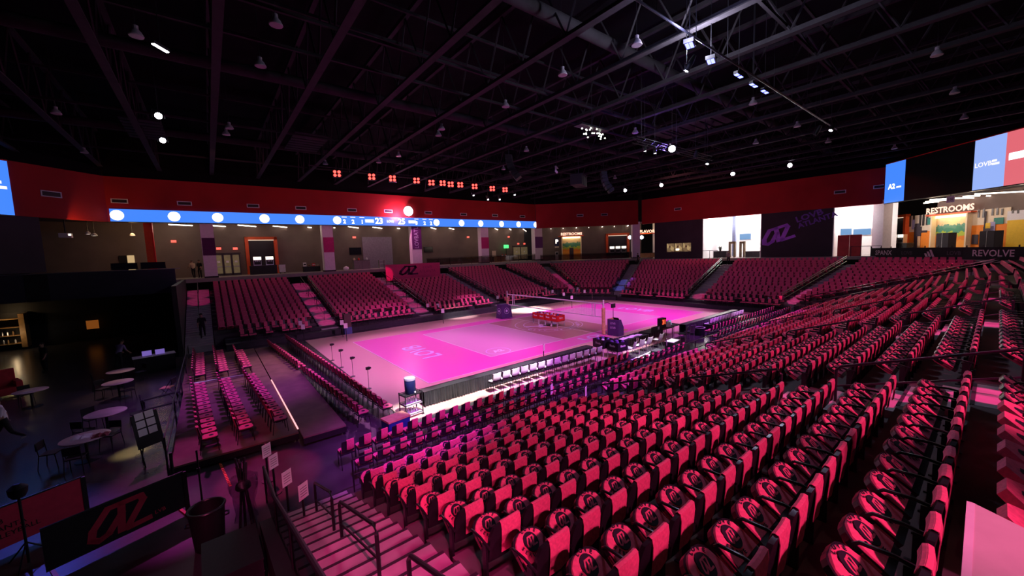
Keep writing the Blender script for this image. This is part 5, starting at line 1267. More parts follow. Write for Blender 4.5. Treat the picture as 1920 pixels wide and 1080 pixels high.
def portal(W, px0, px1, py0, d, fz, lbl, t_=0.55):
    u0, u1 = W.uv(px0, 480, d)[0], W.uv(px1, 480, d)[0]; z1 = W.uv((px0+px1)/2, py0, d)[1]
    t = thing('service_portal', lbl, 'portal', tuple(W.P((u0+u1)/2, fz, d)))
    W.box(MB(), u0, u0+t_, fz, z1, d-0.02, d+0.5).build('jamb', orange_frame, t, world=True); W.box(MB(), u1-t_, u1, fz, z1, d-0.02, d+0.5).build('jamb', orange_frame, t, world=True); W.box(MB(), u0, u1, z1-t_, z1, d-0.02, d+0.5).build('lintel', orange_frame, t, world=True)
    W.box(MB(), u0+t_, u1-t_, z1-t_-0.08, z1-t_, d+0.05, d+0.4).build('light_strip', glow('portal_strip', (1, 0.75, 0.55), 0.8), t, world=True)
    W.box(MB(), u0+t_, u1-t_, fz, z1-t_, d-0.01, d+0.02).build('shutter', dark_wall, t, world=True)
portal(W_F, 461, 521, 444.5, D, FZ['far'], 'orange-red framed serving portal behind the drinks counter on the far concourse', 0.32)
def counter(W, px0, px1, py0, d, fz, lbl, m, depth=0.8, nm='counter'):
    u0, u1 = W.uv(px0, py0, d)[0], W.uv(px1, py0, d)[0]; z1 = W.uv((px0+px1)/2, py0, d)[1]
    t = thing(nm, lbl, 'counter', tuple(W.P((u0+u1)/2, fz, d)))
    W.box(MB(), u0+0.03, u1-0.03, fz, z1-0.05, d-depth, d-0.03).build('body', m, t, world=True); W.box(MB(), u0, u1, z1-0.05, z1, d-depth, d).build('countertop', metal_dk, t, world=True)
    n = max(2, int((u1-u0)/0.8))
    for k in range(1, n): W.box(MB(), u0+(u1-u0)*k/n-0.01, u0+(u1-u0)*k/n+0.01, fz+0.05, z1-0.1, d-0.03, d-0.02).build('panel_joint', black, t, world=True)
    return u0, u1, z1
def drinks_machine(W, px, d, z, lbl, w=0.6, h=0.95, gp='lit drinks machines'):
    u = W.uv(px, 487, d)[0]; t = thing('drinks_machine', lbl, 'drinks machine', tuple(W.P(u, z, d)), 0, gp)
    W.box(MB(), u-w/2, u+w/2, z, z+h, d-0.45, d-0.02).build('body', chrome, t, world=True); W.box(MB(), u-w/2, u+w/2, z+h*0.66, z+h, d-0.02, d+0.03).build('lit_panel', lit_white, t, world=True)
    W.box(MB(), u-w/2+0.05, u+w/2-0.05, z+0.1, z+h*0.6, d-0.02, d).build('recess', black, t, world=True)
    for q in (-0.15, 0, 0.15): W.box(MB(), u+q-0.03, u+q+0.03, z+h*0.42, z+h*0.58, d, d+0.06).build('spout', chrome, t, world=True)
cu = counter(W_F, 468, 520, 497.5, -3.2, FZ['far'], 'black drinks counter before the orange-red portal', black)
for k, px in enumerate((482.5, 505.5)): drinks_machine(W_F, px, -3.4, cu[2], ('left' if k == 0 else 'right')+' lit drinks machine on the black counter of the far concourse', 0.72)
wc = wthing(W_F, 529.5, 505, -3.0, 'white_cart', 'pale square service cart right of the black drinks counter', 'cart', fz=FZ['far']); r = W_F.rect(524, 497, 535.5, 511, -3.0)
W_F.box(MB(), r[0], r[1], FZ['far']+0.12, r[3], -3.7, -3.0).build('body', white_paint, wc, world=True); W_F.box(MB(), r[0]-0.02, r[1]+0.02, r[3], r[3]+0.05, -3.72, -2.98).build('top', chrome, wc, world=True)
for q in (r[0]+0.08, r[1]-0.08): W_F.box(MB(), q-0.05, q+0.05, FZ['far'], FZ['far']+0.12, -3.2, -3.1).build('caster', black, wc, world=True)
cu = counter(W_F, 569, 601, 499, -3.2, FZ['far'], 'black clothed merchandise table left of the magenta column', black)
for k, (px, m_, h) in enumerate(((571.5, paper, 0.45), (580, gold, 0.2), (588, red_vinyl, 0.32), (594, cream, 0.22))):
    u = W_F.uv(px, 495, -3.5)[0]; t = thing('table_display', ('white framed notice', 'brown box', 'red package', 'cream box')[k]+' on the black merchandise table', 'display', tuple(W_F.P(u, cu[2], -3.6))); W_F.box(MB(), u-0.16, u+0.16, cu[2], cu[2]+h, -3.7, -3.5).build('body', m_, t, world=True); W_F.box(MB(), u-0.12, u+0.12, cu[2]+h*0.3, cu[2]+h*0.7, -3.5, -3.49).build('label_panel', black if k != 2 else paper, t, world=True)
def tv(W, x0, y0, x1, y1, d, lbl):
    r = W.rect(x0, y0, x1, y1, d); t = thing('television', lbl, 'television', tuple(W.P((r[0]+r[1])/2, r[2], d)), 0, 'blank televisions')
    W.box(MB(), *r, d+0.05, d+0.12).build('screen', tv_m, t, world=True); W.box(MB(), r[0]-0.03, r[1]+0.03, r[2]-0.03, r[3]+0.03, d-0.06, d+0.06).build('bezel', black, t, world=True)
tv(W_F, 655.5, 464.5, 677, 477, D, 'blank television on the far wall above the grey cabinet'); tv(W_F, 795, 463, 811, 472.5, D, 'blank television on the far wall right of the lettered banner')
cu = counter(W_F, 663, 694, 487.5, -2.6, FZ['far'], 'grey two-door cabinet below the blank television', mat('grey_cabinet', (0.2, 0.16, 0.17), 0.5))
for k, (px, m_) in enumerate(((664.5, cream), (673, red_vinyl), (688, white_paint))):
    u = W_F.uv(px, 485, -2.9)[0]; t = thing('cabinet_item', ('cream jar', 'red jar', 'small white jar')[k]+' on the grey cabinet', 'jar', tuple(W_F.P(u, cu[2], -3.0))); p = W_F.P(u, cu[2], -3.0)
    o = MB().lathe([(0.13, 0), (0.15, 0.12), (0.1, 0.24)], 10).build('body', m_, t, smooth=True); MB().lathe([(0.1, 0.24), (0.05, 0.29)], 10).build('lid', m_, t)
wb = wthing(W_F, 649, 503, -1.6, 'white_bundle', 'white rounded bundle on the floor right of the magenta column', 'bundle', fz=FZ['far']); MB().lathe([(0.2, 0), (0.34, 0.15), (0.3, 0.35), (0.1, 0.45)], 12).build('body', white_paint, wb, smooth=True); MB().lathe([(0.1, 0.45), (0.06, 0.5)], 8).build('tie', cream, wb)
r = W_F.rect(680, 444.5, 735, 500, D); lp_ = W_F.box(MB(), r[0], r[1], FZ['far'], r[3], D, D+0.15).build('wall_panel', mat('lilac_grey_panel', (0.26, 0.2, 0.28), 0.7)); prop(lp_, 'lilac-grey wall panel behind the grey cabinet', 'wall panel')
wc2 = wthing(W_F, 713, 500, -1.5, 'steel_shelf', 'pale steel rack beside the pink banner', 'rack', fz=FZ['far']); r = W_F.rect(712, 488, 722, 502, -1.5)
for z in (0.1, 0.55, 1.0): W_F.box(MB(), r[0], r[1], FZ['far']+z, FZ['far']+z+0.03, -2.0, -1.5).build('shelf', chrome, wc2, world=True)
for q in (r[0], r[1]): W_F.box(MB(), q-0.02, q+0.02, FZ['far'], FZ['far']+1.05, -2.0, -1.5).build('side_frame', chrome, wc2, world=True)
cu = counter(W_F, 932, 956, 480, -3.0, FZ['far'], 'light wooden reception desk under the green sign', wood_lt)
for k in range(2):
    u = W_F.uv(942+6*k, 477, -3.3)[0]; t = thing('desk_item', ('left', 'right')[k]+' small red and white item on the reception desk', 'item', tuple(W_F.P(u, cu[2], -3.3))); MB().box(-0.1, 0.1, -0.1, 0.1, 0, 0.14).build('base', white_paint, t); MB().lathe([(0.09, 0.14), (0.1, 0.2), (0.04, 0.27)], 8).build('top', red_vinyl, t)
r = W_F.rect(923, 470, 930, 481, -4.0); t = wthing(W_F, 926, 476, -4, 'menu_board', 'cream menu board left of the wooden desk', 'board', fz=FZ['far']); wbox(W_F, r, -4.05, -4.0, 'board', cream, t); W_F.box(MB(), (r[0]+r[1])/2-0.04, (r[0]+r[1])/2+0.04, FZ['far'], r[2], -4.06, -4.0).build('post', chrome, t, world=True)
# dangling bell lamps at the left end of the concourse
for k, (px, py) in enumerate(((165, 437), (177, 440), (248, 440))):
    p = W_F.P(*W_F.uv(px, py, -2.5)[:1], 0, -2.5); z = W_F.uv(px, py, -2.5)[1]
    t = thing('pendant_lamp', 'small white bell pendant lamp, %s from the left' % ORD[k], 'lamp', (p.x, p.y, z), 0, 'pendant lamps'); MB().lathe([(0.2, -0.1), (0.16, 0.05), (0.06, 0.14)], 12).build('shade', white_paint, t, smooth=True); MB().tube([(0, 0, 0.14), (0, 0, 10.25-z)], 0.012, 4).build('rod', steel_black, t); MB().cyl(0, 0, -0.1, -0.08, 0.12, n=10).build('bulb', lit_white, t)
t = thing('projector', 'white projector box on a bracket at the left concourse corner', 'projector', tuple(W_F.P(W_F.uv(123, 439, -1.0)[0], W_F.uv(123, 441, -1.0)[1], -1.0))); MB().box(-0.35, 0.35, -0.3, 0.3, -0.2, 0.15).build('body', white_paint, t); MB().cyl(0.0, 0, 0.15, 10.25-t.location.z, 0.05, n=8).build('bracket', black, t); MB().box(0.2, 0.36, -0.31, -0.3, -0.05, 0.1).build('lens', lit_white, t)
r = W_F.rect(224, 479, 253, 505, D); t = wthing(W_F, 240, 490, D, 'service_door', 'dark half-open door with a lit gap on the left concourse wall', 'door', fz=FZ['far']); W_F.box(MB(), r[0], r[1]-0.5, FZ['far'], r[3], D, D+0.06).build('leaf', black, t, world=True); W_F.box(MB(), r[1]-0.5, r[1], FZ['far'], r[3], D+0.0, D+0.03).build('lit_gap', mat('lit_gap', (0.3, 0.2, 0.1), 0.6, var=0, emit=(1, 0.7, 0.35), estr=0.5), t, world=True)
# guard rail along the far concourse edge
def guard(W, u0, u1, fz, lbl, d=0.25, h=1.05, glassy=True, st=1.6):
    t = thing('guard_rail', lbl, 'railing', tuple(W.P(u0, fz, d)), 0, 'concourse guard rails'); n = max(1, int((u1-u0)/st))
    W.box(MB(), u0, u1, fz+h-0.03, fz+h+0.02, d-0.03, d+0.03).build('top_bar', steel_black, t, world=True)
    for k in range(n+1): q = u0+(u1-u0)*k/n; W.box(MB(), q-0.025, q+0.025, fz, fz+h, d-0.025, d+0.025).build('post', steel_black, t, world=True)
    if glassy: W.box(MB(), u0, u1, fz+0.12, fz+h-0.08, d-0.005, d+0.005).build('panel', glass('tinted_rail_glass', (0.55, 0.5, 0.52), 0.05, 0.2), t, world=True)
L_ = W_F.L
guard(W_F, W_F.uv(800, 480, .25)[0], W_F.uv(1003, 480, .25)[0], FZ['far'], 'dark glass guard rail along the far concourse, right part')
guard(W_C, 0.6, W_C.uv(1184, 480, .25)[0], FZ['corner'], 'dark glass guard rail along the far corner concourse')
# ---- the pink banner hung over the top rows
pbm = mat('pink_red_banner', (0.72, 0.07, 0.2), 0.85, var=0.05)
pb = thing('tier_banner', 'large pink banner with a dark emblem over the top rows of the far tier', 'banner', (-4.6, 22.0, 3.2))
y0, y1 = 21.0, 23.3
x0 = at_y(723, 505, y0).x; x1 = at_y(825, 505, y0).x
z0, z1 = 3.3, 5.15
mb = MB(); mb.hexa([(x0, y0-0.02, z0), (x1, y0-0.02, z0), (x1, y0+0.02, z0), (x0, y0+0.02, z0)], [(x0, y0-0.02, z1), (x1, y0-0.02, z1), (x1, y0+0.02, z1), (x0, y0+0.02, z1)]); mb.build('cloth', pbm, pb, world=True)
mb = MB(); strokes(mb, EMBLEM, 0.19, Matrix.Translation((x0+1.7, y0-0.024, z0+0.62)) @ Matrix.Rotation(PI/2, 4, 'X') @ Matrix.Diagonal((1.75, 0.95, 1, 1)), 0.004); mb.build('emblem', mat('dark_plum_print', (0.12, 0.02, 0.08), 0.85), pb, world=True)
for k, tx in enumerate(('LOVB', 'ATLANTA')): lettering(tx, 0.48, (x0+5.2, y0-0.026, z1-0.5-0.5*k), (1, 0, 0), (0, 0, 1), mat('plum_red_print', (0.42, 0.03, 0.13), 0.85), pb, 'lettering')
for q in range(6): MB().cyl(x0+0.05+(x1-x0-0.1)*q/5, y0+0.06, 2.9, z1, 0.03, n=6).build('support_pole', steel_black, pb, world=True)
# ---- far corner: restrooms opening, parking sign, portal with machines, yellow-lit opening
D2 = -5.15
mural_y = mat('rainbow_mural', (0.6, 0.5, 0.15), 0.7, var=0.0)
nt = mural_y.node_tree; b = nt.nodes['Principled BSDF']; tc = nt.nodes.new('ShaderNodeTexCoord'); sp = nt.nodes.new('ShaderNodeSeparateXYZ'); nz = nt.nodes.new('ShaderNodeTexNoise'); nz.inputs['Scale'].default_value = 3.2; nz.inputs['Detail'].default_value = 5
ma = nt.nodes.new('ShaderNodeMath'); ma.operation = 'MULTIPLY_ADD'; ma.inputs[1].default_value = 0.28; rp = nt.nodes.new('ShaderNodeValToRGB')
nt.links.new(tc.outputs['Generated'], sp.inputs[0]); nt.links.new(tc.outputs['Object'], nz.inputs['Vector']); nt.links.new(nz.outputs['Fac'], ma.inputs[0]); nt.links.new(sp.outputs['Z'], ma.inputs[2]); nt.links.new(ma.outputs[0], rp.inputs[0]); nt.links.new(rp.outputs[0], b.inputs['Base Color'])
e = rp.color_ramp.elements; e[0].position = 0.0; e[0].color = (0.75, 0.5, 0.12, 1); e[1].position = 1.0; e[1].color = (0.7, 0.55, 0.35, 1)
for pos, c in ((0.28, (0.8, 0.32, 0.04, 1)), (0.5, (0.75, 0.22, 0.03, 1)), (0.6, (0.35, 0.45, 0.05, 1)), (0.7, (0.05, 0.22, 0.16, 1)), (0.82, (0.1, 0.25, 0.2, 1)), (0.88, (0.7, 0.52, 0.3, 1))):
    q = rp.color_ramp.elements.new(pos); q.color = c
rp.color_ramp.interpolation = 'CONSTANT'
def restroom(W, px0, px1, py0, d, fz, lbl, sx0, sy, size, lightpos, pw):
    u0, u1 = W.uv(px0, 470, d)[0], W.uv(px1, 470, d)[0]; z1 = W.uv((px0+px1)/2, py0, d)[1]
    t = thing('restroom_entrance', lbl, 'entrance', tuple(W.P((u0+u1)/2, fz, d)))
    W.box(MB(), u0, u1, fz, z1, d+0.0, d+0.03).build('mural', mural_y, t, world=True)
    W.box(MB(), u0-0.15, u0, fz, z1, d, d+0.5).build('jamb', cream, t, world=True); W.box(MB(), u1, u1+0.15, fz, z1, d, d+0.5).build('jamb', cream, t, world=True)
    W.box(MB(), u0-0.7, u1+0.5, z1, z1+0.14, d, d+0.55).build('red_ledge', orange_frame, t, world=True); W.box(MB(), u0+0.1, u1-0.1, z1-0.3, z1-0.06, d+0.04, d+0.25).build('cove_light', glow('cove_light', (1, 0.78, 0.4), 4.0), t, world=True)
    W.text('RESTROOMS', (u0+u1)/2, z1+0.14+size*0.45, d+0.5, size, sign_red if size > 0.5 else sign_white, t, 'lit_lettering', 0.03, 1.05)
    W.box(MB(), (u0+u1)/2-0.35, (u0+u1)/2+0.35, fz, fz+2.1, d+0.03, d+0.06).build('dark_doorway', metal_dk, t, world=True)
    point('cove_glow', tuple(W.P((u0+u1)/2, z1-0.6, d+1.1)), (1, 0.75, 0.38), pw, 0.2)
restroom(W_C, 1054.5, 1088.5, 443.5, D2, FZ['corner'], 'lit restrooms entrance with a rainbow mural in the far corner', 0, 0, 0.62, 0, 22)
t = wthing(W_C, 1044, 458, D2, 'parking_sign', 'dark wall sign with a large white P beside the far restrooms', 'sign'); r = W_C.rect(1040, 447, 1048, 465, D2); wbox(W_C, r, D2, D2+0.04, 'panel', mat('navy_sign', (0.02, 0.03, 0.1), 0.5), t); W_C.text('P', (r[0]+r[1])/2, (r[2]*0.35+r[3]*0.65), D2+0.045, 1.0, sign_white, t, 'lettering', 0.03); W_C.box(MB(), r[0]+0.02, r[1]-0.02, r[2], r[2]+0.3, D2+0.04, D2+0.05).build('caption', cream, t, world=True)
t = wthing(W_C, 1044, 480, D2+1.5, 'white_kiosk', 'slim white kiosk left of the far restrooms', 'kiosk', fz=FZ['corner']); r = W_C.rect(1041.5, 472, 1047, 487, D2+1.5); W_C.box(MB(), r[0], r[1], FZ['corner'], r[3], D2+1.2, D2+1.5).build('body', white_paint, t, world=True); W_C.box(MB(), r[0]+0.05, r[1]-0.05, r[3]-0.5, r[3]-0.1, D2+1.5, D2+1.52).build('screen', black, t, world=True)
portal(W_C, 1136, 1179, 437.5, D2, FZ['corner'], 'orange-red framed serving portal in the far corner', 0.35)
cu = counter(W_C, 1138, 1180, 473.5, D2+2.0, FZ['corner'], 'dark serving counter before the far corner portal', black)
for k, px in enumerate((1148, 1159, 1170)): drinks_machine(W_C, px, D2+1.9, cu[2], '%s lit drinks machine on the far corner counter' % ('left', 'middle', 'right')[k], 0.75, 1.05)
for k, (px, py) in enumerate(((1181, 445), (1203, 445))):
    u, z = W_C.uv(px, py, -3.0); t = thing('globe_sign', ('left' if k == 0 else 'right')+' round glowing lamp hung beside the lilac column', 'lamp', tuple(W_C.P(u, z, -3.0)), 0, 'round lamps'); MB().lathe([(0.02, -0.35), (0.3, -0.2), (0.36, 0), (0.3, 0.2), (0.02, 0.35)], 14).build('globe', glow('cool_globe', (0.75, 0.85, 1), 1.6), t, smooth=True); MB().tube([(0, 0, 0.35), (0, 0, 10.25-z)], 0.02, 5).build('rod', steel_black, t)
u = W_C.uv(1215, 430, -3.5)[0]; t = thing('food_sign', 'warm lit shop lettering over the yellow-lit opening', 'sign', tuple(W_C.P(u, 8.6, -3.5))); W_C.text('FLAVORS', u, W_C.uv(1215, 434, -3.5)[1], -3.45, 0.7, sign_red, t, 'lit_lettering', 0.03); W_C.box(MB(), u-1.8, u+1.6, W_C.uv(1215, 438.5, -3.5)[1], W_C.uv(1215, 437, -3.5)[1], -3.7, -3.4).build('red_ledge', orange_frame, t, world=True)
cu = counter(W_C, 1200, 1229, 474, -2.5, FZ['corner'], 'steel food counter in the yellow-lit opening', wood_lt)
# the wall of the end is pierced by a control window
u0, u1, z0, z1 = W_R.rect(1250, 456, 1296, 472, -0.02); t = thing('control_window', 'lit control room window in the dark end wall', 'window', tuple(W_R.P((u0+u1)/2, z0, -0.02)))
warmwin = mat('lit_control_room', (0.3, 0.22, 0.1), 0.5, var=0.0, emit=(1, 0.72, 0.3), estr=0.35)
nt = warmwin.node_tree; b = nt.nodes['Principled BSDF']; nz = nt.nodes.new('ShaderNodeTexVoronoi'); nz.inputs['Scale'].default_value = 2.2; rp = nt.nodes.new('ShaderNodeValToRGB'); rp.color_ramp.elements[0].color = (0.01, 0.008, 0.01, 1); rp.color_ramp.elements[1].color = (1, 0.72, 0.32, 1); rp.color_ramp.elements[0].position = 0.25; rp.color_ramp.elements[1].position = 0.75
nt.links.new(nz.outputs['Color'], rp.inputs[0]); nt.links.new(rp.outputs[0], b.inputs['Emission Color'])
for k in range(3):
    a, c = u0+(u1-u0)*k/3, u0+(u1-u0)*(k+1)/3
    W_R.box(MB(), a+0.04, c-0.04, z0, z1, -0.03, -0.01).build('pane', warmwin, t, world=True); W_R.box(MB(), a-0.03, a+0.03, z0, z1, -0.02, 0.03).build('mullion', black, t, world=True)
W_R.box(MB(), W_R.uv(1267, 465)[0], W_R.uv(1273.5, 465)[0], W_R.uv(1270, 469.5)[1], W_R.uv(1270, 466)[1], -0.01, 0.0).build('bright_monitor', lit_white, t, world=True)
# white rooms at the end
blue_tv = glow('blue_wall_screen', (0.12, 0.35, 0.7), 0.8)
for k, (x0, y0, x1, y1, dd) in enumerate(((1387, 438, 1408, 449, -5.5), (1570, 429, 1597, 440.5, -5.5), (1600, 429, 1633, 440.5, -5.5))):
    r = W_R.rect(x0, y0, x1, y1, dd); t = thing('wall_screen', ('blue wall screen in the first white room', 'left blue wall screen in the second white room', 'right blue wall screen in the second white room')[k], 'screen', tuple(W_R.P((r[0]+r[1])/2, r[2], dd)), 0, 'blue wall screens'); W_R.box(MB(), *r, dd, dd+0.06).build('screen', blue_tv, t, world=True); W_R.box(MB(), r[0]-0.04, r[1]+0.04, r[2]-0.04, r[3]+0.04, dd-0.02, dd+0.03).build('bezel', white_paint, t, world=True)
r = W_R.rect(1372.5, 412, 1379, 480, -3.0); t = thing('room_column', 'slim blue-grey column inside the first white room', 'column', tuple(W_R.P((r[0]+r[1])/2, FZ['end'], -3))); W_R.box(MB(), r[0], r[1], FZ['end'], 10.2, -3.5, -3.0).build('shaft', mat('blue_grey_column', (0.25, 0.3, 0.5), 0.6), t, world=True); W_R.box(MB(), r[0]-0.05, r[1]+0.05, FZ['end'], FZ['end']+0.2, -3.55, -2.95).build('plinth', white_paint, t, world=True)
brnz = mat('bronze_panel', (0.25, 0.18, 0.1), 0.5)
for k, (x0, x1, y0) in enumerate(((1366, 1378, 453), (1386, 1396, 452.5))):
    r = W_R.rect(x0, y0, x1, 482, -1.8); t = thing('detector_arch', ('left' if k == 0 else 'right')+' tan security arch in the first white room', 'arch', tuple(W_R.P((r[0]+r[1])/2, FZ['end'], -1.8)), 0, 'security arches')
    W_R.box(MB(), r[0], r[0]+0.2, FZ['end'], r[3], -2.3, -1.8).build('upright', brnz, t, world=True); W_R.box(MB(), r[1]-0.2, r[1], FZ['end'], r[3], -2.3, -1.8).build('upright', brnz, t, world=True); W_R.box(MB(), r[0], r[1], r[3]-0.3, r[3], -2.3, -1.8).build('crossbar', brnz, t, world=True)
for k, (x0, x1, y0, dd, m_) in enumerate(((1337, 1362, 470.5, -1.2, dk), (1397, 1424, 471, -1.2, dk))): counter(W_R, x0, x1, y0, dd, FZ['end'], ('dark low table on the left of the first white room', 'dark low table on the right of the first white room')[k], m_)
t = thing('potted_plant', 'dark leafy plant on the low table of the first white room', 'plant', tuple(W_R.P(W_R.uv(1351, 465, -1.6)[0], W_R.uv(1350, 470.5, -1.2)[1], -1.5)))
MB().lathe([(0.12, 0), (0.16, 0.25)], 10).build('pot', black, t, smooth=True)
rnd = random.Random(2)
for k in range(12):
    a = rnd.uniform(0, 2*PI); rr = rnd.uniform(0.15, 0.4); h = rnd.uniform(0.4, 0.9); c = Vector((rr*math.cos(a), rr*math.sin(a), h)); s_ = Vector((-math.sin(a), math.cos(a), 0))*0.07
    MB().add([(0, 0, 0.25), tuple(c*0.6+s_), tuple(c), tuple(c*0.6-s_)], [(0, 1, 2, 3)]).build('leaf', mat('dark_leaf', (0.02, 0.04, 0.02), 0.6), t)
r = W_R.rect(1317, 420, 1333, 480, -3.2); t = thing('pink_wall_panel', 'pink-tinted panel on the left side of the first white room', 'panel', tuple(W_R.P(r[0], FZ['end'], -3.2))); W_R.box(MB(), r[0], r[1], FZ['end'], r[3], -3.4, -3.2).build('panel', mat('pink_tint', (0.8, 0.35, 0.4), 0.7), t, world=True); W_R.box(MB(), r[0], r[1], FZ['end']+1.0, FZ['end']+1.06, -3.2, -3.1).build('rail', steel_black, t, world=True)
r = W_R.rect(1570, 440.5, 1615.5, 481, -0.3); t = thing('red_screen_wall', 'red panelled partition standing in the second white opening', 'partition', tuple(W_R.P((r[0]+r[1])/2, FZ['end'], -0.3)))
redp = mat('deep_red_panel', (0.5, 0.05, 0.05), 0.6, var=0.2, scale=1.2)
for k in range(2): W_R.box(MB(), r[0]+(r[1]-r[0])*k/2+0.01, r[0]+(r[1]-r[0])*(k+1)/2-0.01, FZ['end'], r[3], -0.45, -0.3).build('panel', redp, t, world=True)
guard(W_R, W_R.uv(1595, 475, .25)[0], W_R.uv(1652, 475, .25)[0], FZ['end'], 'dark guard rail before the red partition', 0.25, 1.1, False, 0.8)
guard(W_R, W_R.uv(1317, 475, .25)[0], W_R.uv(1345, 475, .25)[0], FZ['end'], 'dark guard rail at the left of the first white room', 0.25, 1.1, False, 0.8)
# emblem of projected violet light on the dark end wall, painted as strokes
vio_dim = mat('dim_violet_projection_paint', (0.16, 0.08, 0.45), 0.8, var=0.1)
vio_projection = mat('violet_projection_paint', (0.42, 0.16, 0.95), 0.8, var=0.1)
u0, u1, z0, z1 = W_R.rect(1428, 424, 1492, 462, 0.0); t = thing('wall_emblem', 'large violet projected-light emblem with lettering, painted on the dark end wall', 'emblem', tuple(W_R.P(u0, z0, 0)))
mb = MB(); Mw = frame_matrix(tuple(W_R.P(u0+0.4, z0+0.2, 0.0)), W_R.u+Vector((0, 0, 0.32)), (0, 0, 1)) @ Matrix.Diagonal(((u1-u0)*0.72, (z1-z0)*0.66, 1, 1)); strokes(mb, EMBLEM, 0.2, Mw, 0.012); mb.build('emblem', vio_projection, t, world=True)
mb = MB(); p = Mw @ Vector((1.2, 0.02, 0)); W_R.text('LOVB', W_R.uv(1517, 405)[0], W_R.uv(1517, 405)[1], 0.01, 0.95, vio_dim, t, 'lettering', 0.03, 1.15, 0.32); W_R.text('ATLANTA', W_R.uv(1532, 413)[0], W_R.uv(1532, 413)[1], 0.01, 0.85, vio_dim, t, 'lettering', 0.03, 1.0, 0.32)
# ---- video boards
def vboard(W, segs, zt0, zb0, lbl, d=0.15):
    us = [W.uv(a, 360, d)[0] for a, _, _ in segs]+[W.uv(segs[-1][1], 360, d)[0]]
    t = thing('video_board', lbl, 'video board', tuple(W.P((us[0]+us[-1])/2, zb0, d)))
    for k, (a, b, m_) in enumerate(segs): W.box(MB(), us[k]+0.015, us[k+1]-0.015, zb0, zt0, d-0.1, d).build('screen_panel', m_, t, world=True)
    W.box(MB(), us[0], us[-1], zb0-0.08, zb0, d-0.2, d+0.03).build('lower_trim', metal_dk, t, world=True); W.box(MB(), us[0], us[-1], zt0, zt0+0.08, d-0.2, d+0.03).build('upper_trim', red_vinyl, t, world=True)
    return t, us
dark_led = mat('dark_reflective_screen', (0.015, 0.022, 0.02), 0.12, var=0.0, spec=0.6)
zt0, zb0 = W_N.uv(1676, 305, 0.15)[1], W_N.uv(1676, 379, 0.15)[1]
vb, us = vboard(W_N, [(1658.5, 1695, LED_BLUE), (1695, 1822, dark_led), (1822, 1880, LED_PALE), (1880, 2040, LED_PINK)], zt0, zb0, 'large video board with blue, black and pink panels at the right')
zm = (zt0+zb0)/2
W_N.text('LOVB', W_N.uv(1843, 310, .16)[0], zm-0.05, 0.16, 0.52, LED_TXT, vb, 'lettering', 0.02); W_N.text('A2', W_N.uv(1672, 345, .16)[0], zm-0.4, 0.16, 0.7, LED_WHITE, vb, 'lettering', 0.03)
for k, (a, b, dz_) in enumerate(((1681, 1690, -0.5), (1857, 1866, 0.12), (1857, 1871, -0.12), (1888, 1935, 0.0))):
    W_N.box(MB(), W_N.uv(a, 340, .16)[0], W_N.uv(b, 340, .16)[0], zm+dz_-0.12, zm+dz_+(0.4 if k == 3 else 0.05), 0.15, 0.16).build('caption_mark', LED_TXT if k != 3 else LED_WHITE, vb, world=True)
zt1, zb1 = W_LC.uv(18, 303, 0.15)[1], W_LC.uv(18, 403, 0.15)[1]
vl, us = vboard(W_LC, [(-90, 22, LED_BLUE)], zt1, zb1, 'blue video board at the left edge'); 
for k, (a, b, dz_) in enumerate(((-10, 4, 0.35), (-10, 13, 0.0))): W_LC.box(MB(), W_LC.uv(a, 350, .16)[0], W_LC.uv(b, 350, .16)[0], (zt1+zb1)/2+dz_-0.1, (zt1+zb1)/2+dz_+0.1, 0.15, 0.16).build('caption_mark', LED_TXT, vl, world=True)
# ---- near corner concourse: mural, restrooms, sponsor banner
D3 = -6.45
orange_p = mat('orange_mural_paint', (0.85, 0.24, 0.02), 0.7, var=0.06); yellow_p = mat('yellow_mural_paint', (0.8, 0.5, 0.03), 0.7, var=0.06); cream_p = mat('cream_mural_paint', (0.75, 0.62, 0.48), 0.7, var=0.05)
fz = FZ['near']
mu = thing('wall_mural', 'orange and cream mural with piano keys and a musician by the right restrooms', 'mural', tuple(W_N.P(W_N.uv(1790, 440, D3)[0], fz, D3)))
def mur(x0, y0, x1, y1, m_, d0=0.0, nm='painted_field'):
    r = W_N.rect(x0, y0, x1, y1, D3); return W_N.box(MB(), r[0], r[1], r[2], r[3], D3+d0, D3+d0+0.03).build(nm, m_, mu, world=True)
mur(1702, 403, 1752, 470, cream_p); mur(1702, 434, 1752, 480, orange_p, 0.03); mur(1818, 392, 1893, 480, cream_p); mur(1818, 421, 1893, 482, orange_p, 0.03); mur(1888, 412, 1935, 482, yellow_p, 0.05); mur(1890, 393, 1960, 412, white_cushion, 0.03)
for k, (x, y0, y1) in enumerate(((1706, 405, 425), (1713, 404, 421), (1725, 403, 423), (1731, 402, 423), (1738, 402, 422), (1819, 394, 409), (1835, 393, 408), (1844, 392, 408), (1861, 391, 404), (1870, 390, 403), (1879, 391, 403), (1899, 394, 400), (1909, 393, 400))): mur(x, y0, x+3.5, y1, metal_dk, 0.06, 'piano_key')
fig = mat('mural_dark_figure', (0.05, 0.035, 0.05), 0.7); teal = mat('mural_teal', (0.05, 0.25, 0.2), 0.7); lav = mat('mural_lavender', (0.35, 0.3, 0.55), 0.7)
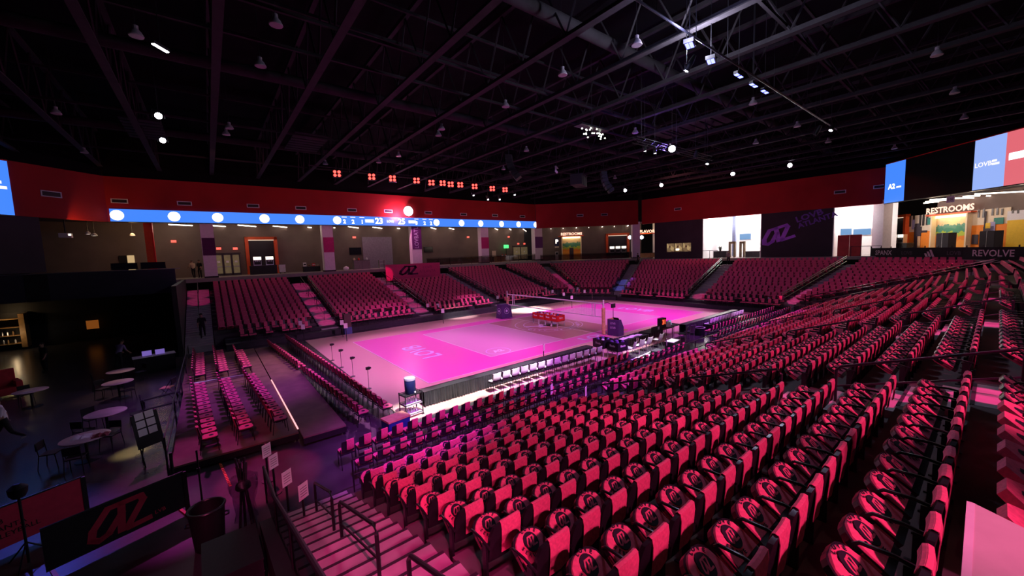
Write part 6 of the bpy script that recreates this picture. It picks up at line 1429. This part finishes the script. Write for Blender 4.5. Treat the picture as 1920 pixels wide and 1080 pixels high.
for (x0, y0, x1, y1, m_) in ((1716, 425, 1729, 443, fig), (1718, 419, 1727, 426, fig), (1715, 443, 1721, 470, fig), (1722, 443, 1727, 470, wood_raw), (1728, 432, 1740, 436, fig), (1741, 408, 1749, 421, teal), (1866, 408, 1884, 420, teal), (1846, 424, 1866, 436, fig), (1850, 418, 1860, 428, yellow_p), (1858, 416, 1868, 442, lav), (1864, 440, 1876, 452, mat('mural_yellow', (0.8, 0.6, 0.05), 0.7)), (1824, 440, 1836, 458, fig), (1862, 452, 1878, 464, fig), (1848, 396, 1851, 430, fig), (1712, 412, 1717, 430, lav)): mur(x0, y0, x1, y1, m_, 0.09, 'painted_shape')
restroom(W_N, 1753, 1817, 402, D3, fz, 'lit restrooms entrance with a rainbow mural at the right', 0, 0, 0.85, 0, 60)
for k, (x0, x1, y0) in enumerate(((1754.5, 1778, 437), (1835.5, 1864, 433))):
    r = W_N.rect(x0, y0, x1, 470, D3+2.5); t = thing('dark_cabinet', ('left' if k == 0 else 'right')+' tall dark two-door cabinet before the mural', 'cabinet', tuple(W_N.P((r[0]+r[1])/2, fz, D3+2.2)), 0, 'tall dark cabinets'); W_N.box(MB(), r[0], r[1], fz, r[3], D3+1.8, D3+2.45).build('body', dark_wall, t, world=True)
    for q in range(2): a = r[0]+(r[1]-r[0])*q/2; W_N.box(MB(), a+0.02, a+(r[1]-r[0])/2-0.02, fz+0.05, r[3]-0.05, D3+2.45, D3+2.5).build('door', dark_wall, t, world=True)
    m_ = (r[0]+r[1])/2; W_N.box(MB(), m_-0.015, m_+0.015, fz+0.05, r[3], D3+2.45, D3+2.52).build('metal_strip', chrome, t, world=True)
portal(W_N, 1640, 1703, 405, D3-0.02, fz, 'red framed serving portal at the left of the right mural', 0.3)
cu = counter(W_N, 1657, 1700, 456, D3+1.6, fz, 'dark drinks counter below the red portal at the right', black)
for k, px in enumerate((1662, 1674, 1686)): drinks_machine(W_N, px, D3+1.5, cu[2], '%s lit drinks machine under the video board' % ('left', 'middle', 'right')[k], 0.7, 1.0)
sg = thing('section_sign', 'small white hanging sign numbered 106 under the video board', 'sign', tuple(W_N.P(W_N.uv(1783, 373, 0.2)[0], 9.3, 0.2))); r = W_N.rect(1775, 368, 1790, 379.5, 0.3); W_N.box(MB(), *r, 0.28, 0.32).build('panel', white_paint, sg, world=True); W_N.text('106', (r[0]+r[1])/2, (r[2]+r[3])/2, 0.325, 0.32, ink, sg); W_N.box(MB(), (r[0]+r[1])/2-0.02, (r[0]+r[1])/2+0.02, r[3], zb0, 0.29, 0.31).build('hanger', steel_black, sg, world=True)
# sponsor banner on the rail
sb_u0, sb_u1 = W_N.uv(1633, 470, 0.55)[0], W_N.uv(1990, 470, 0.55)[0]
zb_a, zb_b = W_N.uv(1760, 485.5, 0.55)[1], W_N.uv(1760, 464, 0.55)[1]
sp_ = thing('sponsor_banner', 'long black sponsor banner with white lettering on the right concourse rail', 'banner', tuple(W_N.P(sb_u0, zb_a, 0.55)))
for k in range(5): W_N.box(MB(), sb_u0+(sb_u1-sb_u0)*k/5, sb_u0+(sb_u1-sb_u0)*(k+1)/5-0.01, zb_a, zb_b, 0.52, 0.55).build('cloth_panel', ban_blk, sp_, world=True)
for q in range(14): uu = sb_u0+(sb_u1-sb_u0)*q/13; W_N.box(MB(), uu-0.03, uu+0.03, fz, zb_b+0.15, 0.46, 0.52).build('rail_post', steel_black, sp_, world=True)
pl_ = mat('pale_pink_print', (0.75, 0.6, 0.65), 0.8, var=0.02)
h_ = zb_b-zb_a; zc3 = (zb_a+zb_b)/2
for px, tx, sz, m_ in ((1656, 'SPANX', 0.62, pl_), (1700, 'LOVB', 0.45, mat('dim_print', (0.1, 0.07, 0.1), 0.8)), (1788, 'LOVB', 0.45, MATS['dim_print']), (1860.5, 'REVOLVE', 0.68, pl_)): W_N.text(tx, W_N.uv(px, 473, .56)[0], zc3, 0.556, h_*sz*1.05, m_, sp_, 'lettering', 0.012, 1.0)
for k in range(3):   # three slanted bars
    uc = W_N.uv(1741.5, 473, .56)[0]-0.32+0.32*k; hh = h_*(0.3+0.16*k); z_ = zc3-h_*0.32
    mb = MB(); mb.hexa([W_N.P(uc, z_, 0.551), W_N.P(uc+0.24, z_, 0.551), W_N.P(uc+0.24, z_, 0.557), W_N.P(uc, z_, 0.557)], [W_N.P(uc-hh*0.45, z_+hh, 0.551), W_N.P(uc+0.2-hh*0.45, z_+hh, 0.551), W_N.P(uc+0.2-hh*0.45, z_+hh, 0.557), W_N.P(uc-hh*0.45, z_+hh, 0.557)]); mb.build('slanted_bar', pl_, sp_, world=True)

fh = thing('fascia_floodlight', 'dazzling pink-white round floodlight on the red band above the ribbon', 'floodlight', tuple(W_F.P(W_F.uv(765, 396, 0.3)[0], W_F.uv(765, 396, 0.3)[1], 0.3)))
u, z = W_F.uv(765, 396, 0.3); n = 28
mb = MB(); mb.add([W_F.P(u+0.62*math.cos(2*PI*i/n), z+0.62*math.sin(2*PI*i/n), 0.42) for i in range(n)]+[W_F.P(u, z, 0.5)], [(i, (i+1) % n, n) for i in range(n)]); mb.build('lens', glow('pink_white_flood', (1, 0.72, 0.9), 9.0), fh, world=True)
W_F.box(MB(), u-0.3, u+0.3, z-0.3, z+0.3, 0.0, 0.38).build('housing', black, fh, world=True)
mb = MB(); mb.tube([W_F.P(u+0.65*math.cos(2*PI*i/n), z+0.65*math.sin(2*PI*i/n), 0.4) for i in range(n)], 0.05, 6, closed=True); mb.build('rim', black, fh, world=True)
# ================================================================== lamps and rigging hung from the roof
lens_w = glow('white_stage_lens', (0.92, 0.9, 1.0), 30.0); lens_r = glow('red_stage_lens', (1, 0.05, 0.04), 5.0); lens_b = glow('blue_white_stage_lens', (0.16, 0.18, 1.0), 5.0); lens_s = glow('small_white_lens', (0.9, 0.88, 1.0), 14.0)
def stage_light(lbl, p, tgt, lens, r=0.16, gp=None, up=1.2, L=0.4):
    t = thing('stage_light', lbl, 'stage light', tuple(p), 0, gp)
    d = (Vector(tgt)-Vector(p)).normalized(); R = d.to_track_quat('Z', 'Y').to_matrix().to_4x4()
    mb = MB(); mb.M = R; mb.lathe([(r*0.6, -L), (r, -L*0.6), (r*1.05, 0.0), (r*0.9, 0.02)], 12); mb.build('body', black, t, smooth=True)
    mb = MB(); mb.M = R; mb.cyl(0, 0, 0.021, 0.03, r*0.82, n=14); mb.build('lens', lens, t)
    MB().tube([(-r*1.3, 0, -0.1), (-r*1.3, 0, 0.25), (r*1.3, 0, 0.25), (r*1.3, 0, -0.1)], 0.02, 5).build('yoke', steel_black, t)
    MB().tube([(0, 0, 0.25), (0, 0, 17.8-p[2])], 0.014, 5).build('hanger', steel_black, t)
    return t
cam_t = (CX, CY, CZ)
for k, (px, py, r) in enumerate(((297, 217, 0.17), (305, 263, 0.17))): stage_light(('upper', 'lower')[k]+' white stage lamp under the left roof', at_z(px, py, 13), (-21, -14, 4), lens_w, r, 'white stage lamps', 1.4)
t = thing('led_bar', 'short white tilted light bar under the left roof', 'stage light', tuple(at_z(301, 91, 13)), 0.9); MB().box(-0.28, 0.28, -0.06, 0.06, 0.02, 0.12).build('body', black, t); MB().box(-0.26, 0.26, -0.05, 0.05, 0.0, 0.02).build('lens', lens_w, t); MB().tube([(0, 0, 0.1), (0, 0, 4.8)], 0.014, 5).build('hanger', steel_black, t)
# red four-cell blinders on the far pipe
for k, (px, py) in enumerate(((632, 326), (697, 332), (736, 335), (781, 339), (809, 343), (830, 344), (845, 346), (863, 347), (890, 350), (923, 354), (947, 356))):
    p = at_z(px, py, 13); t = thing('red_blinder', 'red glowing four-cell lamp on the far roof pipe, %s from the left' % ORD[k], 'stage light', tuple(p), math.atan2((CP-p).y, (CP-p).x)-PI/2+PI, 'red lamps on the far pipe')
    for sx in (-1, 1):
        for sz in (-1, 1): MB().tube([(sx*0.16, -0.12, sz*0.14), (sx*0.16, -0.14, sz*0.14)], 0.12, 10).build('lens', lens_r, t)
    MB().box(-0.34, 0.34, -0.11, 0.1, -0.3, 0.3).build('housing', black, t); MB().tube([(0, 0, 0.3), (0, 0, 4.8)], 0.012, 4).build('clamp_rod', steel_black, t)
def pipe(lbl, a, b, z, drop=17.8, r=0.04, n=8):
    t = thing('lighting_pipe', lbl, 'pipe', (0, 0, 0)); a, b = Vector((*a, z)), Vector((*b, z))
    MB().tube([a, b], r, 8).build('pipe', steel_black, t, smooth=True)
    for k in range(n): q = a.lerp(b, (k+0.5)/n); MB().tube([q, (q.x, q.y, drop)], 0.012, 4).build('drop_rod', steel_black, t)
pipe('far lighting pipe carrying the red lamps', (-14.5, 11.85), (8, 11.85), 13.5)
pipe('near lighting pipe carrying the blue lamps', (-13.5, -15.4), (12, -15.4), 13.35, n=10)
pipe('end lighting pipe carrying the white lamps', (16.4, 6), (17.6, -13), 12.9)
for k, (px, py) in enumerate(((1293, 85), (1333, 115))):
    p = at_z(px, py, 13); t = thing('wash_panel', 'blue-white glowing panel lamp on the near roof pipe, '+('upper' if k == 0 else 'lower'), 'stage light', tuple(p), 0.3, 'blue lamps on the near pipe')
    for i in range(3):
        for j in range(2): MB().box(-0.2+0.14*i, -0.08+0.14*i, -0.12+0.13*j, -0.01+0.13*j, -0.02, 0.0).build('cell', lens_b, t)
    MB().box(-0.24, 0.26, -0.16, 0.16, 0.0, 0.14).build('housing', black, t); MB().tube([(0, 0, 0.14), (0, 0, 4.8)], 0.012, 4).build('clamp_rod', steel_black, t)
for k, (px, py) in enumerate(((1385, 142), (1413, 160), (1434, 172))):
    p = at_z(px, py, 13); t = thing('led_bar', 'small blue light bar on the near roof pipe, %s from the left' % ORD[k], 'stage light', tuple(p), 0.0, 'blue bars on the near pipe'); MB().box(-0.3, 0.3, -0.08, 0.08, 0.0, 0.12).build('housing', black, t); MB().tube([(0, 0, 0.12), (0, 0, 4.8)], 0.012, 4).build('clamp_rod', steel_black, t)
    for q in (-0.18, 0.18): MB().box(q-0.11, q+0.11, -0.07, 0.07, -0.02, 0.0).build('cell', lens_b, t)
stage_light('dark spotlight hung below the near roof pipe', at_z(1287, 132, 12.6), (-10, -8, 0), lens_s, 0.1, None, 0.9, 0.55)
stage_light('dark blue spotlight near the right end of the near pipe', at_z(1528, 252, 12.6), (8, -8, 0), black, 0.13, None, 0.9, 0.55)
stage_light('small white spotlight near the right end of the near pipe', at_z(1558, 244, 12.9), (4, -12, 2), lens_s, 0.12, None, 0.5, 0.4)
# hung truss with downlights
tr = thing('lighting_truss', 'hanging box truss with spotlights over the near side of the court', 'truss', (0, 0, 0))
def truss_line(a, b, z, s=0.3):
    a, b = Vector((*a, z)), Vector((*b, z)); d = (b-a).normalized(); n = Vector((-d.y, d.x, 0))*s/2; up = Vector((0, 0, s/2))
    for q in (n+up, n-up, -n+up, -n-up): MB().tube([a+q, b+q], 0.025, 5).build('chord', steel_black, tr)
    N = int((b-a).length/0.45)
    for k in range(N):
        p, q = a.lerp(b, k/N), a.lerp(b, (k+1)/N); f = 1 if k % 2 else -1; MB().tube([p+n-up*f, q+n+up*f], 0.014, 4).build('lace', steel_black, tr); MB().tube([p-n-up*f, q-n+up*f], 0.014, 4).build('lace', steel_black, tr)
truss_line((-1.2, -8.9), (8.2, -8.95), 12.35)
for x in (-0.5, 3.5, 7.5): MB().tube([(x, -8.9, 12.5), (x, -8.9, 17.8)], 0.02, 5).build('chain', steel_black, tr)
for k, (px, py, r, ln) in enumerate(((1260, 279, 0.24, lens_w), (1209, 283, 0.1, lens_s), (1228, 287, 0.1, lens_s), (1326, 307, 0.12, lens_s), (1304, 296, 0.12, black))):
    stage_light('spotlight on the hanging truss, %s' % ('very bright white one facing the camera', 'first from the left', 'second from the left', 'rightmost, pointing down', 'unlit one near the right end')[k], at_z(px, py, 11.95 if k else 12.05), (cam_t if k == 0 else (px/100-10, -9, 0)), ln, r, 'spotlights on the hanging truss', 0.3, 0.5)
for k, (px, py) in enumerate(((1172, 357), (1240, 347), (1374, 326), (1481, 310))): stage_light('bright white lamp at the end of the hall, %s from the left' % ORD[k], at_z(px, py, 12.5), cam_t, lens_w, 0.2, 'white lamps at the end', 0.4, 0.4)
for k, (px, py) in enumerate(((915, 374), (937, 374), (965, 365), (888, 366))): stage_light('small dark spotlight beyond the red lamps, %s from the left' % ORD[(1, 2, 3, 0)[k]], at_z(px, py, 12.2), (px/60-12, 4, 0), lens_s, 0.11, 'small spotlights beyond the red lamps', 2.0, 0.6)
# unlit bell-shaped high bays
bell_m = mat('pale_bell_reflector', (0.26, 0.23, 0.26), 0.5, var=0.08)
hb = None
for k, (px, py) in enumerate(((255, 63), (105, 210), (158, 284), (517, 42), (488, 120), (430, 238), (424, 250), (1055, 137), (1194, 80), (948, 197), (828, 240), (822, 252), (747, 291), (710, 303), (1412, 192), (1495, 235), (1417, 267), (1553, 265), (1757, 100), (1790, 172), (1677, 277), (1808, 220), (610, 306), (805, 345), (987, 281), (944, 316), (1153, 333), (1191, 247))):
    p = at_z(px, py, 13.9); t = thing('bell_lamp', 'unlit pale bell lamp hung from the roof, %s in order from the left' % ORD[sorted(range(28), key=lambda i: (255, 105, 158, 517, 488, 430, 424, 1055, 1194, 948, 828, 822, 747, 710, 1412, 1495, 1417, 1553, 1757, 1790, 1677, 1808, 610, 805, 987, 944, 1153, 1191)[i]).index(k)], 'lamp', tuple(p), 0, 'unlit bell lamps')
    if hb is None:
        a = MB().lathe([(0.2, -0.1), (0.21, -0.07), (0.15, 0.06), (0.08, 0.14)], 14).build('reflector', bell_m, t, smooth=True); b = MB().cyl(0, 0, 0.14, 0.26, 0.08, n=10).build('ballast', bell_m, t); c = MB().tube([(0, 0, 0.26), (0, 0, 3.9)], 0.01, 4).build('rod', steel_black, t); hb = (a, b, c)
    else:
        for q in hb: n_ = q.copy(); COL.objects.link(n_); n_.parent = t
# loudspeaker arrays and a hung panel
for k, (px, py, z) in enumerate(((955, 318, 12.4), (1132, 345, 11.9))):
    p = at_z(px, py, z); t = thing('speaker_array', ('left' if k == 0 else 'right')+' curved black loudspeaker array hung from the roof', 'loudspeaker', tuple(p), 0.8, 'hung loudspeakers')
    for i in range(6): a = -0.1+0.14*i; mb = MB(); mb.M = Matrix.Translation((0, -0.05*i*i*0.5, 0.9-0.3*i)) @ Matrix.Rotation(-a, 4, 'X'); mb.box(-0.45, 0.45, -0.25, 0.25, -0.14, 0.14); mb.build('speaker_box', black, t)
    MB().tube([(0, 0, 1.0), (0, 0, 17.8-z)], 0.03, 5).build('chain', steel_black, t)
t = thing('scoreboard_frame', 'dark boxy frame hung over the far right of the court', 'frame', tuple(at_z(1085, 340, 12.0)), 0.5)
for q in range(3): MB().box(-1.0+0.7*q, -0.4+0.7*q, -0.5, 0.5, -0.4, 0.4).build('panel', black, t)
MB().box(-1.0, 1.0, -0.55, 0.55, 0.42, 0.5).build('top_frame', steel_black, t); MB().tube([(0, 0, 0.5), (0, 0, 5.8)], 0.03, 5).build('chain', steel_black, t)
t = thing('lit_bracket', 'white-lit bracket frame hung left of the dark speaker', 'bracket', tuple(at_z(1044, 322, 12.2)), 0.6)
MB().box(-0.5, 0.5, -0.05, 0.05, 0.3, 0.36).build('upper_bar', chrome, t); MB().box(-0.5, 0.1, -0.05, 0.05, -0.1, 0.05).build('lower_bar', white_paint, t); MB().box(-0.45, -0.35, -0.05, 0.05, -0.1, 0.36).build('side_bar', chrome, t); MB().tube([(0, 0, 0.36), (0, 0, 5.6)], 0.02, 5).build('hanger', steel_black, t)
spk = glow('glowing_sparkle', (0.9, 0.95, 0.8), 5.0)
t = thing('mirror_cluster', 'hung fixture glinting with many small white points', 'fixture', tuple(at_z(1110, 245, 12.8))); rnd = random.Random(4)
MB().box(-1.2, 1.2, -0.3, 0.3, 0.1, 0.2).build('frame', steel_black, t); MB().tube([(0, 0, 0.2), (0, 0, 5.0)], 0.02, 5).build('hanger', steel_black, t)
for k in range(22):
    x = rnd.uniform(-1.1, 1.1); z = rnd.uniform(-0.35, 0.08); y = rnd.uniform(-0.3, 0.3); MB().box(x-0.03, x+0.03, y-0.03, y+0.03, z-0.03, z+0.03).build('glint', spk, t)  # glowing cubes stand in for glints off the reflective fixture
# ================================================================== people
skin_m = mat('skin', (0.42, 0.25, 0.18), 0.6, var=0.05); hair_d = mat('dark_hair', (0.02, 0.015, 0.012), 0.6, var=0.1); shoe_w = mat('pale_shoes', (0.5, 0.48, 0.5), 0.6, var=0.05); cl_blk = mat('black_clothes', (0.015, 0.014, 0.018), 0.9, var=0.2)
def rotx(p, c, a):
    y, z = p[1]-c[1], p[2]-c[2]; return (p[0], c[1]+y*math.cos(a)-z*math.sin(a), c[2]+y*math.sin(a)+z*math.cos(a))
def person(lbl, loc, rz, shirt, pants, lean=0.0, stride=0.0, arms=(0.15, -0.15), bend=(0.3, 0.3), hair=hair_d, s=1.0, shoes=cl_blk, sit=False):
    t = thing('person', lbl, 'person', loc, rz)
    J = {}; pel = (0, 0, 0.94)
    J['pel'] = pel; J['sp'] = (0, 0, 1.14); J['ch'] = (0, 0.0, 1.36); J['nk'] = (0, 0.0, 1.49); J['hb'] = (0, 0.02, 1.57); J['hd'] = (0, 0.03, 1.66); J['tp'] = (0, 0.02, 1.74)
    for sd, x in (('l', -1), ('r', 1)):
        a = arms[0 if x < 0 else 1]; b = bend[0 if x < 0 else 1]; sh = (x*0.185, 0, 1.42); J['sh'+sd] = sh
        el = rotx((x*0.225, -0.01, 1.13), sh, a); wr = rotx(rotx((x*0.235, 0.0, 0.89), sh, a), el, b); hn = rotx(rotx((x*0.235, 0.02, 0.80), sh, a), el, b)
        J['el'+sd], J['wr'+sd], J['hn'+sd] = el, wr, hn
    top = [k for k in J if k not in ('pel',)]
    for k in top: J[k] = rotx(J[k], pel, -lean)
    for sd, x in (('l', -1), ('r', 1)):
        g = stride*x; hp = (x*0.095, 0, 0.90); kn = rotx((x*0.1, 0.01, 0.49), hp, g+0.06); an = rotx(rotx((x*0.1, -0.02, 0.09), hp, g+0.06), kn, -0.12-(0.35 if g < 0 else 0)); J['hp'+sd], J['kn'+sd], J['an'+sd] = hp, kn, an; J['to'+sd] = (an[0]*1.08, an[1]+0.15, an[2]-0.05)
    zmin = min(J['tol'][2], J['tor'][2])-0.03
    names = list(J); idx = {k: i for i, k in enumerate(names)}
    E_ = [('pel', 'sp'), ('sp', 'ch'), ('ch', 'nk'), ('nk', 'hb'), ('hb', 'hd'), ('hd', 'tp')]
    for sd in 'lr': E_ += [('ch', 'sh'+sd), ('sh'+sd, 'el'+sd), ('el'+sd, 'wr'+sd), ('wr'+sd, 'hn'+sd), ('pel', 'hp'+sd), ('hp'+sd, 'kn'+sd), ('kn'+sd, 'an'+sd), ('an'+sd, 'to'+sd)]
    rad = dict(pel=(0.15, 0.11), sp=(0.145, 0.105), ch=(0.165, 0.115), nk=(0.058, 0.058), hb=(0.066, 0.075), hd=(0.08, 0.1), tp=(0.055, 0.065))
    for sd in 'lr': rad.update({'sh'+sd: (0.065, 0.065), 'el'+sd: (0.047, 0.047), 'wr'+sd: (0.032, 0.03), 'hn'+sd: (0.04, 0.022), 'hp'+sd: (0.095, 0.095), 'kn'+sd: (0.065, 0.065), 'an'+sd: (0.045, 0.05), 'to'+sd: (0.045, 0.032)})
    me = bpy.data.meshes.new('skeleton'); me.from_pydata([(J[k][0], J[k][1], J[k][2]-zmin) for k in names], [(idx[a], idx[b]) for a, b in E_], [])
    o = bpy.data.objects.new('skeleton', me); o.modifiers.new('skin', 'SKIN')
    if not me.skin_vertices: 
        bm = bmesh.new(); bm.from_mesh(me); bm.verts.layers.skin.verify(); bm.to_mesh(me); bm.free()
    for k in names: me.skin_vertices[0].data[idx[k]].radius = rad[k]
    me.skin_vertices[0].data[idx['pel']].use_root = True
    sb_ = o.modifiers.new('sub', 'SUBSURF'); sb_.levels = 1; sb_.render_levels = 1
    body = evaluated_mesh(o)
    bm = bmesh.new(); bm.from_mesh(body)
    for sd, x in (('l', -1), ('r', 1)):     # five fingers rooted in each palm
        h = Vector((J['hn'+sd][0], J['hn'+sd][1], J['hn'+sd][2]-zmin)); wv = Vector((J['wr'+sd][0], J['wr'+sd][1], J['wr'+sd][2]-zmin)); d = (h-wv).normalized(); side = Vector((0, 1, 0)).cross(d).cross(d).normalized()
        for f in range(5):
            off = side*(0.026-0.0175*f) if f < 4 else side*0.045; Lf = (0.065, 0.078, 0.074, 0.058, 0.05)[f]; b0 = h+off-d*(0.0 if f < 4 else 0.04); dd = (d+side*(0.6 if f == 4 else 0)).normalized(); p1 = b0+dd*Lf*0.55; p2 = p1+(dd+Vector((0, 0.3, 0))).normalized()*Lf*0.5
            q = MB().tube([b0, p1, p2], 0.0085, 5); vs = [bm.verts.new(v) for v in q.v]; [bm.faces.new([vs[i] for i in fc]) for fc in q.f]
    bm.to_mesh(body); bm.free()
    mats = [skin_m, shirt, pants, shoes]
    for m_ in mats: body.materials.append(m_)
    segs = []
    for a, b in E_:
        m_ = 0 if a in ('nk', 'hb', 'hd') or a.startswith('wr') or a.startswith('el') else 1 if a in ('sp', 'ch') or a.startswith('sh') or (a, b) == ('pel', 'sp') else 3 if a.startswith('an') else 2
        segs.append((Vector(J[a])-Vector((0, 0, zmin)), Vector(J[b])-Vector((0, 0, zmin)), m_))
    for p in body.polygons:
        c = p.center; best = (9, 0)
        for a, b, m_ in segs:
            ab = b-a; tt = max(0, min(1, (c-a).dot(ab)/ab.length_squared)); dd = (a+ab*tt-c).length
            if dd < best[0]: best = (dd, m_)
        p.material_index = best[1]; p.use_smooth = True
    link_mesh('body', body, t)
    # hair cap and face
    H = Vector(J['hd'])-Vector((0, 0, zmin)); up = (Vector(J['tp'])-Vector(J['hb'])).normalized(); fw = Vector((1, 0, 0)).cross(up) if up.z > -2 else Vector((0, 1, 0)); fw = -fw if fw.y < 0 else fw; rt = fw.cross(up)
    mb = MB(); P = []
    for i in range(6):
        th = PI*0.62*i/5; P.append([tuple(H+up*(0.035+0.105*math.cos(th))+(rt*(0.092*math.sin(th)*math.cos(2*PI*j/14))+fw*(0.105*math.sin(th)*math.sin(2*PI*j/14)-0.022-0.02*(i > 3)))) for j in range(15)])
    mb.grid(P); mb.build('hair', hair, t, smooth=True)
    mb = MB(); mb.M = Matrix.Translation(H+fw*0.1) ; mb.lathe([(0.001, -0.03), (0.014, -0.025), (0.012, 0.0), (0.001, 0.02)], 6); mb.build('nose', skin_m, t)
    for x in (-1, 1):
        mb = MB(); mb.M = Matrix.Translation(H+fw*0.088+rt*(x*0.032)+up*0.018); mb.lathe([(0.001, -0.01), (0.011, 0), (0.001, 0.01)], 6); mb.build('eye', ink, t)
        mb = MB(); mb.M = Matrix.Translation(H+rt*(x*0.09)); mb.box(-0.01, 0.01, -0.018, 0.018, -0.03, 0.03); mb.build('ear', skin_m, t)
    mb = MB(); mb.M = Matrix.Translation(H+fw*0.09-up*0.05); mb.box(-0.025, 0.025, -0.005, 0.005, -0.005, 0.005); mb.build('mouth', mat('lips', (0.3, 0.12, 0.1), 0.6), t)
    t.scale = (s, s, s)
    return t
shirt_cream = mat('cream_shirt', (0.7, 0.55, 0.35), 0.9, var=0.05, scale=20); shirt_white = mat('white_lilac_shirt', (0.7, 0.66, 0.74), 0.9, var=0.06, scale=20); shirt_pur = mat('purple_shirt', (0.25, 0.2, 0.4), 0.9, var=0.1); shirt_pat = mat('grey_patterned_shirt', (0.3, 0.26, 0.26), 0.9, var=0.5, scale=18)
p = W_F.P(W_F.uv(363, 510, -1.6)[0], FZ['far'], -1.6); person('person in a cream shirt and black trousers bending over on the far concourse', tuple(p), 0.4, shirt_cream, cl_blk, 0.25, 0.1, (0.7, 0.6), (0.6, 0.6))
p = W_F.P(W_F.uv(375, 510, -2.0)[0], FZ['far'], -2.0); person('person in black beside the plum-banded column', tuple(p), 2.6, cl_blk, cl_blk)
k_ = 3; person('person in black coming down the leftmost far stairs', (-22.1, 12.35, 0.45+0.109*3), PI, cl_blk, cl_blk, 0.05, 0.2, (0.5, 0.2), (0.9, 0.4))
p = at_x(1196, 490, 30.6); person('person in dark clothes at the head of the blue-lit stairs', (30.55, 11.9, 0.7+0.105*27), PI*0.45, cl_blk, cl_blk, 0.1, 0.25)
person('person in a patterned grey shirt at the head of the end stairs', (30.55, -1.2, 0.7+0.105*27), PI*0.5, shirt_pat, cl_blk, 0.1, 0.2, (0.6, 0.2), (0.9, 0.4))
person('person in a white shirt walking at the left edge of the lounge', (-27.35, -1.5, 0), 2.0, shirt_white, cl_blk, 0.1, 0.35, (0.3, -0.35), (0.4, 0.3), shoes=shoe_w)
person('person in a purple shirt leaning over behind the lit round tables', (-26.0, 9.4, 0), -0.6, shirt_pur, cl_blk, 0.45, 0.05, (0.8, 0.7), (0.5, 0.5))
person('person in dark clothes standing in the gloom of the lounge', (-29.4, 12.0, 0), 2.4, cl_blk, cl_blk)

bpy.data.scenes.remove(TMP)
